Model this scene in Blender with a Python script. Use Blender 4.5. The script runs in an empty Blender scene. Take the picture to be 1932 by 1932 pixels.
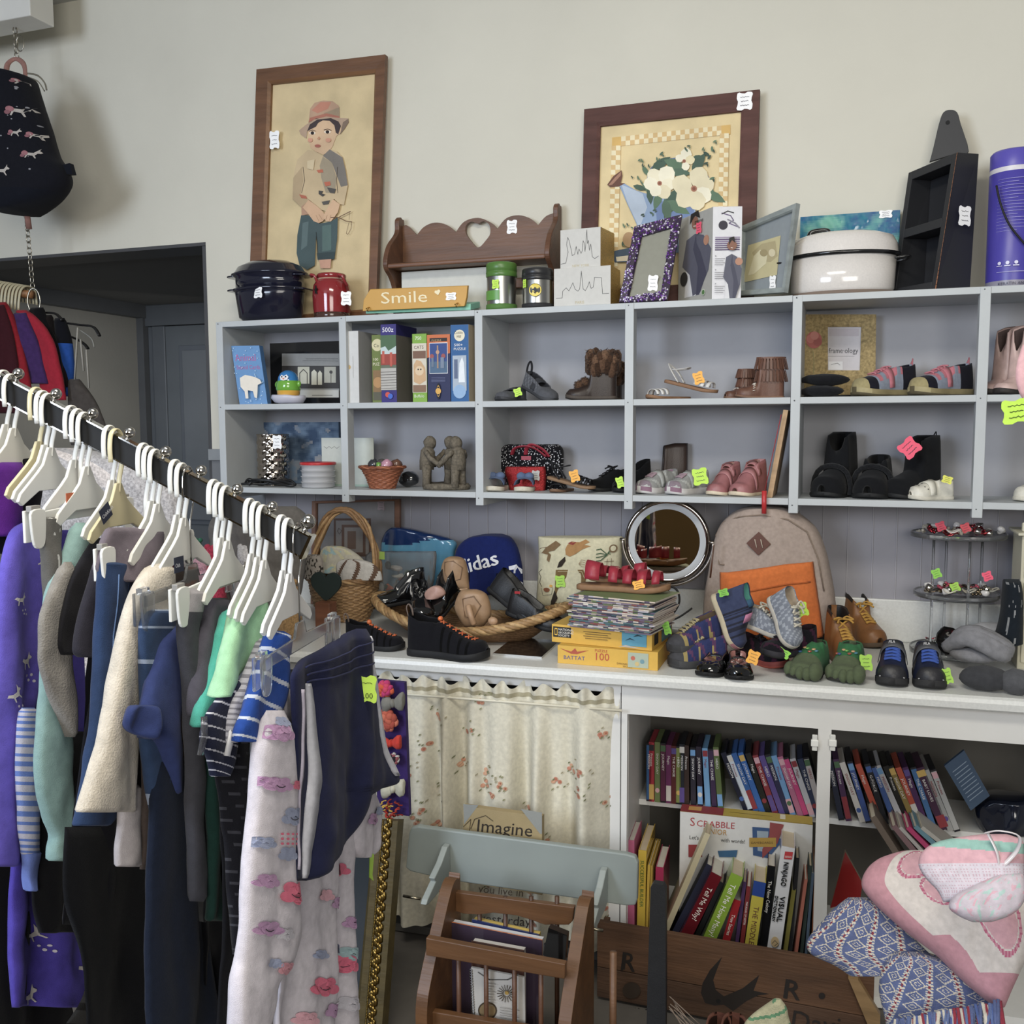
import bpy, bmesh, math, random
from math import sin, cos, pi, radians, sqrt, atan2
from mathutils import Vector, Matrix, noise
V = Vector
random.seed(7)
SC = bpy.context.scene
COL = SC.collection
# ---------------- camera ----------------
F, YAW, PIT, ROLL = 1823.6, .337, .0895, -.004
CAM = V((0, -3.3, 1.6))
FW = V((-sin(YAW)*cos(PIT), cos(YAW)*cos(PIT), -sin(PIT)))
RT = V((cos(YAW), sin(YAW), 0)); UP = RT.cross(FW)
XR = RT*cos(ROLL)+UP*sin(ROLL); UR = UP*cos(ROLL)-RT*sin(ROLL)
cd = bpy.data.cameras.new('camera'); cam = bpy.data.objects.new('camera', cd); COL.objects.link(cam)
cd.sensor_width = 36; cd.lens = 36*F/1932; cd.clip_start = .05
m = Matrix((XR, UR, -FW)).transposed().to_4x4(); m.translation = CAM; cam.matrix_world = m
SC.camera = cam
# ---------------- world, lights, exposure ----------------
w = bpy.data.worlds.new('world'); SC.world = w; w.use_nodes = True
w.node_tree.nodes['Background'].inputs[0].default_value = (.88, .90, .94, 1)
w.node_tree.nodes['Background'].inputs[1].default_value = .22
def area(name, loc, target, sx, sy, power, col):
    l = bpy.data.lights.new(name, 'AREA'); l.shape = 'RECTANGLE'; l.size = sx; l.size_y = sy; l.energy = power; l.color = col
    o = bpy.data.objects.new(name, l); COL.objects.link(o); o.location = loc
    o.rotation_euler = (V(target)-V(loc)).to_track_quat('-Z', 'Y').to_euler(); return o
area('window_light', (-2.6, -5.2, 2.3), (-.9, -1.2, 1.4), 1.5, 1.5, 105, (.74, .84, 1))
area('shop_front_light', (1.2, -6.0, 2.2), (0, 0, 1.5), 2.4, 1.6, 95, (1, .97, .91))
area('ceiling_lamp_light', (-.5, -2.6, 3.25), (-.5, -1.9, 0), 1.2, .5, 38, (1, .95, .84))
area('rear_room_fill_light', (-3.3, .9, 2.05), (-3.7, 1.2, 1.2), .4, .4, 3.5, (1, .96, .88))  # added fill that brightens the rear room; no lamp is seen there
SC.view_settings.view_transform = 'Standard'; SC.view_settings.look = 'None'
SC.view_settings.gamma = 1; SC.view_settings.use_curve_mapping = False
SC.view_settings.exposure = 0.19

# ---------------- pixel <-> place ----------------
def ray(px, py): return FW+XR*((px-966)/F)-UR*((py-966)/F)
def P(px, py, y=None, z=None, x=None, d=None):
    D = ray(px, py)
    t = (y-CAM.y)/D.y if y is not None else (z-CAM.z)/D.z if z is not None else (x-CAM.x)/D.x if x is not None else d
    return CAM+D*t
def Q(W):
    d = V(W)-CAM; c = d.dot(FW); return 966+d.dot(XR)/c*F, 966-d.dot(UR)/c*F
def G(px, y, z):                      # the point of column px that lies at depth y and height z
    py = 900
    for _ in range(4):
        p = P(px, py, y=y); p.z = z; py = Q(p)[1]
    return p
def PP(px, py, o, n):                 # on a plane
    D = ray(px, py); return CAM+D*((V(o)-CAM).dot(n)/D.dot(n))
def FR(o, u=(1, 0, 0), v=(0, 0, 1)):
    u = V(u).normalized(); v = V(v).normalized(); n = u.cross(v)
    m = Matrix((u, v, n)).transposed().to_4x4(); m.translation = V(o); return m
# ---------------- colours and materials ----------------
_h = {}; DESAT = .14      # how muted the shop's colours are
def hx(h):
    if not isinstance(h, str): return h
    if h not in _h:
        s = h.lstrip('#'); s = ''.join(c*2 for c in s) if len(s) == 3 else s
        _h[h] = tuple(((c/12.92) if c <= .04045 else ((c+.055)/1.055)**2.4) for c in (int(s[i:i+2], 16)/255 for i in (0, 2, 4)))+(1,)
        r, g, b_, _ = _h[h]; l = .3*r+.6*g+.1*b_; _h[h] = tuple(c+(l-c)*DESAT for c in (r, g, b_))+(1,)
    return _h[h]
def mixc(a, b, t):
    a = hx(a); b = hx(b); return tuple(a[i]*(1-t)+b[i]*t for i in range(3))+(1,)
#        rough metal nscale namt bump bscale extra
MK = dict(matte=(.75, 0, 30, .06, .05, 120, {}), wall=(.85, 0, 3, .035, .12, 45, {}), paint=(.5, 0, 9, .05, .1, 70, {}),
    plastic=(.35, 0, 20, .03, 0, 1, {}), gloss=(.12, 0, 20, .03, 0, 1, dict(coat=.5)), paper=(.6, 0, 60, .04, 0, 1, {}),
    cloth=(.95, 0, 90, .12, .35, 900, dict(sheen=.06)), knit=(.95, 0, 60, .18, .7, 420, dict(sheen=.08)), fur=(.95, 0, 160, .45, 1, 260, dict(sheen=.12)),
    leather=(.45, 0, 50, .12, .2, 260, {}), patent=(.08, 0, 20, .02, .03, 20, dict(coat=.8)), rubber=(.7, 0, 60, .1, .15, 200, {}),
    metal=(.3, 1, 20, .05, 0, 1, {}), chrome=(.07, 1, 20, .02, 0, 1, {}), stone=(.9, 0, 120, .45, .8, 110, {}),
    wood=(.45, 0, 14, .28, .12, 60, dict(grain=1)), oldwood=(.8, 0, 12, .4, .35, 60, dict(grain=1)), wicker=(.55, 0, 90, .28, .3, 220, {}),
    glitter=(.3, .6, 420, .75, .8, 500, {}), laminate=(.3, 0, 150, .07, 0, 1, {}), enamel=(.14, 0, 200, .05, .02, 40, dict(coat=.4)),
    glass=(.03, 0, 1, 0, 0, 1, dict(trans=1)), acrylic=(.05, 0, 1, 0, 0, 1, dict(trans=.93)), frost=(.35, 0, 1, 0, 0, 1, dict(trans=.15)),
    film=(.12, 0, 1, 0, .4, 25, dict(trans=.85)), mirror=(.02, 1, 1, 0, 0, 1, {}), canvas=(.8, 0, 8, .16, .25, 300, {}))
_m = {}
def mat(k):
    if k in _m: return _m[k]
    r, me, ns, na, bu, bs, ex = MK[k]
    m = bpy.data.materials.new(k); m.use_nodes = True; nt = m.node_tree; N = nt.nodes; L = nt.links
    b = N['Principled BSDF']; b.inputs['Roughness'].default_value = r; b.inputs['Metallic'].default_value = me
    at = N.new('ShaderNodeAttribute'); at.attribute_name = 'Col'; c = at.outputs['Color']
    tc = N.new('ShaderNodeTexCoord'); vec = tc.outputs['Object']
    if ex.get('grain'):
        mp = N.new('ShaderNodeMapping'); mp.inputs['Scale'].default_value = (.25, 2.2, 2.2); L.new(vec, mp.inputs[0]); vec = mp.outputs[0]
    if na:
        n = N.new('ShaderNodeTexNoise'); n.inputs['Scale'].default_value = ns; n.inputs['Detail'].default_value = 5; L.new(vec, n.inputs['Vector'])
        mr = N.new('ShaderNodeMapRange'); mr.inputs[1].default_value = .25; mr.inputs[2].default_value = .75
        mr.inputs[3].default_value = 1-na; mr.inputs[4].default_value = 1+na; L.new(n.outputs[0], mr.inputs[0])
        mx = N.new('ShaderNodeVectorMath'); mx.operation = 'SCALE'; L.new(c, mx.inputs[0]); L.new(mr.outputs[0], mx.inputs['Scale']); c = mx.outputs[0]
    L.new(c, b.inputs['Base Color'])
    if bu:
        n2 = N.new('ShaderNodeTexNoise'); n2.inputs['Scale'].default_value = bs; n2.inputs['Detail'].default_value = 3; L.new(vec, n2.inputs['Vector'])
        bp = N.new('ShaderNodeBump'); bp.inputs['Strength'].default_value = bu; bp.inputs['Distance'].default_value = .002 if bs > 60 else .006
        L.new(n2.outputs[0], bp.inputs['Height']); L.new(bp.outputs[0], b.inputs['Normal'])
    if 'sheen' in ex: b.inputs['Sheen Weight'].default_value = ex['sheen']; b.inputs['Specular IOR Level'].default_value = .15
    if 'coat' in ex: b.inputs['Coat Weight'].default_value = ex['coat']; b.inputs['Coat Roughness'].default_value = .06
    if 'trans' in ex: b.inputs['Transmission Weight'].default_value = ex['trans']; b.inputs['IOR'].default_value = 1.18 if k in ('film',) else 1.3
    _m[k] = m; return m
# ---------------- mesh builder ----------------
MW = {}
_txt = {}
def text_geo(s):
    if s not in _txt:
        c = bpy.data.curves.new('lettering', 'FONT'); c.body = s; c.resolution_u = 2; c.size = 1
        o = bpy.data.objects.new('lettering', c); COL.objects.link(o)
        dg = bpy.context.evaluated_depsgraph_get(); me = bpy.data.meshes.new_from_object(o.evaluated_get(dg))
        _txt[s] = ([tuple(v.co) for v in me.vertices], [tuple(p.vertices) for p in me.polygons])
        bpy.data.objects.remove(o); bpy.data.curves.remove(c); bpy.data.meshes.remove(me)
    return _txt[s]
class B:
    def __init__(s, M=None): s.v = []; s.f = []; s.c = []; s.s = []; s.M = M
    def add(s, vs, fs, col='#888888', sm=True):
        k = len(s.v); M = s.M
        s.v += [M @ V(p) for p in vs] if M else [V(p) for p in vs]
        for i, f in enumerate(fs):
            s.f.append(tuple(k+a for a in f)); s.c.append(col[i] if isinstance(col, list) else col); s.s.append(sm)
        return s
    def box(s, a, b, col='#888', sm=False):
        x0, y0, z0 = a; x1, y1, z1 = b
        return s.add([(x0, y0, z0), (x1, y0, z0), (x1, y1, z0), (x0, y1, z0), (x0, y0, z1), (x1, y0, z1), (x1, y1, z1), (x0, y1, z1)],
            [(0, 3, 2, 1), (4, 5, 6, 7), (0, 1, 5, 4), (1, 2, 6, 5), (2, 3, 7, 6), (3, 0, 4, 7)], col, sm)   # faces: bottom top front right back left
    def prism(s, fr, pts, d, col, d0=0, sm=False):       # outline in frame, extruded along -n by d
        n = len(pts); vs = [fr @ V((p[0], p[1], -d0)) for p in pts]+[fr @ V((p[0], p[1], -d0-d)) for p in pts]
        fs = [tuple(range(n)), tuple(range(2*n-1, n-1, -1))]+[(i, n+i, n+(i+1) % n, (i+1) % n) for i in range(n)]
        return s.add(vs, fs, col, sm)
    def loft(s, rings, col, cap=True, closed=True, sm=True):
        n = len(rings[0]); vs = [p for r in rings for p in r]; fs = []; cs = []
        for i in range(len(rings)-1):
            for j in range(n if closed else n-1):
                a = i*n+j; b = i*n+(j+1) % n; fs.append((a, b, b+n, a+n)); cs.append(col(i, j) if callable(col) else col)
        if cap and closed:
            fs.append(tuple(range(n-1, -1, -1))); cs.append(cs[0]); k = (len(rings)-1)*n; fs.append(tuple(range(k, k+n))); cs.append(cs[-2])
        return s.add(vs, fs, cs, sm)
    def tube(s, path, r, col, n=8, closed=False, flat=1.0, up=None):
        path = [V(p) for p in path]; m = len(path); rings = []
        N = None
        for i, p in enumerate(path):
            t = (path[(i+1) % m]-path[i-1]) if closed else (path[min(i+1, m-1)]-path[max(i-1, 0)])
            if t.length < 1e-9: t = V((0, 0, 1))
            t.normalize()
            if up is not None: N = V(up)-t*V(up).dot(t)
            elif N is None: a = V((0, 0, 1)) if abs(t.z) < .9 else V((1, 0, 0)); N = a-t*a.dot(t)
            else: N = N-t*N.dot(t)
            if N.length < 1e-6: N = t.orthogonal()
            N.normalize(); Bn = t.cross(N); rr = r[i] if isinstance(r, (list, tuple)) else r
            rings.append([p+N*(rr*flat*cos(2*pi*k/n))+Bn*(rr*sin(2*pi*k/n)) for k in range(n)])
        if closed: rings.append(rings[0]); return s.loft(rings, col, cap=False)
        return s.loft(rings, col)
    def lathe(s, prof, col, n=28, c=(0, 0, 0), sx=1, sy=1, cap=True):
        return s.loft([[V((c[0]+r*sx*cos(2*pi*k/n), c[1]+r*sy*sin(2*pi*k/n), c[2]+z)) for k in range(n)] for r, z in prof], col, cap)
    def ell(s, c, r, col, n=14, m=9):
        if not isinstance(r, (tuple, list)): r = (r, r, r)
        rings = [[V((c[0]+r[0]*sin(pi*i/m)*cos(2*pi*k/n), c[1]+r[1]*sin(pi*i/m)*sin(2*pi*k/n), c[2]-r[2]*cos(pi*i/m))) for k in range(n)] for i in range(m+1)]
        return s.loft(rings, col, cap=False)
    def grid(s, nu, nv, fn, col, sm=True, wrap=False):
        vs = [V(fn(i/nu, j/nv)) for j in range(nv+1) for i in range(nu+1)]
        fs = []; cs = []
        for j in range(nv):
            for i in range(nu):
                a = j*(nu+1)+i; fs.append((a, a+1, a+nu+2, a+nu+1)); cs.append(col((i+.5)/nu, (j+.5)/nv) if callable(col) else col)
        return s.add(vs, fs, cs, sm)
    def poly(s, pts, col): return s.add(pts, [tuple(range(len(pts)))], col, False)
    def disp(s, amp, sc, seed=0):
        for i, p in enumerate(s.v):
            q = p*sc+V((seed*7.3, seed*3.1, 0)); s.v[i] = p+noise.noise_vector(q)*amp
        return s
    def make(s, name, mt='matte', parent=None, bev=0, sub=0, local=False, solid=0):
        vs = s.v
        if parent is not None and not local:
            iv = MW[parent.name].inverted(); vs = [iv @ p for p in vs]; org = None
        elif parent is None:
            xs = [min(p[i] for p in vs) for i in range(3)]; xx = [max(p[i] for p in vs) for i in range(3)]
            org = V(((xs[0]+xx[0])/2, (xs[1]+xx[1])/2, xs[2])); vs = [p-org for p in vs]
        else: org = None
        me = bpy.data.meshes.new(name); me.from_pydata([tuple(p) for p in vs], [], s.f)
        me.polygons.foreach_set('use_smooth', s.s)
        at = me.color_attributes.new('Col', 'FLOAT_COLOR', 'CORNER'); buf = []
        for f, c in zip(s.f, s.c): buf += list(hx(c))*len(f)
        at.data.foreach_set('color', buf)
        bm = bmesh.new(); bm.from_mesh(me); bmesh.ops.recalc_face_normals(bm, faces=bm.faces)
        bmesh.ops.remove_doubles(bm, verts=bm.verts, dist=1e-6); bm.to_mesh(me); bm.free()
        me.materials.append(mat(mt) if isinstance(mt, str) else mt)
        o = bpy.data.objects.new(name, me); COL.objects.link(o)
        if parent is not None: o.parent = parent; MW[o.name] = MW[parent.name].copy()
        elif org is not None: o.location = org; MW[o.name] = Matrix.Translation(org)
        if bev:
            md = o.modifiers.new('bevel', 'BEVEL'); md.width = bev; md.segments = 2; md.limit_method = 'ANGLE'; md.angle_limit = radians(40)
        if sub: md = o.modifiers.new('sub', 'SUBSURF'); md.levels = sub; md.render_levels = sub
        if solid: md = o.modifiers.new('solid', 'SOLIDIFY'); md.thickness = solid; md.offset = 0
        return o
def thing(name, label, cat, loc=(0, 0, 0), rz=0, group=None, M=None):
    o = bpy.data.objects.new(name, None); COL.objects.link(o); o.empty_display_size = .05
    m = Matrix.Translation(V(loc)) @ Matrix.Rotation(rz, 4, 'Z')
    if M is not None: m = m @ M
    o.matrix_world = m; MW[o.name] = m
    o['label'] = label; o['category'] = cat
    if group: o['group'] = group
    return o
def tag(o, label, cat, group=None):
    o['label'] = label; o['category'] = cat
    if group: o['group'] = group
    return o
def struct(o, k='structure'): o['kind'] = k; return o
# artwork: items drawn flat on a printed face, each lifted a hair above the one before
def crop(x0, y0, s): return lambda a, b: (x0+a/s, y0+b/s)
def pxmap(cr, o, n):
    return lambda a, b: PP(*(cr(a, b) if cr else (a, b)), o, n)
def uvmap(fr, w=1, h=1): return lambda a, b: fr @ V((a*w, b*h, 0))
def art(b, mp, items, fy=1, lift=.0003, lift0=.0004, nrm=None):
    p0 = mp(0, 0); n = (mp(1, 0)-p0).cross(mp(0, 1)-p0).normalized() if nrm is None else V(nrm)
    if nrm is None and fy < 0: n = -n
    k = 0
    for it in items:
        off = n*(lift0+lift*k); k += 1
        t = it[0]
        if t == 'r': pts = [(it[1], it[2]), (it[3], it[2]), (it[3], it[4]), (it[1], it[4])]; b.poly([mp(*p)+off for p in pts], it[5])
        elif t == 'p': b.poly([mp(*p)+off for p in it[1]], it[2])
        elif t == 'c':
            rx = it[3]; ry = it[5] if len(it) > 5 else rx
            b.poly([mp(it[1]+rx*cos(a*pi/10), it[2]+ry*sin(a*pi/10))+off for a in range(20)], it[4])
        elif t == 'l':     # polyline of width w
            pts = [mp(*p)+off for p in it[1]]; wd = it[3]
            for q0, q1 in zip(pts, pts[1:]):
                dd = (q1-q0)
                if dd.length < 1e-6: continue
                sd = dd.normalized().cross(n)*wd/2; e = dd.normalized()*wd*.3
                b.poly([q0-sd-e, q0+sd-e, q1+sd+e, q1-sd+e], it[2])
        elif t == 't':     # text, a, b, size, colour, rotation, xstretch
            vs, fs = text_geo(it[1]); rot = it[6] if len(it) > 6 else 0; xs = it[7] if len(it) > 7 else 1
            sz = it[4]; c_, s_ = cos(rot), sin(rot)
            b.add([mp(it[2]+sz*(x*xs*c_-y*s_), it[3]+fy*sz*(x*xs*s_+y*c_))+off for x, y, z in vs], fs, it[5], False)
    return b
def smooth_closed(pts, k=4):
    out = []; n = len(pts)
    for i in range(n):
        p0, p1, p2, p3 = (V(pts[(i+j-1) % n]) for j in range(4))
        for q in range(k):
            t = q/k; out.append(tuple(.5*((2*p1)+(p2-p0)*t+(2*p0-5*p1+4*p2-p3)*t*t+(3*p1-p0-3*p2+p3)*t**3)))
    return out
def smooth_open(pts, k=5):
    out = []; n = len(pts)
    for i in range(n-1):
        p0, p1, p2, p3 = V(pts[max(i-1, 0)]), V(pts[i]), V(pts[i+1]), V(pts[min(i+2, n-1)])
        for q in range(k):
            t = q/k; out.append(.5*((2*p1)+(p2-p0)*t+(2*p0-5*p1+4*p2-p3)*t*t+(3*p1-p0-3*p2+p3)*t**3))
    out.append(V(pts[-1])); return out
def scallop(w, h):
    pts = []; 
    for cx, cy, dx, dy in ((-1, -1, 1, 0), (1, -1, 0, 1), (1, 1, -1, 0), (-1, 1, 0, -1)):
        for t in (0, .12, .3, .5, .7, .88):
            x = cx+2*t*dx; y = cy+2*t*dy; k = .11*sin(2*pi*t*1.5-.6)+(.06 if t == 0 else 0)
            pts.append(((x+dy*k)*w/2, (y-dx*k)*h/2))
    return pts
def price_tag(parent, fr, w=.026, h=.032, col='#ffffff', rot=0, ink='#3a3a44', lines=3, txt=None):
    fr = fr @ Matrix.Rotation(rot, 4, 'Z'); b = B()
    b.prism(fr, scallop(w, h), .0006, col, d0=-.0012)
    it = []
    for i in range(lines):
        yy = h*(.25-.25*i); n = 7; ww = w*(.3-.05*(i % 2))
        it.append(('l', [(-ww+2*ww*j/n, yy+h*.035*(-1)**j*random.random()) for j in range(n+1)], ink, w*.03))
    if txt: it.append(('t', txt, -w*.38, -h*.36, w*.42, '#101010'))
    art(b, uvmap(fr), it, lift0=.0016)
    return b.make('price_tag', 'paper', parent)
def pframe(px, py, y=None, ang=0, off=None, z=None, tilt=0):    # frame facing the room at a pixel
    o = P(px, py, y=y, z=z) if off is None else PP(px, py, *off)
    u = V((cos(ang), sin(ang), 0)); return FR(o, u, V((0, 0, 1))) @ Matrix.Rotation(tilt, 4, 'X')
NEON = '#c4f21e'; ORG = '#ffb41e'; HOTP = '#ff4f73'
# ================= THE ROOM =================
WY = .03; DX = -2.464; DZ = 2.335; CZ = 3.35
b = B()
b.box((DX, WY, 0), (2.2, WY+.15, CZ), '#d6d2c2'); b.box((-5.2, WY, DZ), (DX, WY+.15, CZ), '#d6d2c2'); 
struct(b.make('wall_back', 'wall'))
b = B(); b.box((-5.2, -7, CZ), (2.2, WY+.15, CZ+.05), '#c2c2bd'); struct(b.make('ceiling', 'wall'))
b = B(); b.box((-6.5, -7, -.04), (2.6, 2.4, 0), '#5d5852'); struct(b.make('floor', 'matte'))
# opening lining
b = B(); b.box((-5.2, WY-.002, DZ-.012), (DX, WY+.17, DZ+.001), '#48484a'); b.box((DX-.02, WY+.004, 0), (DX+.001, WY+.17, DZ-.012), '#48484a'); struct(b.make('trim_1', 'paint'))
# room behind the opening
pc = P(277, 700, y=1.7); LX = pc.x
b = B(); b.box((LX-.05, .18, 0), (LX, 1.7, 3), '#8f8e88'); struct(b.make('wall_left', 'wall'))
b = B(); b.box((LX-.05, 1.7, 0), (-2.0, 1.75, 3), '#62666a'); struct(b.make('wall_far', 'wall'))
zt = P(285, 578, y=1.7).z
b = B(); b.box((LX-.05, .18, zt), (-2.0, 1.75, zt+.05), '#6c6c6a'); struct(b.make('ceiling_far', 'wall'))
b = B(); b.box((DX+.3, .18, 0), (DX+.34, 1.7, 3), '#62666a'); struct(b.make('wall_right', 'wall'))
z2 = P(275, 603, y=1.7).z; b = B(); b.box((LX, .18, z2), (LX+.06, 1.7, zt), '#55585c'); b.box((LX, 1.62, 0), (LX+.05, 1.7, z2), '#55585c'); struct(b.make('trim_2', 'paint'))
# panelled door at the far wall
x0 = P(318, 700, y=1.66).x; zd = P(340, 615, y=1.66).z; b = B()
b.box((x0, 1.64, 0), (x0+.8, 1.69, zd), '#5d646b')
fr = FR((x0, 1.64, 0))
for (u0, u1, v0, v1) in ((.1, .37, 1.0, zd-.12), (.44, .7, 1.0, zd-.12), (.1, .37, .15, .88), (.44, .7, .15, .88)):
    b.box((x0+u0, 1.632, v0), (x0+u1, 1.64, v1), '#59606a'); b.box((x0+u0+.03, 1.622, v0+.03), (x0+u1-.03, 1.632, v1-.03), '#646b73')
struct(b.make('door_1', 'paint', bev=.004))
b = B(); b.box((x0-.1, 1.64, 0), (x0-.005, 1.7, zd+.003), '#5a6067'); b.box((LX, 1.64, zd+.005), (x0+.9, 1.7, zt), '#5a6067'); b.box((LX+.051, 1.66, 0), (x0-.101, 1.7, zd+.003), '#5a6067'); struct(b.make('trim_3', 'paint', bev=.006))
# white beam under the ceiling, top left
e0 = P(57, 29, y=-.27); b = B(); b.box((-5.2, -.27, e0.z), (e0.x, -.15, CZ-.001), '#dcdad2')
struct(b.make('trim_4', 'paint', bev=.004))
ZT, ZM, ZB = 1.984, 1.681, 1.3745
b = B(); b.box((-5, -7.1, 0), (3, -7, CZ), '#7a6238'); struct(b.make('wall_front', 'wall'))
# beadboard between cubbies and counter
b = B(); b.box((-2.21, WY-.012, .9), (2.2, WY+.005, ZB-.023), '#918f97')
zw = P(400, 868, y=WY-.01).z; b.box((DX+.005, WY-.012, 0), (-2.211, WY+.004, zw), '#77797c'); b.box((DX+.002, WY-.03, zw), (-2.226, WY+.004, zw+.045), '#8c9093')
for px in list(range(560, 1100, 36))+[1133, 1171, 1210, 1249, 1289, 1330, 1373, 1417, 1463, 1509, 1553, 1600, 1647, 1692, 1739, 1786, 1834, 1883, 1931]:
    x = P(px, 1000, y=WY-.012).x; b.box((x-.0018, WY-.0155, 1.03), (x+.0018, WY-.011, ZB-.023), '#a3a1a8')  # ridges coloured lighter for the light the grooves reflect
struct(b.make('trim_5', 'paint', bev=.001))
# ---------- cubby units ----------
SF = -.25; ZT, ZM, ZB = 1.984, 1.681, 1.3745; TH = .02; BK = WY-.004
FRONT = '#b9bec0'; INNER = '#97989f'  # one paint; back panels toned darker for the shade inside the cubbies
def cubby(x0, x1, xp, label, right=True):
    t = thing('cubby_shelf', label, 'shelf', ((x0+x1)/2, SF/2, ZB), 0, 'grey painted cubby units on the wall')
    W = .028
    for n, z in (('top_board', ZT), ('middle_board', ZM), ('bottom_board', ZB)):
        b = B(); b.box((x0+.001, SF+.001, z-TH), (x1-(.001 if right else W/2+.0005), BK, z), FRONT); b.make(n, 'paint', t, bev=.0015)
    b = B(); b.box((x0-W/2, SF, ZB-.045), (x0+W/2, BK-.001, ZT-.001), FRONT); b.make('side_panel', 'paint', t, bev=.0015)
    if right: b = B(); b.box((x1-W/2, SF, ZB-.045), (x1+W/2, BK-.001, ZT-.001), FRONT); b.make('side_panel', 'paint', t, bev=.0015)
    if xp is not None:
        b = B(); b.box((xp-W/2, SF-.002, ZB-.045), (xp+W/2, SF+.045, ZT-.001), FRONT); b.make('divider_post', 'paint', t, bev=.0015)
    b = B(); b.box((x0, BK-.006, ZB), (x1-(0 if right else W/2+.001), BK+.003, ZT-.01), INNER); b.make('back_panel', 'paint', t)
    b = B(); z = ZT-.05
    for sx in (x0, x1)+((xp,) if xp is not None else ()):
        for dz in (ZT-.008, ZM-.01, ZB-.02): b.ell((sx-.003, SF-.0025, dz), (.002, .001, .002), '#70747a', 6, 4)
    b.make('nail', 'metal', t)
cubby(-2.21, -1.185, -1.697, 'grey cubby unit nearest the dark doorway, holding puzzle boxes and the stone figures', False)
cubby(-1.185, -.1617, -.672, 'grey cubby unit in the middle, holding fur-trimmed boots and white sandals', False)
cubby(-.1617, .8, .3465, 'grey cubby unit at the right, holding the gold frame and black boots')
# ---------- counter (its front edge is not quite parallel with the wall) ----------
CA = atan2(.15, 2.4); CU = V((cos(CA), sin(CA), 0)); CN = V((sin(CA), -cos(CA), 0))
CO = V((-1.6, -.735, 0)); CZ0 = .9
def cp(u, d, z): return CO+CU*u-CN*d+V((0, 0, z))     # along the front, depth inward, height
t = thing('countertop', 'long white speckled laminate countertop with rolled front edge under the cubbies', 'countertop', (-.4, -.3, .86))
b = B(); a0, a1 = -.7, 2.9
prof = [(0.0, .885), (.004, .895), (.014, .9), (.3, .9), (.3, .862), (.01, .862), (.002, .868)]
b.loft([[cp(a, d, z) for d, z in prof[:3]]+[V((cp(a, 0, 0).x, WY-.012, .9)), V((cp(a, 0, 0).x, WY-.012, .862))]+[cp(a, d, z) for d, z in prof[5:]] for a in (a0, a1)], '#d9dad6', sm=False)
b.make('worktop', 'laminate', t)
b = B(); b.box((-2.25, WY-.032, .9), (2.1, WY-.012, 1.037), '#d3d4d0'); b.make('backsplash', 'laminate', t, bev=.004)
# ---------- base cabinets ----------
CF = CO-CN*.035
def PC(px, py, d=0): return PP(px, py, CF-CN*d, CN)
def cbox(b, u0, u1, d0, d1, z0, z1, col): 
    vs = [cp(u, .035+d, z) for z in (z0, z1) for u, d in ((u0, d0), (u1, d0), (u1, d1), (u0, d1))]
    b.add(vs, [(0, 3, 2, 1), (4, 5, 6, 7), (0, 1, 5, 4), (1, 2, 6, 5), (2, 3, 7, 6), (3, 0, 4, 7)], col, False)
def cu(px, py=1450, d=0): return (PC(px, py, d)-CF).dot(CU)
WP = '#d8d7d3'
u1 = cu(1172); u2 = cu(1183); u3 = cu(1542); u4 = cu(1567); zr = PC(1183, 1347).z; u5 = u4+(u3-u2)+.12
zs = PC(1216, 1508, .25).z
t = thing('base_cabinet', 'white open base cabinet under the counter filled with discs and books', 'cabinet', tuple(cp((u1+u5)/2, .3, 0)))
b = B(); cbox(b, u1, u5+.03, 0, .02, zr, .862, WP); b.make('top_rail', 'paint', t)
for a, c in ((u1, u2), (u3, u4), (u5, u5+.03)): b = B(); cbox(b, a, c, 0, .02, .0, zr, WP); b.make('stile', 'paint', t)
for a in (u1, u5+.01): b = B(); cbox(b, a, a+.018, .02, .5, .0, .86, WP); b.make('side_panel', 'paint', t)
b = B(); cbox(b, u1, u5, .5, .51, .0, .86, '#55514a'); b.make('back_panel', 'paint', t)  # back coloured dark to stand in for deep shade behind the discs
b = B(); cbox(b, u1+.018, u5, .25, .5, zs-.018, zs, WP); b.make('shelf', 'paint', t)
b = B(); cbox(b, u1, u5, .0, .5, .005, .035, WP); b.make('bottom_board', 'paint', t)
for px in (1537, 1571):
    p = PC(px, 1400); b = B(FR(p+CN*.004, CU)); b.box((-.007, -.022, -.004), (.007, .022, .006), '#d8d8d2'); b.box((-.010, -.009, -.003), (.010, .009, .009), '#e6e6e0'); b.make('hinge', 'gloss', t, bev=.002)
# curtained cabinet to the left
ua = cu(640, 1400)
t = thing('curtained_cabinet', 'white base cabinet closed by a floral curtain', 'cabinet', tuple(cp((ua+u1)/2, .3, 0)))
b = B(); cbox(b, ua-.5, u1-.002, 0, .02, .835, .862, WP); b.make('top_rail', 'paint', t)
b = B(); cbox(b, u1-.035, u1-.003, .0, .02, .0, .835, WP); b.make('stile', 'paint', t)
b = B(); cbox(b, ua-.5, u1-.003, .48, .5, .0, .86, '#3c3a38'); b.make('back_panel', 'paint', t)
b = B(); cbox(b, ua-.5, u1-.003, .03, .48, .005, .03, '#55534f'); b.make('bottom_board', 'paint', t)
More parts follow.
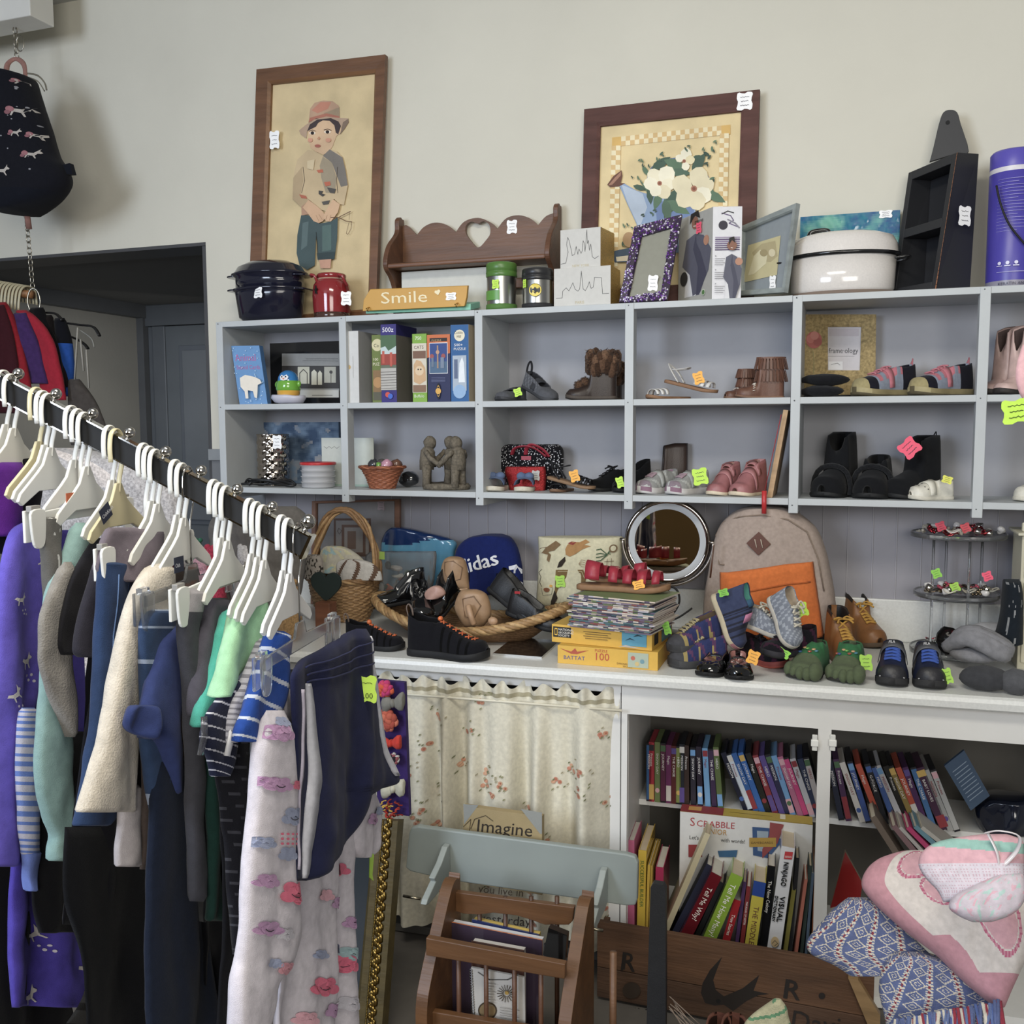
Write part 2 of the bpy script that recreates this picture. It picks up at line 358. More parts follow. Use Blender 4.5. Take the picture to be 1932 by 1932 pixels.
# floral curtain: gathered on a rod, header ruffle above
t = thing('floral_curtain', 'cream gathered curtain with small orange roses under the counter', 'curtain', tuple(PC(960, 1600)))
U0 = cu(690, 1400); U1 = cu(1168, 1400); zrod = PC(1000, 1322).z; ztop = zrod+.05; zbot = .07
def cfold(u, v):      # depth offset of the cloth
    z = ztop+(zbot-ztop)*v; k = min(1, abs(z-zrod)/.25); U = U0+(U1-U0)*u
    f = sin(U*58+1.5*sin(U*11))+.5*sin(U*91+2)+.5*sin(U*23)
    return -.008+.028*(.3+.7*k)*(f+.8*abs(sin(U*21+1))**6)+.004*sin(z*9+U*30)+(.0 if z < zrod else .006*sin(U*170))
def cpt(u, v):
    z = ztop+(zbot-ztop)*v+.006*sin(u*80)*(2 if v < .03 else 0); U = U0+(U1-U0)*u
    return CF+CU*(U)+CN*(.025+cfold(u, v))+V((0, 0, z))
g1, g2 = (cu(826)-U0)/(U1-U0), (cu(1168)-U0)/(U1-U0)
b = B(); b.grid(230, 60, cpt, lambda u, v: '#a49c80' if abs(v-.045) < .006 else '#d5cfba'); b.make('drape', 'cloth', t)
b = B(); rnd = random.Random(3)
for i in range(46):
    u = rnd.uniform(.02, .98); v = rnd.uniform(.02, .95); p = cpt(u, v); n = CN
    def on(a, c, u=u, v=v): q = cpt(min(1, max(0, u+a/(U1-U0))), min(1, max(0, v-c/(ztop-zbot)))); return q+CN*.0016
    its = []
    for k in range(3):
        a = rnd.uniform(-.012, .012); c = rnd.uniform(-.012, .012)
        its.append(('c', a, c, .0065, rnd.choice(['#c98f70', '#c4826a', '#d0a080']))); its.append(('c', a+.001, c, .003, '#b06a50'))
    for k in range(6):
        a = rnd.uniform(-.03, .03); c = rnd.uniform(-.032, .032); its.append(('p', [(a, c), (a+.006, c+.003), (a+.007, c+.008), (a+.001, c+.005)], rnd.choice(['#8f8f68', '#7d7f5c', '#a39a7c'])))
    art(b, on, its, nrm=tuple(CN))
b.make('rose_print', 'cloth', t)
b = B(); b.tube([CF+CU*(U0-.02)+CN*.03+V((0, 0, zrod)), CF+CU*(U1+.012)+CN*.03+V((0, 0, zrod))], .004, '#d8d2bc'); b.make('rod', 'paint', t)
# ================= KITS: cartons, frames, shoes =================
def carton(name, label, cat, A, L, R, z0, h, cl, cr=None, ct=None, artL=None, artR=None, group=None, mt='paper', bev=.0012, lean=0, part='box', lx=0):
    """A nearest bottom corner, L and R the bottom corners left and right of it (xy)."""
    A, L, R = (V((p[0], p[1], z0)) for p in (A, L, R)); D = L+R-A
    t = thing(name, label, cat, tuple((A+D)/2), 0, group)
    s = V((lx, lean, sqrt(h*h-lean*lean)))
    cr = cr or cl; ct = ct or cl; b = B()
    b.add([A, R, D, L, A+s, R+s, D+s, L+s], [(0, 3, 2, 1), (4, 5, 6, 7), (0, 1, 5, 4), (1, 2, 6, 5), (2, 3, 7, 6), (3, 0, 4, 7)], [ct, ct, cr, cl, cr, cl], False)
    bx = b.make(part, mt, t, bev=bev)
    for its, p0, p1 in ((artL, L, A), (artR, A, R)):
        if its:
            w = (p1-p0).length; n = (p1-p0).cross(s).normalized()
            its = [i if i[0] != 't' else i[:5]+(i[5], i[6] if len(i) > 6 else 0, (i[7] if len(i) > 7 else 1)*h/w) for i in its]
            its = [i if i[0] != 'c' or len(i) > 5 else i[:3]+(i[3]*h/w, i[4], i[3]) for i in its]
            b = B(); art(b, lambda a, c: p0+(p1-p0)*a+s*c, its, nrm=tuple(n)); b.make('printed_artwork', mt, t)
    return t
def xy(px, y, z=1.7): p = G(px, y, z); return (p.x, p.y)
def qframe(t, outer, inner, n, th, col, mt='wood', name='frame', col2=None, step=0):
    n = V(n); b = B()
    for i in range(4):
        j = (i+1) % 4; o0, o1, i0, i1 = outer[i], outer[j], inner[i], inner[j]
        m0 = i0+(o0-i0)*.18; m1 = i1+(o1-i1)*.18
        b.add([o0, o1, o1+n*th, o0+n*th, m1+n*th*.93, m0+n*th*.93, i1+n*th*.55, i0+n*th*.55, i1, i0],
              [(0, 1, 2, 3), (3, 2, 4, 5), (5, 4, 6, 7), (7, 6, 8, 9), (9, 8, 1, 0)], [col, col, col2 or col, col2 or col, col], False)
    return b.make(name, mt, t, bev=step)
def sheet(t, pts, n, th, col, mt, name):
    n = V(n); b = B(); k = len(pts)
    b.add(list(pts)+[p-n*th for p in pts], [tuple(range(k)), tuple(range(2*k-1, k-1, -1))]+[(i, k+i, k+(i+1) % k, (i+1) % k) for i in range(k)], col, False)
    return b.make(name, mt, t)
_wt = [(0, .28), (.02, .52), (.05, .68), (.1, .78), (.2, .8), (.35, .76), (.5, .8), (.62, .92), (.74, 1), (.84, .95), (.92, .78), (.97, .5), (1, .2)]
def lerp(tb, t):
    for (a, va), (b_, vb) in zip(tb, tb[1:]):
        if t <= b_: k = (t-a)/(b_-a) if b_ > a else 0; return va+(vb-va)*max(0, min(1, k))
    return tb[-1][1]
OPN = [(-1, 0), (-1.05, .2), (-1.03, .45), (-.96, .7), (-.88, .9), (-.8, 1), (-.7, .97), (-.64, .7), (0, .35)]
CLS = [(-1, 0), (-1.05, .2), (-1.02, .42), (-.93, .62), (-.8, .78), (-.63, .89), (-.44, .955), (-.22, .99), (0, 1)]
class Shoe:
    def __init__(s, label, heel, toe, z0, o={}, name='shoe', cat='shoe', group=None, pitch=0, roll=0, L=None):
        h = V((heel[0], heel[1], z0)); d = V((toe[0]-heel[0], toe[1]-heel[1], 0)); s.L = L or d.length; s.o = o
        s.t = thing(name, label, cat, h, atan2(d.y, d.x), group, Matrix.Rotation(pitch, 4, 'Y') @ Matrix.Rotation(roll, 4, 'X'))
        L = s.L; g = o.get; s.W = g('W', .36)*L/2; s.st = g('st', .09)*L; s.op = g('op', .5)
        s.Ht = [(0, g('hs', .36)), (s.op*.5, g('hm', g('hs', .36)*.9)), (s.op, g('hv', .33)), (s.op+.05, g('hv2', g('hv', .33)*.97)), (.78, g('ht', .2)), (.93, g('ht', .2)*.85), (1, g('ht', .2)*.45)]
        s.spring = g('spring', .04)*L
        s.wt = g('wt', _wt)
        nt = g('nt', 30); ts = sorted(set([0, .02, .05, 1, .97, .985]+[i/nt for i in range(nt+1)]+[s.op, s.op+.02]))
        M = MW[s.t.name]; s.M = M
        # sole
        so = g('soleo', 1.08); b = B(M)
        if s.st > 0:
            rings = []
            for t in ts:
                w_ = lerp(s.wt, t)*s.W*so; z = s.zs(t); a = s.st*(1 if t > .02 else .8); x = (t-.5)*1.03*L+.5*L; hl = g('heel', 0)*L*max(0, min(1, (.4-t)/.04))
                rings.append([V((x, y*w_, zz)) for y, zz in ((-.94, z+hl*0), (-1, z+a*.3), (-1, z+a*.9), (-.96, z+a), (.96, z+a), (1, z+a*.9), (1, z+a*.3), (.94, z))])
            sc = g('sole', '#e8e4da'); sc2 = g('sole2', sc); sct = g('solet', None)
            b.loft(rings, lambda i, j: (sct if (sct and ts[i] > .86 and j in (1, 5, 2, 4)) else sc2 if j in (0, 7, 6) else sc)); b.make('sole', g('solem', 'rubber'), s.t)
        if g('upper', True):
            b = B(M); n = 16; rings = [[V(s.S(t, j/n)) for j in range(n+1)] for t in ts]
            up = g('up', '#777777'); li = g('lin', '#33333a'); cf = g('cf', None)
            def cc(i, j):
                t = (ts[i]+ts[min(i+1, len(ts)-1)])/2; v = (j+.5)/n
                if t < s.op and 5.9 <= j+.5 <= 10.1: return li
                return (cf(t, v) if cf else None) or up
            b.loft(rings, cc, cap=False, closed=False)
            r0 = rings[0]; b.add(r0, [(0, 1, 2, 3, 4, 5, 11, 12, 13, 14, 15, 16)], up); b.add(rings[-1], [tuple(range(17))], cc(len(ts)-2, 0))
            b.make('upper', g('mat', 'cloth'), s.t)
    def zs(s, t): return s.spring*max(0, (t-.7)/.3)**2
    def S(s, t, v, k=1.0, lift=0):
        i = v*16; j = min(15, int(i)); f = i-j
        def pt(tb, j): return tb[j] if j <= 8 else (-tb[16-j][0], tb[16-j][1])
        w_ = max(0, min(1, (s.op+.03-t)/.05)); w_ = w_*w_*(3-2*w_)
        if k != 1 or lift: w_ = 0
        def q(j): a = pt(OPN, j); c = pt(CLS, j); return (a[0]*w_+c[0]*(1-w_), a[1]*w_+c[1]*(1-w_))
        a = q(j); c = q(j+1); y = a[0]*(1-f)+c[0]*f; z = a[1]*(1-f)+c[1]*f
        W = lerp(s.wt, t)*s.W; H = lerp(s.Ht, t)*s.L*s.o.get('kh', 1.18)-s.st*.6
        if s.o.get('shaft'):   # narrow the ankle, then flare
            pass
        x = t*s.L
        if s.o.get('rake'): x = x+s.o['rake']*z*H*max(0, 1-t/(s.op+.1))
        return (x, y*(W+lift)*k, s.zs(t)+s.st*.6+z*(H+lift)*k)
    def strap(s, t0, t1, col, v0=.06, v1=.94, lift=.0025, name='strap', mt='cloth', skew=0, th=.002):
        b = B(s.M); n = 16; lift *= 1
        rings = []
        for i in range(n+1):
            v = v0+(v1-v0)*i/n; dt = skew*(v-.5)
            a0 = V(s.S(t0+dt, v, lift=lift)); a1 = V(s.S(t1+dt, v, lift=lift)); c1 = V(s.S(t1+dt, v, lift=lift-th)); c0 = V(s.S(t0+dt, v, lift=lift-th))
            rings.append([a0, a1, c1, c0])
        b.loft(rings, col); b.make(name, mt, s.t); return s
    def laces(s, col, t0=None, t1=.76, n=4, r=.0022, bow=True, dv=.11):
        t0 = s.op+.02 if t0 is None else t0; b = B(s.M)
        for i in range(n):
            ta = t0+(t1-t0)*i/(n); tb = t0+(t1-t0)*(i+1)/n
            for q, (va, vb) in enumerate(((.5-dv, .5+dv), (.5+dv, .5-dv))):
                pts = [V(s.S(ta+(tb-ta)*k/4*.55, va+(vb-va)*k/4, lift=.003+.0012*q)) for k in range(5)]
                b.tube(pts, r, col, 6)
        if bow:
            c = V(s.S(t0, .5, lift=.006)); L = s.L
            for sg in (-1, 1):
                b.tube(smooth_open([c, c+V((-.01*sg, sg*.09*L, .03*L)), c+V((.04*L, sg*.16*L, .0)), c+V((.03*L, sg*.06*L, .0)), c], 5), r, col, 6)
                b.tube(smooth_open([c, c+V((.06*L, sg*.08*L, 0)), c+V((.14*L, sg*.13*L, -.04*L))], 5), r, col, 6)
        b.make('laces', 'cloth', s.t); return s
    def tag(s, px, py, col=NEON, y=None, w=.022, h=.026, rot=.3, z=None, ang=0, off=None):
        if y is None:      # just in front of the shoe toward the viewer
            c = s.M @ V((s.L*.5, 0, s.L*.3)); D = ray(px, py); o = CAM+D*((c-CAM).length/D.length-.045)
            fr = FR(o, (cos(ang), sin(ang), 0))
        else: fr = pframe(px, py, y=y, ang=ang, z=z)
        price_tag(s.t, fr, w, h, col, rot); return s
    def part(s, fn, name, mt='cloth', col=None):
        b = B(s.M); fn(b, s); b.make(name, mt, s.t); return s
    def loop(s, col, r=.003, hgt=.1):
        L = s.L; c = V(s.S(.02, .31)); b = B(s.M); z = s.S(.02, .31)[2]
        b.tube(smooth_open([(0, -.01, z-.01), (-.035*L, -.006, z+hgt*L*.6), (-.02*L, 0, z+hgt*L), (.01*L, .006, z+hgt*L*.5), (.02*L, .008, z-.01)]), r, col, 6, flat=.5); b.make('pull_tab', 'cloth', s.t); return s
# cloth bodies traced in a vertical plane: rows of (y, x left, x right) in pixels on that plane
class Drape:
    def __init__(s, rows, o, u, th=.012, fold=(.004, 60, 0), n=22, nv=None, y=None, seed=0, bow=0, edge=.5, vwave=(0, 0), tilt=0, puff=0):
        s.puff = puff
        s.o = V(o); s.u = V(u).normalized(); s.n = s.u.cross(V((0, tilt, 1)).normalized()).normalized(); s.vz = s.n.cross(s.u); s.N = n; s.th = th; s.fold = fold
        s.rows = []; s.prows = rows
        for (py, xl, xr) in rows:
            a = PP(xl, py, s.o, s.n); c = PP(xr, py, s.o, s.n)
            s.rows.append(((a-s.o).dot(s.u), (c-s.o).dot(s.u), (a-s.o).dot(s.vz), (c-s.o).dot(s.vz)))
        s.seed = seed; s.edge = edge; s.nv = nv or max(10, 4*len(rows)); s.bow = bow; s.vw = vwave
    def row(s, v):
        n = len(s.rows)-1; i = min(n-1, int(v*n)); t = v*n-i; R = s.rows
        r0, r1, r2, r3 = R[max(0, i-1)], R[i], R[i+1], R[min(n, i+2)]
        return [.5*(2*b+(c-a)*t+(2*a-5*b+4*c-d)*t*t+(3*b-a-3*c+d)*t**3) for a, b, c, d in zip(r0, r1, r2, r3)]
    def at(s, u, v, side=1, lift=0):       # u across 0..1, v down 0..1
        ul, ur, vl, vr = s.row(v); U = ul+(ur-ul)*u; Z = vl+(vr-vl)*u
        e = max(0, 1-abs(2*u-1)**2.6)**s.edge; cv = min(1, v/.06, (1-v)/.04+.55) if not s.puff else max(.04, 1-abs(2*v-1)**(2+s.puff))**.5
        a, k, ph = s.fold; w = (ur-ul)
        f = a*(sin(U*k+ph+2*v+s.seed)+.6*sin(U*k*1.73+ph*2+3*v+s.seed)+.6*noise.noise(V((U*14, Z*9, s.seed)))+.55*noise.noise(V((U*38+Z*9, Z*24-U*12, s.seed+5))))*min(1, .35+v)
        f += s.vw[0]*sin(Z*s.vw[1]+U*40)
        return s.o+s.u*U+s.vz*Z+s.n*(side*s.th*e*max(.05, cv)+f*(.3+.7*e)+lift+s.bow*(1-(2*u-1)**2)*0)
    def body(s, b, col):
        n, m = s.N, s.nv; rings = []
        for j in range(m+1):
            v = j/m; rings.append([s.at(i/n, v, 1) for i in range(n+1)]+[s.at(i/n, v, -1) for i in range(n-1, 0, -1)])
        b.loft(rings, (lambda i, j: col(((j+.5)/n if j < n else (2*n-j-.5)/n), (i+.5)/m)) if callable(col) else col); return b
    def decal(s, b, u, v, items, sc=1, lift=.002):     # items in metres around the point u,v
        ul, ur, vl, vr = s.row(v); w = max(.01, ur-ul); H = abs(s.rows[0][2]-s.rows[-1][2])
        art(b, lambda a, c: s.at(max(0, min(1, u+a*sc/w)), max(0, min(1, v-c*sc/H)), 1, lift), items, lift0=0, lift=.00035, nrm=tuple(s.n))
    def px(s, a, c, lift=.002, cr=None):    # the point of the front surface seen at a pixel
        if cr: a, c = cr(a, c)
        R = s.prows; n = len(R)-1; i = 0
        while i < n-1 and c > R[i+1][0]: i += 1
        t = (c-R[i][0])/(R[i+1][0]-R[i][0]); t = max(0, min(1, t)); xl = R[i][1]+(R[i+1][1]-R[i][1])*t; xr = R[i][2]+(R[i+1][2]-R[i][2])*t
        u = max(0, min(.9999, (a-xl)/max(1, xr-xl)))*s.N; v = max(0, min(.9999, (i+t)/n))*s.nv; i, j = int(u), int(v); u -= i; v -= j
        g = lambda i, j: s.at(i/s.N, j/s.nv)
        return g(i, j)*(1-u)*(1-v)+g(i+1, j)*u*(1-v)+g(i, j+1)*(1-u)*v+g(i+1, j+1)*u*v+s.n*lift
# ================= ON TOP OF THE CUBBIES =================
def plane(y0, z0, y1, z1):      # leaning plane facing the room
    o = V((0, y0, z0)); v = V((0, y1-y0, z1-z0)).normalized(); return o, V((1, 0, 0)).cross(v)
# --- boy picture
o, n = plane(-.022, ZT, .008, 2.95)
c2 = crop(400, 80, 3.512)
def Qs(pts, cr=None): return [PP(*(cr(*p) if cr else p), o, n) for p in pts]
def clampz(p, z=ZT+.002): 
    return p if p.z > z else V((p.x, p.y+(z-p.z)*.11, z))
t = thing('framed_picture', 'tall brown-framed print of a boy in a hat and patched sweater, leaning on the wall', 'picture', (-1.93, -.08, ZT), 0)
out = [clampz(p) for p in Qs([(490, 135), (732, 107), (713, 610), (474, 620)])]; inn = Qs([(515, 161), (710, 140), (697, 584), (500, 600)])
inn = [clampz(p, ZT+.03) for p in inn]
qframe(t, out, inn, n, .022, '#704a2c', 'wood', col2='#825a36')
sheet(t, inn, n, .004, '#d6bf8e', 'canvas', 'canvas_print')
b = B(); S1, S2, S3 = '#cdb48a', '#b9a07a', '#8d8378'
boy = [('p', [(640, 530), (650, 440), (680, 400), (740, 385), (800, 390), (840, 420), (848, 490), (845, 512), (760, 495), (690, 505)], '#c09a7c'),
 ('p', [(660, 450), (720, 395), (790, 395), (770, 440), (700, 470)], '#c7846a'), ('p', [(740, 470), (845, 430), (848, 490), (845, 510), (760, 492)], '#a58f72'),
 ('p', [(650, 500), (760, 470), (845, 490), (845, 512), (760, 496), (680, 512), (640, 532)], '#b4705a'),
 ('p', [(635, 580), (670, 545), (720, 515), (800, 520), (825, 560), (858, 558), (858, 600), (825, 622), (800, 690), (780, 720), (740, 745), (690, 725), (655, 700), (640, 650)], '#d8b48c'),
 ('p', [(632, 590), (640, 540), (690, 505), (800, 500), (850, 530), (855, 560), (838, 610), (822, 600), (812, 550), (780, 520), (735, 518), (705, 535), (690, 560), (650, 580)], '#45393a'),
 ('p', [(578, 585), (620, 550), (680, 512), (760, 492), (845, 502), (905, 505), (908, 530), (880, 575), (850, 612), (862, 565), (840, 525), (790, 503), (700, 512), (650, 545), (632, 590), (628, 638), (590, 612)], '#b79a80'),
 ('p', [(862, 565), (850, 612), (880, 575), (908, 530), (905, 508), (870, 530)], '#85705e'),
 ('c', 668, 602, 20, '#efe2cc', 10), ('c', 768, 595, 22, '#efe2cc', 10), ('c', 668, 602, 12, '#2a2020', 11), ('c', 768, 595, 12, '#2a2020', 11),
 ('l', [(645, 590), (668, 582), (690, 590)], '#3a2a28', .0018), ('l', [(745, 582), (770, 576), (795, 585)], '#3a2a28', .0018),
 ('p', [(700, 640), (712, 625), (722, 640), (712, 648)], '#c48f6c'), ('c', 704, 688, 20, '#b96a58', 10), ('l', [(686, 688), (722, 688)], '#8a4a40', .0012), ('c', 655, 650, 16, '#d89a7c', 14), ('c', 775, 650, 18, '#d89a7c', 14),
 ('p', [(640, 715), (690, 725), (740, 755), (785, 712), (830, 725), (870, 765), (890, 850), (905, 950), (880, 1080), (850, 1075), (815, 1040), (760, 1120), (720, 1110), (650, 1045), (610, 1105), (540, 1040), (545, 900), (570, 780)], S1),
 ('p', [(785, 712), (870, 765), (890, 850), (905, 950), (860, 960), (830, 880), (800, 800), (740, 755)], '#7f7870'), ('p', [(740, 760), (800, 800), (830, 900), (820, 1000), (760, 1000), (730, 900), (720, 820)], '#a5967c'),
 ('p', [(545, 900), (600, 830), (610, 920), (590, 1010), (650, 1045), (610, 1105), (540, 1040)], S2), ('l', [(610, 830), (620, 920), (600, 1000)], '#55493f', .002), ('l', [(838, 830), (832, 920), (840, 1000)], '#55493f', .002),
 ('p', [(600, 1090), (650, 1050), (690, 1080), (660, 1140), (600, 1150)], '#b58c70'), ('p', [(700, 850), (740, 845), (745, 865), (712, 868)], '#c76a4c'), ('p', [(750, 930), (790, 925), (795, 950), (760, 958)], '#c76a4c'), ('p', [(585, 1010), (630, 1020), (640, 1040), (600, 1035)], '#b8674c'),
 ('p', [(715, 985), (745, 990), (735, 1005), (760, 1012), (740, 1025), (715, 1008)], '#4b4845'), ('p', [(770, 965), (830, 975), (820, 1005), (790, 1000)], '#58544f'), ('p', [(735, 1060), (790, 1050), (780, 1075), (745, 1080)], '#5b5752'), ('p', [(640, 790), (690, 780), (680, 850), (640, 840)], '#dac59c'),
 ('p', [(600, 1150), (665, 1150), (720, 1205), (800, 1190), (842, 1160), (838, 1300), (820, 1440), (712, 1440), (700, 1262), (690, 1480), (640, 1510), (590, 1480), (570, 1400), (575, 1280)], '#475a5c'),
 ('p', [(610, 1200), (650, 1190), (640, 1350), (600, 1380)], '#5d7172'), ('p', [(740, 1220), (800, 1210), (800, 1380), (740, 1390)], '#57706c'), ('l', [(700, 1262), (708, 1340), (712, 1440)], '#2c3436', .003), ('p', [(705, 1400), (825, 1390), (822, 1440), (710, 1445)], '#37474a'), ('p', [(720, 1445), (800, 1440), (795, 1500), (730, 1500)], '#cf9c80'),
 ('p', [(650, 1048), (700, 1085), (745, 1125), (765, 1160), (745, 1190), (718, 1202), (685, 1190), (640, 1130), (612, 1100)], '#d3aa84'), ('p', [(812, 1045), (858, 1078), (845, 1130), (820, 1165), (798, 1192), (765, 1188), (748, 1165), (760, 1130)], '#d9b18a'),
 ('l', [(700, 1150), (720, 1190)], '#9c7658', .0012), ('l', [(720, 1145), (742, 1180)], '#9c7658', .0012), ('l', [(775, 1150), (765, 1180)], '#9c7658', .0012), ('l', [(800, 1150), (790, 1185)], '#9c7658', .0012),
 ('l', [(800, 1165), (850, 1165), (890, 1145), (930, 1125)], '#6a4c38', .0028), ('l', [(925, 1125), (920, 1180)], '#6a4c38', .0014), ('l', [(850, 1165), (900, 1190), (940, 1195)], '#6a4c38', .0028), ('l', [(938, 1197), (935, 1240), (912, 1278), (902, 1270), (920, 1200)], '#6a4c38', .0016)]
for a, c, r, k in ((450, 350, 60, '#d2ba86'), (980, 330, 70, '#c2a46c'), (960, 1350, 70, '#c5a870'), (470, 900, 40, '#c6aa70')): pass
art(b, pxmap(c2, o+n*.0008, n), boy, nrm=tuple(n)); b.make('printed_figure', 'canvas', t)
price_tag(t, FR(PP(518, 264, o+n*.022, n)), .04, .062)
# --- watering can picture
o, n = plane(-.028, ZT, .008, 2.7)
t = thing('framed_picture', 'dark brown-framed print of a blue watering can full of white flowers, leaning on the wall', 'picture', (-.6, -.05, ZT), 0)
out = [clampz(p) for p in Qs([(1105, 210), (1434.6, 173), (1423, 562), (1096, 580)])]; inn = [clampz(p, ZT+.05) for p in Qs([(1134, 240), (1399, 212), (1389, 531), (1126, 548)])]
qframe(t, out, inn, n, .02, '#5c3a33', 'oldwood', col2='#63403a')
sheet(t, inn, n, .004, '#e6cf98', 'canvas', 'canvas_print')
c3 = crop(900, 150, 3.5127); it = []
def L2(a, c, k): return (a[0]+(c[0]-a[0])*k, a[1]+(c[1]-a[1])*k)
for r in range(2):
    a, c = ((895, 385+r*32), (1680, 300+r*32))
    for k in range(26):
        if (k+r) % 2 == 0: p = L2(a, c, k/26); q = L2(a, c, (k+1)/26); it.append(('p', [p, q, (q[0], q[1]+32), (p[0], p[1]+32)], '#efe0b4' if k > 1 and k < 24 else '#dfb45c'))
        else: p = L2(a, c, k/26); q = L2(a, c, (k+1)/26); it.append(('p', [p, q, (q[0], q[1]+32), (p[0], p[1]+32)], '#dcb878' if 1 < k < 24 else '#dfb45c'))
for r in range(2):
    for x0, x1, y0, y1 in ((893+r*30, 868+r*32, 440, 1350), (1610+r*30, 1600+r*30, 360, 860)):
        k = 0; y = y0
        while y < y1: 
            xx = x0+(x1-x0)*(y-y0)/(y1-y0); it.append(('r', xx, y, xx+30, y+32, '#efe2b8' if (k+r) % 2 else '#dcba7c')); k += 1; y += 32
LF = ['#4a6253', '#56705c', '#5f7c62', '#3f5449', '#6d8566']
def leaf(x, y, s, a, c): 
    ca, sa = cos(a)*s, sin(a)*s; return ('p', [(x+ca*u-sa*v*.42, y+sa*u+ca*v*.42) for u, v in ((-1, 0), (-.5, -.8), (.1, -.95), (.6, -.55), (1.05, 0), (.6, .55), (.1, .95), (-.5, .8))], c)
it += [('p', [(945, 705), (975, 690), (1060, 740), (1160, 770), (1400, 800), (1450, 860), (1440, 1150), (1080, 1150), (1060, 960), (1000, 830)], '#8fa6c6'), ('p', [(960, 700), (1100, 760), (1130, 850), (1090, 960), (1070, 970), (1000, 820)], '#b5c3d4'), ('p', [(1180, 800), (1440, 850), (1440, 1000), (1200, 1000)], '#7188b4'),
 ('p', [(866, 700), (905, 645), (960, 605), (966, 640), (955, 690), (985, 690), (945, 712), (885, 716)], '#6f4a3c'), ('p', [(872, 705), (920, 650), (958, 612), (955, 640), (900, 700)], '#a97c64'),
 ('l', smooth_open([(1130, 690, 0), (1140, 620, 0), (1180, 570, 0), (1260, 535, 0), (1350, 525, 0), (1440, 545, 0), (1510, 610, 0), (1550, 690, 0)], 3), '#6d7f9c', .004)]
it[-1] = ('l', [(p[0], p[1]) for p in it[-1][1]], '#6d7f9c', .004)
for x, y, s, a in ((1220, 560, 75, -.6), (1320, 570, 85, .4), (1470, 560, 80, -1.0), (1120, 610, 40, 1), (1350, 620, 70, .1), (1150, 730, 70, .6), (1200, 800, 70, 1.9), (1150, 770, 60, 1.5), (1290, 820, 110, 2.0), (1330, 850, 90, .5), (1580, 780, 75, .5), (1560, 760, 50, 1.1), (1470, 520, 40, 0), (1260, 870, 80, 1.4), (1080, 720, 45, .3)): it.append(leaf(x, y, s, a, random.choice(LF[:3])))
def flower(cx, cy, R, ps, c='#efe6c6'):
    r = [('p', [(cx+R*m*(cos(a)*u-sin(a)*v*.55), cy+R*m*(sin(a)*u+cos(a)*v*.55)) for u, v in ((.05, 0), (.3, -.6), (.65, -.85), (.95, -.5), (1.08, 0), (.95, .5), (.65, .85), (.3, .6))], random.choice([c, '#e6dab4', '#f3ecd0'])) for a, m in ps]
    return r+[('c', cx, cy, R*.16, '#b0785c'), ('c', cx, cy, R*.09, '#8d5442')]
it += flower(1375, 545, 75, [(-1.3, 1.1), (-2.6, .8), (-.2, .9), (1.3, .8)], '#eadcae')
it += flower(1213, 692, 100, [(-2.2, 1.05), (-.9, 1.25), (.15, .95), (1.1, 1.05), (2.1, .9), (3.1, 1.0)])
it += flower(1440, 728, 130, [(-2.8, 1.1), (-1.2, 1.1), (-.3, 1.0), (.6, .95), (1.35, 1.05), (2.3, 1.1)])
for x, y, s in ((1225, 495, 18), (1195, 530, 14), (1215, 535, 12), (1140, 575, 12), (1100, 570, 12), (1095, 540, 14), (1078, 538, 12), (1385, 465, 16), (1405, 445, 14), (1525, 500, 28), (1560, 465, 20), (1578, 415, 16), (1500, 465, 14), (1520, 560, 18), (1560, 660, 20), (1070, 655, 14), (1030, 650, 10), (1090, 680, 12), (975, 970, 14), (1000, 965, 12), (1030, 985, 10), (970, 1090, 18), (1100, 900, 14), (1160, 890, 16), (1180, 870, 14)): it += [leaf(x, y, s, random.uniform(-2, 2), random.choice(LF)), leaf(x+s*.6, y+s*.7, s*.7, random.uniform(-2, 2), random.choice(LF))]
it += [('c', 1010, 1065, 40, '#b99468', 50), ('p', [(905, 1200), (915, 1140), (1010, 1120), (1060, 1130), (1060, 1210), (920, 1215)], '#4f6378'), ('p', [(925, 1180), (1050, 1165), (1050, 1205), (930, 1210)], '#e6dcc0')]
b = B(); art(b, pxmap(c3, o+n*.0006, n), it, nrm=tuple(n), lift=.00004); b.make('printed_flowers', 'canvas', t)
price_tag(t, FR(PP(1405, 191, o+n*.02, n)), .046, .052)
# --- stacked dark roaster
c = G(511, -.135, ZT); t = thing('roasting_pan', 'stacked dark blue enamel roasting pan with lid on top of the cubbies', 'pan', (c.x, c.y, ZT)); c = tuple(c)
k = '#1a1b2c'; b = B(); b.lathe([(.0, .001), (.085, .001), (.108, .02), (.118, .10), (.121, .118)], k, 40, c, 1.17, .8); b.make('pan_base', 'enamel', t)
b = B(); b.lathe([(.119, .112), (.128, .118), (.128, .124), (.119, .128), (.117, .128), (.117, .165), (.126, .172), (.127, .178)], k, 40, c, 1.17, .8, cap=False); b.make('pan_middle', 'enamel', t)
b = B(); b.lathe([(.131, .174), (.131, .180), (.120, .186), (.108, .206), (.07, .224), (.0, .229)], k, 40, c, 1.17, .8); b.make('lid', 'enamel', t)
for zz in (.12, .17):
    for sg in (-1, 1):
        b = B(); xx = c[0]+sg*.143
        b.prism(FR((xx, c[1], ZT+zz), (sg, 0, 0), (0, 1, 0)) if sg > 0 else FR((xx, c[1], ZT+zz+.006), (-1, 0, 0), (0, -1, 0)) @ Matrix.Identity(4), smooth_closed([(-.02, -.045), (.02, -.035), (.024, 0), (.02, .035), (-.02, .045)], 3), .006, k); b.make('handle', 'enamel', t, bev=.001)
price_tag(t, pframe(487, 552, y=c[1]-.0985, ang=-.28), .042, .036)
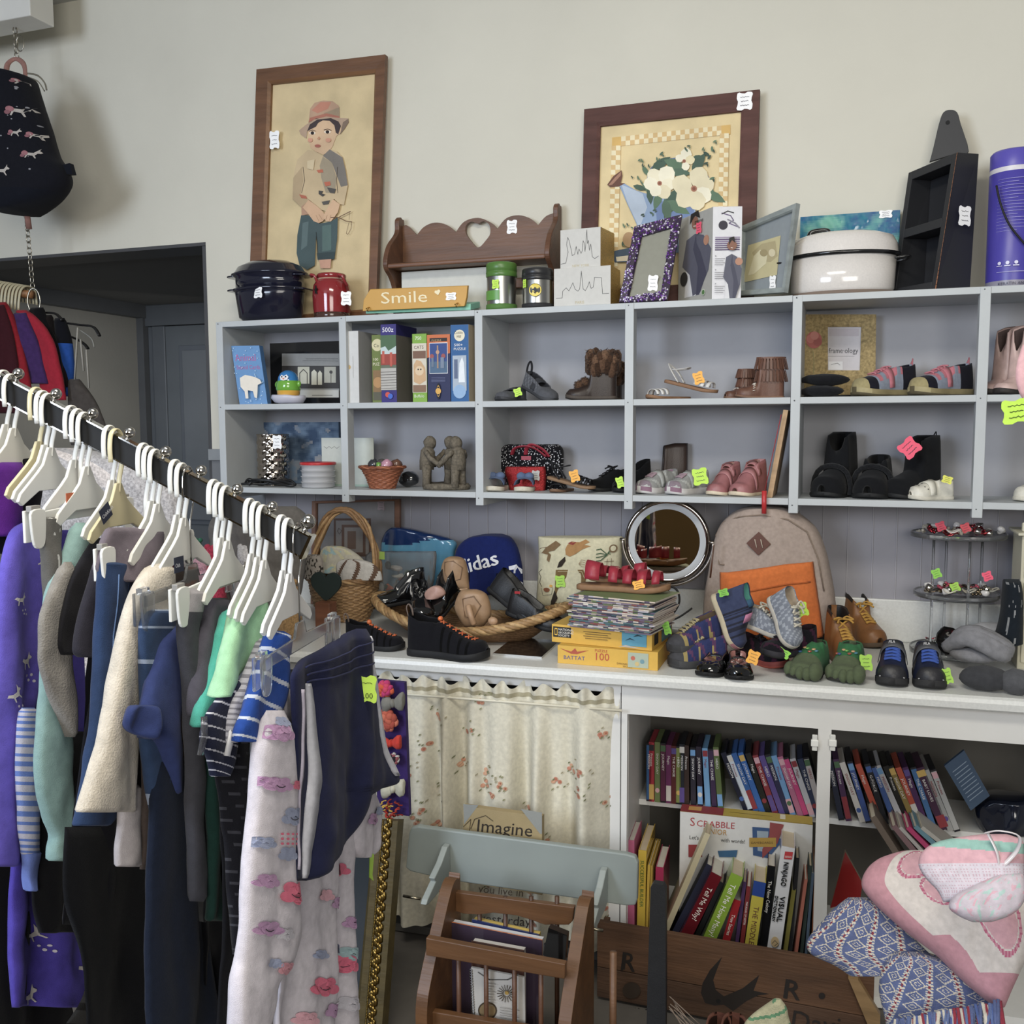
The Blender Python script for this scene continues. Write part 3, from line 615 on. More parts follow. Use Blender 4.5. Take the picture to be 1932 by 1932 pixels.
# --- red crock
c = G(627, -.13, ZT); t = thing('ceramic_crock', 'shiny red ceramic crock with a star cut-out, right of the dark roasting pan', 'crock', tuple(c)); c = tuple(c)
b = B(); b.lathe([(0, 0), (.064, 0), (.066, .028)], '#4a3026', 36, c); b.lathe([(.066, .026), (.068, .045), (.070, .09), (.066, .125), (.055, .143), (.049, .146), (.049, .15)], '#8f1c22', 36, c, cap=False)
b.lathe([(.049, .149), (.053, .153), (.054, .162), (.05, .167), (.044, .166), (.043, .12), (0, .1)], '#8f1c22', 36, c, cap=False); b.make('pot', 'gloss', t)
b = B(); b.tube([(c[0]+.051*cos(a*pi/12), c[1]+.051*sin(a*pi/12), ZT+.147) for a in range(24)], .0028, '#b5917a', 6, closed=True); b.make('twine', 'cloth', t)
for px in (646, 594):
    b = B(); p = P(px, 528, y=c[1]-.045); b.tube(smooth_open([p+V((-.014, .004, .012)), p+V((-.010, -.01, .018)), p+V((.006, -.012, .012)), p+V((.011, -.006, -.004)), p+V((.013, .01, -.018))]), .005, '#96242a', 8); b.make('handle', 'gloss', t)
b = B(); p = P(598, 548, y=c[1]-.062); fr = FR(p, (.75, -.66, 0)); b.prism(fr, [(.018*(1 if i % 2 == 0 else .42)*sin(i*pi/5), .018*(1 if i % 2 == 0 else .42)*cos(i*pi/5)) for i in range(10)], .004, '#120a0c', d0=-.006); b.make('star_opening', 'matte', t)
price_tag(t, pframe(653, 563, y=c[1]-.064, ang=.45), .034, .046)
# --- smile hook board (yellow plank tilted on a mint one)
yb = -.17; A = P(700, 560, y=yb)
def qplank(name, t, pts, y, th, col, mt='paint', sl=.0):
    ps = [P(a, c, y=y) for a, c in pts]; nn = (ps[1]-ps[0]).cross(ps[2]-ps[1]).normalized(); nn = nn if nn.y < 0 else -nn
    b = B(); k = len(ps); b.add(ps+[p+V((0, th, th*.2)) for p in ps], [tuple(range(k)), tuple(range(2*k-1, k-1, -1))]+[(i, k+i, k+(i+1) % k, (i+1) % k) for i in range(k)], col, False); return b.make(name, mt, t, bev=.002)
t = thing('hook_board', 'yellow wooden plank lettered Smile over a mint strip with brass hooks', 'sign', (P(785, 575, y=-.17).x, -.17, ZT))
qplank('mint_plank', t, [(690, 581), (888, 573), (888, 585), (690, 592)], -.165, .09, '#7fc9ae')
qplank('yellow_plank', t, [(698, 546), (882, 539), (880, 561), (876, 578), (684, 587), (686, 566)], -.19, .016, '#cf9a2c')
b = B(); ps = lambda a, c: P(a, c, y=-.19); art(b, ps, [('t', 'Smile', 718, 573, 31, '#f1e2b4', .04, 1.35), ('c', 823, 551, 3, '#f1e2b4'), ('c', 828, 549.5, 3, '#f1e2b4'), ('p', [(820.4, 552), (831, 550.5), (827, 557)], '#f1e2b4')], fy=-1, lift0=.001, nrm=(0, -1, 0)); b.make('lettering', 'paint', t)
price_tag(t, pframe(851, 559, y=-.192), .036, .024)
for px, py in ((696, 584), (863, 576)):
    b = B(); p = P(px, py, y=-.196); b.tube(smooth_open([p+V((0, .004, .008)), p+V((0, -.01, .004)), p+V((0, -.012, -.004)), p+V((0, -.004, -.006))]), .002, '#b48c3c', 6); b.tube([p+V((-.005, -.012, .002)), p+V((.005, -.012, .002))], .002, '#b48c3c', 6); b.make('hook', 'metal', t)
# --- scalloped heart wall shelf
t = thing('wall_shelf', 'brown wooden wall shelf with scalloped back and heart cut-out', 'shelf', (P(895, 560, y=-.03).x, -.06, ZT))
yB = -.0; c4 = crop(400, 80, 3.512)
bk = lambda a, c: P(a, c, y=yB)
def rim(pts, k=5): return [(p[0], p[1]) for p in smooth_open([(a, c, 0) for a, c in pts], k)]
top = rim([(757, 428), (767, 425), (778, 435), (786, 444)])[:-1]+rim([(786, 444), (800, 428), (820, 420), (842, 424), (860, 438)])[:-1]+rim([(860, 438), (876, 418), (902, 411), (926, 420), (938, 432)])[:-1]+rim([(938, 432), (955, 412), (978, 406), (1000, 412), (1015, 425)])[:-1]+rim([(1015, 425), (1030, 408), (1048, 401)])
W_ = '#6b4526'
heart = [(902, 467), (886, 452), (878, 438), (880, 424), (890, 418), (902, 422), (912, 417), (923, 424), (925, 440), (917, 453)]
hs = [(p[0], p[1]) for p in smooth_closed([(a, c, 0) for a, c in heart], 3)]
# back board: left and right halves around the heart
hl = [p for p in hs]; i0 = min(range(len(hs)), key=lambda i: hs[i][1] if abs(hs[i][0]-902) < 5 else 999); ib = max(range(len(hs)), key=lambda i: hs[i][1])
ib = 0; i0 = min(range(len(hs)), key=lambda i: abs(hs[i][0]-902)+abs(hs[i][1]-422))
left = hs[ib:i0+1]; right = hs[i0:]+[hs[0]]
km = min(range(len(top)), key=lambda i: abs(top[i][0]-902))
pl = top[:km+1]+list(reversed(left))+[(902, 489), (757, 495)]; pr = top[km:]+[(1048, 482), (902, 489)]+list(reversed(right))
b = B()
for po in (pl, pr):
    ps = [bk(*p) for p in po]; k = len(ps); b.add(ps+[p+V((0, .016, 0)) for p in ps], [tuple(range(k)), tuple(range(2*k-1, k-1, -1))]+[(i, k+i, k+(i+1) % k, (i+1) % k) for i in range(k)], W_, False)
b.make('back_board', 'wood', t)
for xs_, name in (((757, 745), 'l'), ((1048, 1056), 'r')):
    X = P(xs_[0], 450, y=yB).x+(-.012 if name == 'l' else .0)
    pro = smooth_open([(0, .47, 0), (-.012, .475, 0), (-.03, .455, 0), (-.035, .40, 0), (-.10, .33, 0), (-.13, .26, 0), (-.125, .22, 0), (-.09, .19, 0), (-.06, .14, 0), (-.055, .06, 0), (-.05, .0, 0)], 4)
    hgt = (P(1057, 385, y=0).z-ZT)/.475 if name == 'r' else (P(750, 412, y=0).z-ZT)/.475
    pts = [(p[0], max(.0, p[1]*hgt)) for p in pro]+[(.016, 0), (.016, .47*hgt)]
    b = B(); fr = FR((X, yB, ZT), (0, 1, 0), (0, 0, 1)); b.prism(fr, pts, -.018 if name == 'l' else -.018, '#64402a'); b.make('side_bracket', 'wood', t, bev=.003)
zsf = P(900, 487, y=-.12).z; xa, xb = P(757, 480, y=yB).x-.003, P(1048, 480, y=yB).x
b = B(); b.box((xa, -.125, zsf-.016), (xb, yB+.004, zsf), '#70492f'); b.make('shelf_board', 'wood', t, bev=.005)
b = B(); b.box((xa, -.012, ZT+.1), (xb, yB+.012, ZT+.135), W_); b.make('lower_rail', 'wood', t, bev=.003)
price_tag(t, FR(P(966, 428, y=yB-.001)), .036, .044)
# --- pale framed board behind the jars
t = thing('picture_frame', 'white mat in a thin black frame, leaning low behind the green jar', 'picture frame', (P(830, 560, y=-.06).x, -.06, ZT))
x0, x1 = P(758, 540, y=-.05).x, P(960, 540, y=-.05).x; z1 = P(850, 508, y=-.05).z
b = B(); b.box((x0, -.05, ZT+.001), (x1, -.035, z1), '#d3d3cb'); b.make('mat_board', 'paper', t)
b = B(); zz = P(830, 576, y=-.06).z; b.box((x0+.1, -.056, ZT+.001), (x1, -.05, ZT+.016), '#2c2624'); b.make('frame_edge', 'paint', t)
# --- food jars
def jar(px0, px1, pyt, label, lidc, bodyc, basec, lid, name='food_jar'):
    xm = (px0+px1)/2; y = -.19; c = G(xm, y, ZT); r = (G(px1, y, ZT).x-G(px0, y, ZT).x)/2*.97; h = P(xm, pyt, y=y-r*.6).z-ZT
    t = thing(name, label, 'jar', tuple(c), 0); c = tuple(c)
    b = B(); b.lathe([(0, 0), (r*.93, 0), (r, .004), (r, h*.12), (r*.95, h*.125)], basec, 36, c, cap=False); b.make('base', 'rubber', t)
    b = B(); b.lathe([(r*.94, h*.12), (r*.95, h*.7), (r*.94, h*.715)], bodyc, 36, c, cap=False); b.make('steel_body', 'metal', t)
    b = B(); b.lathe([(r*.97, h*.70), (r, h*.715), (r, h*.8), (r*.96, h*.81), (r, h*.82), (r*.98, h*.97), (r*.9, h), (0, h)], lidc, 36, c, cap=False); b.make('lid', 'plastic', t)
    return t, c, r, h
t, c, r, h = jar(918, 975, 494, 'steel food jar with green lid and green base', '#4c7a2c', '#a9a9a4', '#4c7a2c', .3)
b = B(); b.loft([[V((c[0]+r*1.0*cos(a), c[1]+r*1.0*sin(a), c[2]+z)) for a in [radians(-150+i*6) for i in range(13)]] for z in (h*.2, h*.4)], '#5b9a38', cap=False, closed=False); b.make('green_print', 'plastic', t)
price_tag(t, pframe(935, 536, y=c[1]-r*1.03, ang=-.15), .024, .028, NEON)
t, c, r, h = jar(985, 1044, 505, 'steel food jar with black lid and a yellow oval emblem', '#2a2a2c', '#a9a9a4', '#26262a', .3)
b = B(); fr = FR((c[0]+.004, c[1]-r*.96, c[2]+h*.43)); R_ = r*1.03
cyl = lambda a, q: V((c[0]+R_*sin((a+.008)/R_), c[1]-R_*cos((a+.008)/R_), c[2]+h*.43+q))
bat = [(-.017, .004), (-.013, .011), (-.012, .005), (-.006, .004), (-.003, .006), (-.002, .010), (-.001, .008), (.001, .008), (.002, .010), (.003, .006), (.006, .004), (.012, .005), (.013, .011), (.017, .004), (.017, -.004), (.012, -.011), (.010, -.006), (.005, -.006), (0, -.013), (-.005, -.006), (-.010, -.006), (-.012, -.011), (-.017, -.004)]
art(b, cyl, [('c', 0, 0, .0225, '#1b1a18', .0215), ('c', 0, 0, .0212, '#e8cf2c', .0202), ('p', bat, '#151515')], nrm=(.35, -.94, 0), lift=.0005, lift0=.001); b.make('oval_emblem', 'plastic', t)
price_tag(t, pframe(990, 535, y=c[1]-r*.8, ang=-.7), .018, .026, NEON)
# --- white boxes with line drawings
def skyline(pts): return ('l', pts, '#3a3a3c', .0014)
ny = [(.02, .12), (.14, .14), (.2, .42), (.16, .62), (.19, .8), (.22, .72), (.27, .5), (.3, .32), (.36, .35), (.4, .55), (.44, .34), (.47, .48), (.52, .36), (.55, .42), (.57, .68), (.6, .62), (.62, .4), (.64, .62), (.66, .95), (.68, .6), (.7, .68), (.73, .42), (.76, .58), (.8, .25), (.86, .2), (.95, .26)]
pa = [(.04, .25), (.15, .25), (.16, .42), (.22, .5), (.27, .42), (.3, .5), (.34, .62), (.38, .45), (.43, .4), (.46, .45), (.49, .9), (.52, .45), (.56, .4), (.6, .5), (.63, .62), (.66, .45), (.7, .48), (.72, .72), (.84, .7), (.86, .3), (.97, .3)]
zp = P(1100, 509, y=-.15).z
A = G(1152, -.21, ZT); Lp = G(1045, -.2, ZT); D = G(1176, -.10, ZT)
t1 = carton('gift_box', 'lower white box with a Paris skyline drawing and gold glitter side', 'box', A, Lp, G(1169, -.10, ZT), ZT, zp-ZT, '#c9c7c1', '#b08c3c', '#c9c7c1', artL=[skyline(pa), ('t', 'PARIS', .38, .08, .1, '#c2b48a')], group=None, mt='paper')
b = B(); A_ = V((A.x, A.y, ZT)); R_ = V((G(1169, -.10, ZT).x, -.10, ZT)); nn = (R_-A_).cross(V((0, 0, 1))).normalized()*.0012; hh = V((0, 0, zp-ZT-.002)); b.add([A_+nn, R_+nn, R_+nn+hh, A_+nn+hh], [(0, 1, 2, 3)], '#c9a040', False); b.make('glitter_side', 'glitter', t1)
A = G(1133, -.20, zp); Lp = G(1057, -.19, zp); R_ = G(1158, -.08, zp); h2 = P(1133, 428, y=-.2).z-zp
t1 = carton('gift_box', 'upper white box with a New York skyline drawing, stacked on the Paris box', 'box', A, Lp, R_, zp+.0005, h2, '#c9c7c1', '#b08c3c', '#c9c7c1', artL=[skyline(ny), ('t', 'NEW YORK', .3, .02, .09, '#c2b48a')], mt='paper')
b = B(); A_ = V((A.x, A.y, zp)); R_ = V((R_.x, R_.y, zp)); nn = (R_-A_).cross(V((0, 0, 1))).normalized()*.0012; hh = V((0, 0, h2-.001)); b.add([A_+nn+V((0, 0, .002)), R_+nn+V((0, 0, .002)), R_+nn+hh, A_+nn+hh], [(0, 1, 2, 3)], '#c9a040', False); b.make('glitter_side', 'glitter', t1)
# --- jewelled frame, leaning
cj = crop(900, 150, 3.5127)
pj = [(1048, 985), (1362, 905), (1262, 1478), (945, 1488)]; pi_ = [(1095, 1045), (1288, 990), (1222, 1415), (1010, 1445)]
o, n = plane(-.235, ZT, -.15, ZT+.29); n = V(n)
pj = [PP(*cj(*p), o, n) for p in pj]; pi_ = [PP(*cj(*p), o, n) for p in pi_]; pj = [clampz(p, ZT+.001) for p in pj]
t = thing('picture_frame', 'purple and silver jewelled picture frame without a picture', 'picture frame', tuple((pj[2]+pj[3])/2))
qframe(t, pj, pi_, n, .012, '#2c1c38', 'plastic'); sheet(t, pi_, n, .003, '#8a8a7c', 'paper', 'backing')
b = B(); rnd = random.Random(5)
for i in range(520):
    k = rnd.randrange(4); a = rnd.random(); q = rnd.uniform(.02, 1); j = (k+1) % 4
    p = (pj[k].lerp(pj[j], a)).lerp(pi_[k].lerp(pi_[j], a), q)+n*.011
    r = rnd.uniform(.002, .0042); c = rnd.choice(['#5c2a86', '#8b4fb4', '#cfc9d6', '#e8e4ee', '#6a3594', '#a08cb0', '#3c2260'])
    fr = FR(p, (1, 0, 0)); b.add([fr @ V((r*cos(x*pi/3), r*sin(x*pi/3), .0)) for x in range(6)]+[fr @ V((r*.5*cos(x*pi/3), r*.5*sin(x*pi/3), r*.8)) for x in range(6)], [(x, (x+1) % 6, 6+(x+1) % 6, 6+x) for x in range(6)]+[tuple(range(6, 12))], c, False)
ob = b.make('jewels', 'gloss', t); ob['kind'] = 'stuff'
price_tag(t, FR(PP(1232, 534, o+n*.006, n)), .03, .046, rot=-.05)
# --- baby carrier box
A = G(1343, -.235, ZT); L_ = G(1279, -.08, ZT); R_ = G(1398, -.21, ZT); H = P(1343, 390, y=-.235).z-ZT
pf = lambda sx, sy, k: [('p', [(sx+a*k, sy+c*k*.55) for a, c in q], col) for q, col in (
  ([(-.35, -.75), (.12, -.75), (.2, -.1), (-.3, -.1)], '#d9d9dc'), ([(-.42, -.1), (-.3, .42), (-.05, .5), (.2, .42), (.42, .1), (.35, -.3), (.1, -.7), (-.1, -.75), (-.2, -.3)], '#5b5c6c'), ([(-.02, .5), (.0, .3), (.12, .1), (.3, -.35), (.1, -.75), (0, -.75), (.05, -.2), (-.1, .2)], '#46475a'))]+[('c', sx-.05*k, sy+.72*k*.55, .07*k, '#8d5f4a'), ('c', sx+.28*k, sy+.3*k*.55, .055*k, '#b98468'), ('p', [(sx-.2*k, sy+.72*k*.55), (sx-.17*k, sy+.92*k*.55), (sx+.05*k, sy+.95*k*.55), (sx+.1*k, sy+.78*k*.55), (sx-.05*k, sy+.86*k*.55)], '#1f1a1a'), ('l', [(sx-.09*k, sy+.66*k*.55), (sx-.02*k, sy+.65*k*.55)], '#f2e8e0', .002)]
fL = pf(.55, .5, 1.0)+[('r', .0, .97, .0, .97, '#555'), ('t', 'treuse', .5, .88, .07, '#1c1c1c'), ('c', .2, .3, .08, '#2a2a2c'), ('c', .78, .1, .035, '#d9e0d0'), ('c', .78, .1, .028, '#4f7a40')]
fR = [('c', .35, .8, .05, '#33303c'), ('l', [(.3, .93), (.6, .9), (.7, .85), (.55, .82), (.85, .78)], '#6a5a80', .003), ('l', [(.3, .92), (.5, .95), (.7, .93)], '#222', .003), ('l', [(.5, .86), (.75, .82), (.9, .77)], '#8d8a96', .004)]
for i in range(7): fR.append(('r', .08, .53+i*.022, .92, .53+i*.022+.012, ['#4c3560', '#4c3560', '#5f4874', '#6f5a84', '#8a789c', '#5f4874', '#a99cb4'][i]))
for i in range(3): 
    for j in range(4): fR.append(('l', [(.08, .44-i*.15-j*.022), (.42-.05*(j % 2), .44-i*.15-j*.022)], '#6a6a70', .0012))
    fR.append(('t', 'v', .08, .46-i*.15, .035, '#222'))
fR += [x for x in pf(.68, .28, .75)]
t = carton('carrier_box', 'white and grey box showing a woman wearing a baby sling', 'box', A, L_, R_, ZT, H, '#a9a8a2', '#dedde0', '#7a5c48', fL, fR)
price_tag(t, FR(A.lerp(L_, .35)+V((-.004, -.004, H*.82)), (A-L_).normalized()), .028, .032, HOTP)
# --- grey frame with a photograph, angled
pts = [(1398, 431), (1510, 385), (1487, 553), (1399, 558)]
yA, yC = -.03, -.24
A4 = [P(1400, 431, y=-.06), P(1510, 385, y=-.20), P(1486, 553, y=-.245), P(1399, 559, y=-.10)]
u = (A4[2]-A4[3]).normalized(); v = (A4[0]-A4[3]).normalized(); n = u.cross(v).normalized()
t = thing('picture_frame', 'pale grey wooden frame around a cream photograph, standing at an angle', 'picture frame', tuple((A4[2]+A4[3])/2))
A4 = [PP(*p, A4[3], n) for p in ((1400, 431), (1510, 385), (1487, 553), (1399, 559))]; A4 = [clampz(p, ZT+.001) for p in A4]
def shrink(q, k, c=None): c = sum(q, V((0, 0, 0)))/4; return [c+(p-c)*k for p in q]
I4 = shrink(A4, .86); qframe(t, A4, I4, n, .016, '#8e9695', 'wood', col2='#9ba3a1'); sheet(t, I4, n, .003, '#8b9398', 'paper', 'mat_board')
c8 = crop(1380, 180, 3.5); ph = [PP(*c8(*p), A4[3]+n*.002, n) for p in ((110, 990), (325, 925), (300, 1185), (80, 1235))]
b = B(); b.poly(ph, '#c6bb8c'); art(b, pxmap(c8, A4[3]+n*.002, n), [('p', [(135, 1040), (200, 980), (290, 960), (305, 1060), (260, 1100), (170, 1090)], '#b4a67c'), ('p', [(150, 1060), (190, 1020), (240, 1040), (230, 1110), (150, 1180), (110, 1190)], '#d6cda6'), ('c', 215, 1040, 26, '#a5966c', 24), ('c', 270, 1040, 22, '#d9cda8', 26)], nrm=tuple(n)); b.make('photograph', 'paper', t)
price_tag(t, FR(PP(1458, 534, A4[3]+n*.005, n), u), .026, .042)
# --- teal canvas
x0 = P(1508, 470, y=-.03).x; x1 = P(1697, 470, y=-.03).x; t = thing('canvas_painting', 'blue-green abstract canvas behind the white roasting pan', 'painting', ((x0+x1)/2, -.02, ZT))
def teal(u, v):
    k = noise.noise(V((u*9, v*7, 2)))+.6*noise.noise(V((u*24, v*24, 5))); g = noise.noise(V((u*5, v*5, 9)))
    c = mixc('#1e7f97', '#2b5c92', min(1, max(0, .5+k+u*.4-.2))); return mixc(c, '#74c0ae', max(0, min(1, g*1.5+k*.5-.1+.4*(1-abs(u-.5)*3))))
zt_ = P(1600, 401, y=-.02).z; b = B(); b.box((x0, -.003, ZT+.001), (x1, .012, zt_), '#2c7c92'); b.make('canvas', 'canvas', t)
b = B(); b.grid(70, 40, lambda a, c: (x0+(x1-x0)*a, -.0034-.0015*max(0, noise.noise(V((a*30, c*18, 3)))), ZT+.001+(zt_-ZT-.001)*c), teal); b.make('brushwork', 'gloss', t)
price_tag(t, FR(P(1671, 404, y=-.006)), .036, .022)
# --- white enamel roaster
c = G(1588, -.125, ZT); t = thing('enamel_roaster', 'white enamel roasting pan with lid and black rim', 'pan', tuple(c)); c = tuple(c); wv = '#dcd6d0'
def rr(prof, col, b): return b.lathe(prof, col, 48, c, 1.28, .88)
b = B(); rr([(0, .002), (.105, .002), (.117, .02), (.121, .118)], wv, b); b.make('pan_base', 'enamel', t)
b = B(); b.lathe([(.12, .115), (.129, .118), (.130, .126), (.122, .128)], '#1a1a1c', 48, c, 1.28, .88, cap=False); b.make('rim', 'enamel', t)
b = B(); b.lathe([(.126, .126), (.124, .131), (.122, .155), (.112, .178), (.085, .19), (0, .193)], wv, 48, c, 1.28, .88, cap=False); b.make('lid', 'enamel', t)
b = B(); p = V((c[0]-.07, c[1]+.0, c[2]+.192)); b.tube(smooth_open([p+V((-.03, 0, -.006)), p+V((-.022, 0, .012)), p+V((.022, 0, .014)), p+V((.03, 0, -.004))]), .006, '#1c1c1e', 8, flat=1.2); b.make('lid_handle', 'enamel', t)
for sg in (-1, 1):
    b = B(); p = V((c[0]+sg*.145, c[1]-.05, c[2]+.10)); b.tube(smooth_open([p+V((0, -.03, 0)), p+V((sg*.035, -.028, .004)), p+V((sg*.042, 0, .005)), p+V((sg*.035, .03, .004)), p+V((0, .04, 0))]), .006, '#202022', 8, flat=.6); b.make('handle', 'enamel', t)
b = B(); b.lathe([(.119, .003), (.1205, .01), (.121, .012)], '#7c6a5c', 48, c, 1.28, .88, cap=False); b.make('worn_edge', 'matte', t)
# --- black hanging display box
t = thing('display_box', 'worn black wooden box shelf with two compartments and a hanging tab', 'shelf', (P(1765, 540, y=-.15).x, -.15, ZT))
def Z(px, py, y): return P(px, py, y=y).z
A = G(1765, -.235, ZT); R_ = G(1830, -.16, ZT); L_ = G(1680, -.10, ZT)
hb = Z(1812, 288, -.235)-ZT; ul = (A-L_); d = (R_-A)
# front plane leans back: top corners from the photo
fTL = P(1714, 326, y=-.03); fTR = P(1806, 287, y=-.16); fBR = A.copy(); fBR.z = ZT+.001; fBL = L_.copy(); fBL.z = ZT+.001
dv = (R_-A); dv.z = 0; KB = '#26272b'
dT = P(1847, 290, y=-.10)-fTR
def q3(u, v, w): # u across, v up, w depth
    a = fBL.lerp(fBR, u); c = fTL.lerp(fTR, u); p = a.lerp(c, v); return p+dv.lerp(dT, v)*w
def slab(b, u0, u1, v0, v1, w0, w1, col=KB):
    vs = [q3(u, v, w) for v in (v0, v1) for u, w in ((u0, w0), (u1, w0), (u1, w1), (u0, w1))]
    b.add(vs, [(0, 3, 2, 1), (4, 5, 6, 7), (0, 1, 5, 4), (1, 2, 6, 5), (2, 3, 7, 6), (3, 0, 4, 7)], col, False)
for nm, a in (('side_panel', (0, .1, 0, 1, 0, 1)), ('side_panel', (.9, 1, 0, 1, 0, 1)), ('top_board', (.1, .9, .93, 1, 0, 1)), ('bottom_board', (.1, .9, 0, .06, 0, 1)), ('middle_shelf', (.1, .9, .46, .53, 0, 1)), ('back_board', (.1, .9, .06, .93, .85, 1))):
    b = B(); slab(b, *a); b.make(nm, 'paint', t, bev=.0015)
b = B()
for k in range(30):
    v = k/30; p = q3(1.0, v, 0)+V((.0, -.0012, 0)); q = q3(1.0, v+.03, 0)+V((0, -.0012, 0)); b.tube([p, q], .0008 if k > 6 else .002-.0002*k, '#96603c', 5)
b.make('worn_edge', 'matte', t)
tb = [(1754, 305), (1762, 275), (1772, 232), (1780, 212), (1793, 207), (1806, 212), (1813, 235), (1828, 286), (1806, 289)]
ps = [P(a, c, y=-.045) for a, c in [(p[0], p[1]) for p in smooth_open([(a, c, 0) for a, c in tb], 3)]]; b = B(); k = len(ps)
b.add(ps+[p+V((.0, .014, 0)) for p in ps], [tuple(range(k)), tuple(range(2*k-1, k-1, -1))]+[(i, k+i, k+(i+1) % k, (i+1) % k) for i in range(k)], KB, False); b.make('hanging_tab', 'paint', t, bev=.001)
b = B(); b.prism(FR(P(1788, 231, y=-.046)), [(.006*cos(i*pi/6), .006*sin(i*pi/6)) for i in range(12)], .001, '#0c0c0e', d0=-.001); b.make('hanging_hole', 'matte', t)
price_tag(t, FR(P(1819, 409, y=-.18)+V((.0, -.012, 0)), dv.normalized()), .04, .052)
# --- purple canister
c = G(1906, -.13, ZT); r = G(1906, -.13, ZT).x-G(1858, -.13, ZT).x; t = thing('canister', 'tall purple printed canister with a black cord, at the right end of the shelf top', 'canister', tuple(c)); c = tuple(c); pu = '#4a41a8'
hz = lambda py: P(1880, py, y=-.2).z-ZT
b = B(); b.lathe([(0, .001), (r*.98, .001), (r, .008), (r, .022), (r*1.0, .0221)], '#8e8b9c', 40, c, cap=False); b.lathe([(r, .022), (r, hz(322)), (r*.985, hz(322)+.001)], pu, 40, c, cap=False); b.make('tube_body', 'plastic', t)
b = B(); b.lathe([(r*.99, hz(324)), (r*1.0, hz(322)), (r*.985, hz(312))], '#d8d4da', 40, c, cap=False); b.make('white_band', 'plastic', t)
b = B(); b.lathe([(r*.99, hz(313)), (r*.99, hz(284)), (r*.9, hz(279)), (0, hz(279))], '#5a50b8', 40, c, cap=False); b.make('lid', 'plastic', t)
cyl = lambda a, q: V((c[0]+r*1.004*sin(a/r), c[1]-r*1.004*cos(a/r), c[2]+q)); its = []
rnd = random.Random(4)
for i in range(17): its += [('l', [(-.055+k*.011, .16+i*.009) for k in range(10 if i % 5 else 6)], '#8a84cc', .0016)]
its += [('l', [(-.05+k*.01, .045) for k in range(9)], '#c5c2e4', .0014), ('t', 'KERATIN AND', -.045, .008, .012, '#3a3850')]
for k in range(3): its += [('l', [(-.05+k*.022, .062), (-.036+k*.022, .062)], '#d6d4ee', .003), ('c', -.043+k*.022, .07, .005, '#d6d4ee')]
b = B(); art(b, cyl, its, nrm=(.3, -.95, 0), lift=.0002, lift0=.001); b.make('printed_text', 'plastic', t)
b = B(); b.tube(smooth_open([P(1880, 350, y=c[1]-r*.9-.012), P(1888, 385, y=c[1]-r-.012), P(1905, 425, y=c[1]-r-.016), P(1935, 462, y=c[1]-r-.01)]), .003, '#17171a', 8); b.make('cord', 'rubber', t)
# ================= INSIDE THE CUBBIES =================
def sh(label, h, t, z0, o={}, **k): return Shoe(label, xy(h[0], h[1], z0), xy(t[0], t[1], z0), z0, o, **k)
def zpx(px, py, y, z0): return P(px, py, y=y).z-z0
def upbox(label, px0, px1, pyt, y, d, z0, c, cs=None, a=None, aR=None, skew=0, name='puzzle_box', cat='box', group=None, **k):
    """upright box: front face between two pixel columns at depth y"""
    A = G(px0, y, z0); R = G(px1, y+skew, z0); dd = (R-A); dd.z = 0; n = V((-dd.y, dd.x, 0)).normalized()*d; L = A+n; h = zpx(px0, pyt, y, z0)
    if aR: return carton(name, label, cat, R, A, R+n, z0, h, c, cs, cs, a, aR, group, **k)
    return carton(name, label, cat, A, L, R, z0, h, cs or c, c, cs or c, None, a, group, **k)
# cell 1 upper
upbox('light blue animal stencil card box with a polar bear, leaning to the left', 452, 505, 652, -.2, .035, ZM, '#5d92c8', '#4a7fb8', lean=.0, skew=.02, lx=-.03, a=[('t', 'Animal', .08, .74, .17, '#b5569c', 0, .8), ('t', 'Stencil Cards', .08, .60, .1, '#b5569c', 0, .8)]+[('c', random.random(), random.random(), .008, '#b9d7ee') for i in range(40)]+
    [('p', [(.18, .3), (.2, .45), (.4, .5), (.6, .48), (.75, .46), (.9, .42), (.95, .36), (.8, .33), (.75, .2), (.7, .1), (.62, .12), (.6, .22), (.42, .24), (.4, .1), (.3, .1), (.3, .22)], '#e8dfd0')], name='card_box')
c = G(545, -.17, ZM); t = thing('toy_penguin', 'egg-shaped blue, green and yellow toy penguin on a white rocking base', 'toy', tuple(c)); c = tuple(c)
b = B(); b.lathe([(.03, .002), (.055, .006), (.068, .022), (.066, .032), (.05, .028), (0, .024)], '#c8c6d4', 36, c, 1, .75).disp(.004, 20); b.make('rocking_base', 'plastic', t)
b = B(); b.lathe([(0, .02), (.03, .022), (.041, .036), (.043, .052)], '#e0a818', 30, c, cap=False); b.make('yellow_body', 'gloss', t)
b = B(); b.lathe([(.043, .05), (.046, .056), (.043, .078), (.039, .086)], '#6cb026', 30, c, cap=False); b.ell((c[0]-.045, c[1], c[2]+.072), (.012, .008, .014), '#6cb026'); b.ell((c[0]+.045, c[1], c[2]+.074), (.008, .008, .012), '#6cb026'); b.make('green_body', 'gloss', t)
b = B(); b.lathe([(.039, .085), (.036, .1), (.028, .114), (.014, .123), (0, .125)], '#2a7fc4', 30, c, cap=False); b.make('head', 'gloss', t)
cyl = lambda a, q: V((c[0]+a+.006, c[1]-sqrt(max(0, (.0405-.35*max(0, q-.02))**2-a*a)), c[2]+.075+q))
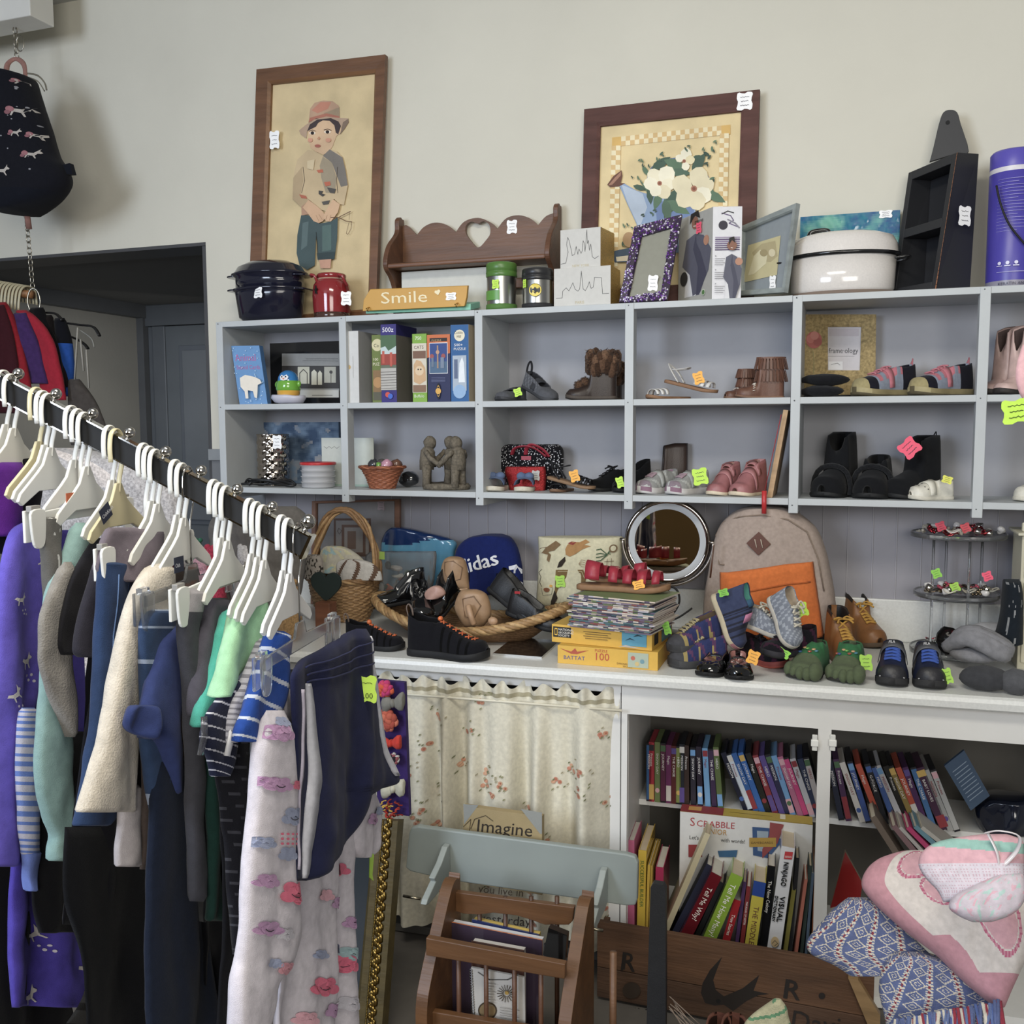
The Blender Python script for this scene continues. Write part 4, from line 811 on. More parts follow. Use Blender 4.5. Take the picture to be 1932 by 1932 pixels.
b = B(); art(b, cyl, [('p', [(-.018, .024), (-.01, .032), (0, .026), (.01, .032), (.018, .024), (.014, .013), (0, .01), (-.014, .013)], '#eeeef2'), ('c', -.008, .024, .0028, '#181818'), ('c', .008, .024, .0028, '#181818'), ('p', [(-.005, .019), (.005, .019), (0, .014)], '#e8803a')], nrm=(0, -1, .1), lift0=.002); b.make('face', 'gloss', t)
t = thing('picture_frame', 'black framed print of arched windows behind the toy penguin', 'picture frame', tuple(G(590, .0, ZM)))
x0, x1 = G(512, 0, ZM).x, -1.715; zt_ = P(560, 646, y=0).z; b = B(); b.box((x0, .0, ZM+.001), (x1, .014, zt_), '#19191b'); b.make('frame', 'gloss', t)
b = B(); m = lambda a, q: P(a, q, y=0.0); art(b, m, [('r', 532, 667, 640, 750, '#9a9a98'), ('r', 532, 690, 640, 733, '#3c3a3a'), ('r', 562, 692, 584, 724, '#c9c7b4'), ('r', 612, 692, 634, 722, '#b4b3a6'), ('p', [(588, 726), (588, 702), (593, 697), (598, 702), (598, 726)], '#d4d2c0'), ('p', [(600, 726), (600, 704), (604, 699), (608, 704), (608, 726)], '#d4d2c0'), ('l', [(566, 724), (566, 704), (573, 697), (580, 704), (580, 724)], '#4a4846', .003), ('l', [(625, 724), (625, 705)], '#4a4846', .002), ('c', 625, 702, 3, '#4a4846'), ('l', [(578, 677), (638, 677)], '#666', .0016), ('l', [(572, 680), (638, 681)], '#777', .001), ('r', 532, 736, 640, 750, '#c6c6c0'), ('l', [(590, 746), (628, 746)], '#555', .002)], fy=-1, nrm=(0, -1, 0)); b.make('print', 'paper', t)
# cell 1 lower
c = G(517, -.12, ZB); t = thing('candle_holder', 'silver quilted mirrored candle holder with a white tag', 'candle holder', tuple(c)); r = .058; H = zpx(517, 820, -.17, ZB); b = B(); n = 112; m = 60
b.loft([[V((c.x+(r+.0035*abs(sin(k*pi*9/n+j*pi*6/m))*abs(sin(k*pi*9/n-j*pi*6/m)))*cos(2*pi*k/n), c.y+(r+.0035*abs(sin(k*pi*9/n+j*pi*6/m))*abs(sin(k*pi*9/n-j*pi*6/m)))*sin(2*pi*k/n), ZB+.002+H*j/m)) for k in range(n)] for j in range(m+1)], '#b9ada0'); b.make('holder', 'chrome', t); price_tag(t, pframe(523, 834, y=-.185), .036, .048)
t = thing('belt', 'bundle of thin black straps lying in front of the silver candle holder', 'belt', tuple(G(507, -.2, ZB))); b = B(); rnd = random.Random(2)
for k in range(7): b.tube(smooth_open([G(455+rnd.random()*20, -.22+.01*k, ZB+.008+rnd.random()*.01)]+[G(470+25*j, -.225+rnd.random()*.05, ZB+.006+rnd.random()*.022) for j in range(4)]+[G(558, -.2, ZB+.01)]), .003, '#151517', 6, flat=1.6)
b.make('straps', 'leather', t)
t = thing('food_container_stack', 'stack of clear round plastic containers under a red lid', 'container', tuple(G(601, -.17, ZB))); c = G(601, -.17, ZB); r = .064; hh = zpx(601, 868, -.22, ZB)*.96
for k in range(4):
    b = B(); z0 = .001+k*hh*.21; b.lathe([(r*.88, z0), (r*.93, z0+.002), (r*.95, z0+hh*.19), (r*1.0, z0+hh*.192), (r*1.0, z0+hh*.205), (r*.93, z0+hh*.206)], '#e4e4e6', 36, tuple(c)); b.make('container', 'frost', t)
b = B(); b.lathe([(r*1.02, hh*.85), (r*1.03, hh*.86), (r*1.03, hh*.93), (r*.98, hh*.95), (r*.9, hh*.94), (0, hh*.95)], '#c8171c', 36, tuple(c)); b.make('red_lid', 'plastic', t)
t = thing('canvas_painting', 'mottled blue floral canvas at the back of the lowest left cubby', 'painting', tuple(G(565, 0, ZB))); x0, x1 = G(490, 0, ZB).x, G(641, .0, ZB).x; zt_ = P(560, 797, y=0).z
def mot(u, v): k = noise.noise(V((u*8, v*6, 1)))+.5*noise.noise(V((u*20, v*18, 4))); return mixc('#38506e', '#6d86a0', max(0, min(1, .4+k))) if noise.noise(V((u*6, v*5, 8))) < .25 else mixc('#8f8f92', '#6d86a0', max(0, min(1, .4+k)))
b = B(); b.grid(50, 40, lambda a, q: (x0+(x1-x0)*a, .0, ZB+.001+(zt_-ZB)*q), mot); b.box((x0, .0004, ZB+.001), (x1, .016, zt_+.001), '#4a617c'); b.make('canvas', 'canvas', t)
t = upbox('white booklet with handwriting standing behind the divider post', 608, 706, 826, -.08, .004, ZB, '#c4cbc2', '#aab3a8', a=[('l', [(.05+.05*j, .8+.02*(-1)**j) for j in range(7)], '#333', .001), ('r', .0, .0, 1, .04, '#a9c2b0')], name='booklet')
# cell 2 upper : puzzles
PG = 'puzzle boxes standing in the upper cubby'
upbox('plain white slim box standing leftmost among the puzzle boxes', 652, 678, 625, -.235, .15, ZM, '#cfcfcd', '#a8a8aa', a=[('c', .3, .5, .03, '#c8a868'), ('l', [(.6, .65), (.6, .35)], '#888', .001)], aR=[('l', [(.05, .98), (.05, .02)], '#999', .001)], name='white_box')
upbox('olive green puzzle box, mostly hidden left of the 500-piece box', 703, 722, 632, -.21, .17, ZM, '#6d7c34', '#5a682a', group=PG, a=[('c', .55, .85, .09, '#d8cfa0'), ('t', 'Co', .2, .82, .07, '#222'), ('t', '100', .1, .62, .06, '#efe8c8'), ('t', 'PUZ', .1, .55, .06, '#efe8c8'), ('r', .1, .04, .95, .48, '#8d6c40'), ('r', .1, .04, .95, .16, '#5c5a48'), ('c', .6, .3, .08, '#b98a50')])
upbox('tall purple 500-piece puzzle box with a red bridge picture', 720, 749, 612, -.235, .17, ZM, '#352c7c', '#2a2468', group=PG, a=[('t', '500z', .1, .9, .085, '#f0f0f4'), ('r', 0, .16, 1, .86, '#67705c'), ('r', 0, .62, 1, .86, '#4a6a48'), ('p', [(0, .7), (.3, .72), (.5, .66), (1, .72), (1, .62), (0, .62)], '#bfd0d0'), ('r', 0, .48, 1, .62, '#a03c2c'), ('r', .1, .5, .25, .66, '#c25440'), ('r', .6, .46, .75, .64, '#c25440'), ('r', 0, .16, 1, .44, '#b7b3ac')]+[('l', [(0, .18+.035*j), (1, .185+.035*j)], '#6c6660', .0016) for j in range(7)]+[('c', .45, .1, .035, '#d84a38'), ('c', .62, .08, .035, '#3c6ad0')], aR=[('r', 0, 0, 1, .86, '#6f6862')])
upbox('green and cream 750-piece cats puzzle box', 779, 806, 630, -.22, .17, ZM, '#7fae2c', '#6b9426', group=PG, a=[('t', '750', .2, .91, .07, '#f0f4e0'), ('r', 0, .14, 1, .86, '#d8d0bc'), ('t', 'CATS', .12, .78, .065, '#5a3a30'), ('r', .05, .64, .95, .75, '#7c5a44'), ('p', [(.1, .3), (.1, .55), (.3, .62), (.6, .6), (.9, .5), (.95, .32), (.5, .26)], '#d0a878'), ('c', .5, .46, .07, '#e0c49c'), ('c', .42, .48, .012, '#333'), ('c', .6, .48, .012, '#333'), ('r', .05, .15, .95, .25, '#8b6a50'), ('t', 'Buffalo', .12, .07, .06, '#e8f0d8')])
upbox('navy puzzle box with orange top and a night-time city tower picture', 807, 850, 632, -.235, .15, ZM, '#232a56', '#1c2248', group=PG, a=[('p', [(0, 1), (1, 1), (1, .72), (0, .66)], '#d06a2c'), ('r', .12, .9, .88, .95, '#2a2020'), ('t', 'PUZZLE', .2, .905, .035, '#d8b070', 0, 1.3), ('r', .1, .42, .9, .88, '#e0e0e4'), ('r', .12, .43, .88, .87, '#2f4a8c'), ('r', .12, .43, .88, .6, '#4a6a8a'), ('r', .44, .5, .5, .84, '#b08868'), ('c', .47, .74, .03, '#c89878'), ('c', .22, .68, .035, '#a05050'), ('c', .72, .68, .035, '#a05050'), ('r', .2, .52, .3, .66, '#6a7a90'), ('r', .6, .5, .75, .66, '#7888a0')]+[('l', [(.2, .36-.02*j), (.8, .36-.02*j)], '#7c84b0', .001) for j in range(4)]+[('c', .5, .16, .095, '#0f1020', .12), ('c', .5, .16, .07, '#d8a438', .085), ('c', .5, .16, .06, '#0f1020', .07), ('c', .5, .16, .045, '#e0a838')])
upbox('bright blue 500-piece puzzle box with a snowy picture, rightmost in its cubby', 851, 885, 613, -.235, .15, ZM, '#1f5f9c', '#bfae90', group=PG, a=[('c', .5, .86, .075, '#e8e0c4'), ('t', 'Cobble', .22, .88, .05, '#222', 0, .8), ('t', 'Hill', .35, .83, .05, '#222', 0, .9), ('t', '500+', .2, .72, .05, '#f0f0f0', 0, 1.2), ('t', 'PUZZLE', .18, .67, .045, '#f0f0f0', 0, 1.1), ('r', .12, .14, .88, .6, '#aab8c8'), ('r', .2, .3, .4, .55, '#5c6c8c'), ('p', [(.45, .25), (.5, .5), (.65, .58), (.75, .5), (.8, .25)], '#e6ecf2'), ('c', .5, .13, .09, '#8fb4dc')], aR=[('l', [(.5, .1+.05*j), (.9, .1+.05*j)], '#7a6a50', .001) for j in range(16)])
# cell 2 lower
def basket_wall(b, c, prof, sx, sy, col, col2, rows=9, n=44, amp=.003):
    rings = []; m = rows*4
    for j in range(m+1):
        r, z = lerp([(q[1], q[0]) for q in prof], prof[0][1]+(prof[-1][1]-prof[0][1])*j/m), prof[0][1]+(prof[-1][1]-prof[0][1])*j/m
        rings.append([V((c[0]+(r+amp*sin(pi*j/2*.5+pi*(k//2 % 2))*1.0)*sx*cos(2*pi*k/n), c[1]+(r+amp*sin(pi*j/2*.5+pi*(k//2 % 2)))*sy*sin(2*pi*k/n), c[2]+z)) for k in range(n)])
    b.loft(rings, lambda i, j: col if ((i//2)+(j//2)) % 2 else col2, cap=False)
    r0, z0 = prof[0]; b.add([(c[0]+r0*sx*cos(2*pi*k/n), c[1]+r0*sy*sin(2*pi*k/n), c[2]+z0+.002) for k in range(n)], [tuple(range(n))], col2)
def braid(b, path, r, col, col2, closed=True, tw=5, n=3):
    m = len(path)*3; pts = []
    P_ = path+[path[0]] if closed else path
    fine = smooth_open(P_, 3)
    for s in range(n):
        q = []
        for i, p in enumerate(fine):
            t = (fine[min(i+1, len(fine)-1)]-fine[max(0, i-1)]).normalized(); u = t.cross(V((0, 0, 1))); u = u.normalized() if u.length > .1 else t.orthogonal().normalized(); w_ = t.cross(u); a = i*tw*.12+2*pi*s/n
            q.append(p+u*r*.6*cos(a)+w_*r*.6*sin(a))
        b.tube(q, r*.62, col if s % 2 else col2, 6)
t = thing('small_basket', 'small round reddish wicker basket of odds and ends', 'basket', tuple(G(722, -.17, ZB))); c = tuple(G(722, -.17, ZB))
b = B(); basket_wall(b, c, [(.045, .001), (.058, .04), (.078, .075)], 1.05, .85, '#a5603a', '#8a4a2a'); b.make('woven_wall', 'wicker', t)
b = B(); braid(b, [V((c[0]+.084*cos(a*pi/12), c[1]+.07*sin(a*pi/12), c[2]+.078)) for a in range(24)], .005, '#b06a42', '#8a4a2a'); b.make('rim', 'wicker', t)
for k, (dx, dy, cl, s_) in enumerate(((-.035, 0, '#3c3c40', .024), (-.005, .01, '#a8a8a8', .026), (.025, -.015, '#c890a4', .024), (.045, .02, '#6e4a38', .024), (.0, -.03, '#6ea83c', .012))):
    b = B(); b.ell((c[0]+dx, c[1]+dy, c[2]+.085), (s_, s_*.8, s_*.9), cl, 8, 6).disp(.008, 60, k); tag(b.make('trinket', 'film' if k == 1 else 'gloss'), ['dark wrapped trinket in the small reddish basket', 'clear-wrapped trinket in the small reddish basket', 'pink striped trinket in the small reddish basket', 'brown striped trinket in the small reddish basket', 'tiny green trinket at the front of the small reddish basket'][k], 'trinket', 'trinkets in the small basket')
t = thing('dark_pouch', 'small dark glossy pouch behind the reddish wicker basket', 'pouch', tuple(G(772, -.08, ZB))); b = B(); q = G(772, -.08, ZB+.03); b.ell(tuple(q), (.038, .025, .03), '#26282c').disp(.006, 40); b.make('pouch', 'patent', t)
t = thing('stone_sculpture', 'stone sculpture of figures standing in a ring with linked arms', 'sculpture', tuple(G(842, -.14, ZB))); c = G(842, -.14, ZB); stn = '#6a6152'
b = B(); b.lathe([(.0, .001), (.085, .001), (.09, .012), (.08, .022), (.05, .018), (0, .016)], stn, 30, tuple(c), 1, .8).disp(.004, 30); b.make('base', 'stone', t)
for k, (dx, dy) in enumerate(((-.065, -.02), (.06, -.03), (.0, .055))):
    b = B(); q = c+V((dx, dy, 0)); f = V((-dx, -dy, 0)).normalized(); sd = V((-f.y, f.x, 0))
    for s_ in (-1, 1): b.tube([q+sd*.018*s_+V((0, 0, .01)), q+sd*.016*s_+V((0, 0, .05)), q+sd*.012*s_+V((0, 0, .085))], [.015, .014, .019], stn, 10)
    b.tube([q+V((0, 0, .07)), q+V((0, 0, .1)), q+f*.004+V((0, 0, .135)), q+f*.006+V((0, 0, .15))], [.026, .027, .026, .014], stn, 12); b.ell(tuple(q+f*.012+V((0, 0, .165))), (.023, .022, .024), stn)
    for s_ in (-1, 1): b.tube(smooth_open([q+sd*.026*s_+V((0, 0, .135)), q+sd*.044*s_+f*.02+V((0, 0, .11)), q+sd*.045*s_+f*.055+V((0, 0, .085))]), .009, stn, 8)
    b.disp(.0025, 60, k); b.make('figure', 'stone', t)
# cell 3 upper
GR = dict(up='#55575d', lin='#2a2b30', sole='#3a3b40', sole2='#2c2d31', hs=.30, hv=.2, ht=.19, op=.62, W=.4, st=.07)
G1 = 'grey shoe with a strap'
s = sh('dark grey strap shoe lying toe forward with a green tag', (985, -.06), (942, -.21), ZM, GR, group='grey strap shoes'); s.strap(.36, .5, '#3a3c42'); s.tag(977, 740, w=.026)
s = sh('dark grey patterned strap shoe propped up on its heel', (992, -.10), (1052, -.2), ZM+.05, dict(GR, cf=lambda t, v: '#6b6d74' if (int(t*30)+int(v*16)) % 3 == 0 and t < .6 else None), pitch=.36, L=.165, group='grey strap shoes'); s.strap(.36, .5, '#3a3c42'); s.loop('#26272b', .004, .2)
def furb(b, s, z0, z1, r, col, n=420, sd=1):
    rnd = random.Random(sd)
    for i in range(n):
        t = rnd.uniform(-.02, s.op+.08)*s.L; sg = rnd.choice((-1, 1)); z = rnd.uniform(z0, z1)*s.L; y = sg*(s.W*.8)*(1-.2*abs(t/s.L/s.op-.5)); p = V((t, y, z)); d = V((rnd.uniform(-.5, .5)+(t/s.L/s.op-.5), sg*.8, rnd.uniform(-.8, .5))).normalized()*r
        w_ = V((.0016, 0, .0016)); c = rnd.choice(col); b.add([p-w_, p+w_, p+d], [(0, 1, 2)], c, False)
FB = dict(up='#2e211b', lin='#5a4434', sole='#4a4038', sole2='#2a231e', hs=.72, hm=.72, hv=.66, hv2=.27, ht=.2, op=.5, W=.42, st=.08, mat='leather')
BR = ['#4a3324', '#5c4230', '#6f523c', '#3c291d']
def furry(label, h, t, poms=True):
    s = sh(label, h, t, ZM, FB, name='boot', cat='boot', group='fur trimmed boots')
    def f(b, s):
        for k in range(38):
            a = 2*pi*k/38; b.ell((s.L*(.26+.27*cos(a)), s.W*.80*sin(a), s.L*(.82+.05*sin(a*5))-(k % 2)*s.L*.17), (.017, .017, .026+.006*sin(k*3)), BR[k % 4], 7, 5)
        furb(b, s, .5, .98, .016, BR, 700)
    s.part(f, 'fur_trim', 'fur')
    if poms:
        for k, (tt, zz) in enumerate(((.62, .36), (.74, .3), (.35, .3))):
            def g(b, s, tt=tt, zz=zz, k=k): 
                b.ell((s.L*tt, -s.W*.75, s.L*zz), .016, BR[1], 10, 7); rnd = random.Random(k)
                for i in range(160):
                    d = V((rnd.gauss(0, 1), rnd.gauss(0, 1), rnd.gauss(0, 1))).normalized(); p = V((s.L*tt, -s.W*.75, s.L*zz))+d*.013; b.add([p+d.orthogonal()*.0015, p-d.orthogonal()*.0015, p+d*.009], [(0, 1, 2)], BR[rnd.randrange(4)], False)
            s.part(g, 'pom_pom', 'fur')
    s.part(lambda b, s: [b.tube([s.S(t_/10+.02, 0, lift=.004), s.S(t_/10+.08, 0, lift=.004)], .0014, '#c9bfae', 5) for t_ in range(9)], 'stitching'); return s
furry('brown boot with shaggy fur cuff and pom-poms, in front of its pair', (1163, -.17), (1068, -.215)); furry('brown boot with shaggy fur cuff, standing behind its pair', (1172, -.05), (1100, -.1), False)
# cell 4 upper
WS = dict(upper=False, hs=.42, hv=.2, ht=.17, op=.45, W=.36, st=.06, sole='#8a6444', sole2='#6f4c32', soleo=1.05)
def sandal(label, h, t, z0, col, sol='#8a6444', group=None, pitch=0, L=None, tagp=None, tc=ORG, bands=((.6, .68), (.72, .8), (.84, .9)), mt='leather', ank=True, roll=0, **k):
    s = Shoe(label, h, t, z0, dict(WS, sole=sol, sole2=sol, **k), name='sandal', cat='sandal', group=group, pitch=pitch, L=L, roll=roll)
    for a, c in bands: s.strap(a, c, col, v0=.1, v1=.9, mt=mt)
    if ank:
        b = B(s.M); L_ = s.L; W_ = s.W*.8
        b.tube(smooth_open([(.3*L_, -W_, .07*L_), (.12*L_, -W_*.95, .24*L_), (.0, 0, .33*L_), (.12*L_, W_*.95, .24*L_), (.3*L_, W_, .07*L_)]), .0085, col, 8, flat=.2)
        b.tube(smooth_open([(.12*L_, -W_*.95, .26*L_), (.32*L_, -W_*.7, .33*L_), (.36*L_, 0, .36*L_), (.32*L_, W_*.7, .33*L_), (.12*L_, W_*.95, .26*L_)]), .0075, col, 8, flat=.2); b.make('ankle_strap', mt, s.t)
    if tagp: s.tag(tagp[0], tagp[1], tc, w=.03, h=.036)
    return s
sandal('white strappy sandal lying flat under its pair', xy(1298, -.08, ZM), xy(1222, -.2, ZM), ZM, '#d8d6d2', group='white sandals', ank=False)
sandal('white strappy sandal with orange tag, propped on its pair', xy(1256, -.15, ZM), xy(1356, -.19, ZM), ZM+.055, '#dad8d4', group='white sandals', pitch=.25, L=.175, tagp=(1318, 713))
FR_ = dict(up='#6a4534', lin='#3a2820', sole='#7d5a42', hs=.72, hm=.72, hv=.68, hv2=.27, ht=.2, op=.52, W=.42, st=.04, mat='leather')
def fringed(label, h, t):
    s = sh(label, h, t, ZM, FR_, name='boot', cat='boot', group='brown fringed boots')
    def f(b, s):
        for row, z1 in ((0, .84), (1, .58)):
            for k in range(30):
                a = 2*pi*k/30; x = s.L*(.27+.30*cos(a)); y = s.W*.86*sin(a); p = V((x, y, s.L*z1)); o = V((cos(a), sin(a), 0)); sd = V((-sin(a), cos(a), 0))*.0032; q = p+o*.008+V((0, 0, -s.L*.24))
                b.add([p-sd, p+sd, q+sd, q-sd, p-sd+o*.001, p+sd+o*.001, q+sd+o*.001, q-sd+o*.001], [(0, 1, 2, 3), (4, 5, 6, 7), (0, 4, 7, 3), (1, 5, 6, 2)], '#6d4836' if k % 2 else '#5f3d2e', False)
        rg = [[V((s.L*(.27+.31*cos(a*pi/15)), s.W*.88*sin(a*pi/15), s.L*z)) for a in range(30)] for z in (.82, .86)]; b.loft(rg, '#6d4836', cap=False)
    s.part(f, 'fringe', 'leather')
    s.part(lambda b, s: [b.tube([s.S(.58+.015*abs(k-6)/2+.0, .14+.06*k, lift=.002), s.S(.63+.015*abs(k-6)/2, .14+.06*k, lift=.002)], .0012, '#e0d6c8', 5) for k in range(13)], 'stitching')
fringed('brown fringed moccasin boot in front of its pair', (1478, -.18), (1388, -.215)); fringed('brown fringed moccasin boot standing behind its pair', (1425, -.06), (1368, -.13))
# cell 5 upper
t = thing('picture_frame', 'mustard handmade-paper frame with a pressed red flower', 'picture frame', tuple(G(1583, -.01, ZM))); y = -.012; m = lambda a, q: P(a, q, y=y)
o4 = [m(1514, 594), m(1653, 594), m(1651, 745), m(1513, 745)]; i4 = [m(1562, 617), m(1625, 617), m(1622, 699), m(1562, 699)]
for q in o4: q.z = max(q.z, ZM+.001)
qframe(t, o4, i4, (0, -1, 0), .014, '#a08a58', 'stone'); sheet(t, i4, (0, -1, 0), .002, '#c4c0c4', 'paper', 'insert_card')
b = B(); art(b, m, [('t', 'frame·ology', 1563.5, 666, 13.5, '#3a3a40', 0, .86), ('r', 1564, 620, 1620, 634, '#b8b0b6'), ('r', 1563, 682, 1590, 698, '#d9d9dc'), ('l', [(1563, 672), (1612, 672)], '#888', .0008), ('l', [(1568, 688), (1580, 685), (1585, 689)], '#333', .001)], fy=-1, nrm=(0, -1, 0), lift0=.0008); b.make('lettering', 'paper', t)
b = B(); art(b, m, [('l', [(1534, 662), (1536, 680), (1535, 705)], '#8a8450', .002), ('c', 1536, 642, 15, '#b0564c', 16), ('c', 1530, 640, 8, '#c06a5c'), ('c', 1543, 646, 8, '#a04a42'), ('c', 1537, 634, 8, '#c4786a')], nrm=(0, -1, 0), lift0=.0145); b.make('pressed_flower', 'paper', t)
for k, (zz, lb) in enumerate(((0, 'lower black knitted slipper folded flat below the mustard frame'), (.035, 'upper black knitted slipper stacked on another below the mustard frame'))):
    b = B(); q = G(1556 if k else 1550, -.18, ZM+zz+.0185); b.ell(tuple(q), (.072 if k else .066, .05, .018), '#1b1c20', 20, 8).disp(.004, 30, k); tag(b.make('slipper', 'knit'), lb, 'slipper', 'black folded slippers')
SN = dict(up='#8a93a4', lin='#14141c', sole='#8f8258', sole2='#5c5238', solet='#a79a6c', hs=.4, hv=.36, ht=.24, op=.42, W=.42, st=.1, cf=lambda t, v: '#a39668' if t > .9 else '#1c1c26' if t > .76 else '#1e1e28' if t < .3 else '#c0707c' if int(t*22) % 3 == 0 and .2 < v < .8 else None)
for lb, h, t_ in (('navy, grey and pink trainer with tan toe, left of its pair', (1718, -.06), (1613, -.2)), ('navy, grey and pink trainer with tan toe, right of its pair', (1824, -.06), (1722, -.2))):
    s = sh(lb, h, t_, ZM, SN, name='sneaker', group='pink and grey trainers'); s.laces('#c87884', n=3, bow=False); s.strap(.46, .56, '#c0707c'); s.loop('#c0707c', .003, .08)
price_tag(s.t, pframe(1805, 700, y=-.1), .022, .014, NEON, -.5)
# cell 5 lower
BK_ = dict(up='#17181b', lin='#0c0c0e', sole='#0f1012', hs=.85, hm=.85, hv=.8, hv2=.40, ht=.30, op=.46, W=.5, st=.06)
for lb, h, t_ in (('black fuzzy snow boot at the left of the lower right cubby', (1598, -.02), (1548, -.21)), ('black fuzzy snow boot in the middle of the lower right cubby', (1660, -.03), (1637, -.215))):
    s = sh(lb, h, t_, ZB, dict(BK_, hs=.55 if '1660' in str(h) else .85, hm=.5 if '1660' in str(h) else .85, hv=.5 if '1660' in str(h) else .8), name='boot', cat='boot', group='black snow boots', L=.2); s.part(lambda b, s: b.tube([s.S(.62, v/12, lift=.012) for v in range(13)], .008, '#1c1d20', 8), 'fuzzy_trim', 'fur')
s = sh('black winter boot with a pink tag, toe hidden behind white baby shoes', (1760, -.06), (1690, -.18), ZB, dict(BK_, hs=.85), name='boot', cat='boot', L=.19); s.tag(1716, 845, HOTP, y=-.2, w=.05, h=.05, rot=.8); s.loop('#1a1a1c', .003, .05)
WB = dict(up='#d9d5c6', lin='#8a8478', sole='#cfcaba', hs=.36, hv=.38, ht=.28, op=.42, W=.48, st=.08, mat='leather', cf=lambda t, v: None)
for i, (lb, h, t_) in enumerate((('white baby shoe with a velcro strap, behind its pair', (1768, -.09), (1697, -.17)), ('white baby shoe with a velcro strap and yellow tag', (1793, -.15), (1717, -.22)))):
    s = sh(lb, h, t_, ZB, WB, group='white baby shoes'); s.strap(.5, .68, '#e2dece', mt='leather', lift=.004)
    s.part(lambda b, s: [b.ell(s.S(.55+.3*random.random(), .2+.6*random.random(), lift=.0005), .0022, '#6c6a64', 6, 4) for k in range(16)], 'spots')
s.tag(1787, 905, '#e8e83c', y=-.235, w=.026, h=.02, rot=-.3)
# cell 6
s = sh('tall pale pink suede boot in the far right cubby, left of its pair', (1918, -.1), (1866, -.19), ZM, dict(up='#a58a84', lin='#5a4a48', sole='#2c2624', hs=1.15, hm=1.12, hv=1.05, hv2=.3, ht=.2, op=.5, W=.42, st=.09, mat='leather'), name='boot', cat='boot', group='pink suede boots', L=.15)
s = sh('tall pale pink suede boot in the far right cubby, right of its pair', (1950, -.14), (1900, -.22), ZM, dict(up='#c9aaa2', lin='#5a4a48', sole='#2c2624', hs=1.15, hm=1.12, hv=1.05, hv2=.3, ht=.2, op=.5, W=.42, st=.09, mat='leather'), name='boot', cat='boot', group='pink suede boots', L=.15)
s = sh('white shoe at the right edge of the lower far right cubby', (1985, -.1), (1922, -.2), ZB, WB)
# cell 3 lower
t = thing('handbag', 'black handbag with white speckles and red handles', 'bag', tuple(G(1000, -.03, ZB)))
def bg(v, c): return '#d8d8de' if noise.noise(V((v*70, c*46, 3))) > .36 else '#15151a'
d = Drape([(838, 957, 1053), (850, 945, 1062), (880, 944, 1062), (905, 948, 1060), (924, 952, 1058)], G(1000, -.05, ZB), (1, 0, 0), th=.035, fold=(.002, 40, 0), n=90, nv=80, edge=.3); b = B(); d.body(b, bg); b.make('bag_body', 'cloth', t)
for o_ in (0, 1):
    b = B(); b.tube(smooth_open([P(966+o_*26, 858, y=-.088), P(972+o_*22, 846, y=-.1), P(992+o_*12, 842-o_*3, y=-.11), P(1012+o_*12, 848, y=-.1), P(1030+o_*6, 862, y=-.088)]), .008, '#9c2438', 8, flat=.35); b.make('handle', 'leather', t)
b = B(); b.prism(FR(P(993, 864, y=-.092)), [(-.018, -.007), (.018, -.007), (.018, .007), (-.018, .007)], .002, '#9c2438', d0=-.002); b.make('label_patch', 'leather', t)
t = thing('red_pouch', 'red glittery pouch standing in front of the speckled handbag', 'pouch', tuple(G(990, -.1, ZB))); d = Drape([(880, 955, 1028), (890, 952, 1030), (910, 958, 1030), (929, 962, 1028)], G(990, -.115, ZB), (1, 0, 0), th=.014, fold=(.001, 40, 0)); b = B(); d.body(b, '#a3181c'); b.make('pouch', 'glitter', t); price_tag(t, pframe(1011, 897, y=-.14), .026, .032, '#b9b9b4')
for lb, x0, x1 in (('blue denim bow sandal, left of its pair', 950, 928), ('blue denim bow sandal, right of its pair', 1002, 984)):
    s = sandal(lb, xy(x0, -.08, ZB), xy(x1, -.225, ZB), ZB, '#51607c', sol='#cfc6b2', group='blue bow sandals', bands=((.42, .8),), ank=False, mt='cloth', W=.44, st=.1, hv=.34, ht=.26)
    b = B(s.M); L = s.L; z = .36*L
    for sg in (-1, 1): b.ell((.62*L, sg*.014, z), (.013, .017, .013), '#5c6e90', 10, 7)
    b.ell((.62*L, 0, z), (.008, .007, .010), '#46567a'); b.disp(.002, 50); b.make('bow', 'cloth', s.t)
BKS = 'black strappy sandals'
sandal('black strappy sandal lying toe forward, left under its pair', xy(1075, -.08, ZB), xy(1045, -.22, ZB), ZB, '#17171a', sol='#7a5a40', group=BKS, ank=False)
sandal('black strappy sandal with orange tag, leaning across its pair', xy(1035, -.17, ZB), xy(1136, -.2, ZB), ZB+.045, '#17171a', sol='#8a6a4a', group=BKS, pitch=.22, L=.17, tagp=(1084, 898))
BL = dict(up='#131315', lin='#0a0a0b', sole='#0e0e10', hs=.42, hv=.42, ht=.24, op=.4, W=.42, st=.08)
s = sh('black lace-up shoe lying pointed left in the lower middle cubby', (1188, -.02), (1112, -.12), ZB, BL); s.laces('#0c0c0e', n=4)
s = sh('black soft shoe standing behind the divider post with a green tag', (1222, -.03), (1160, -.16), ZB, dict(BL, hs=.6)); s.tag(1170, 910, y=-.2, w=.024, h=.034)
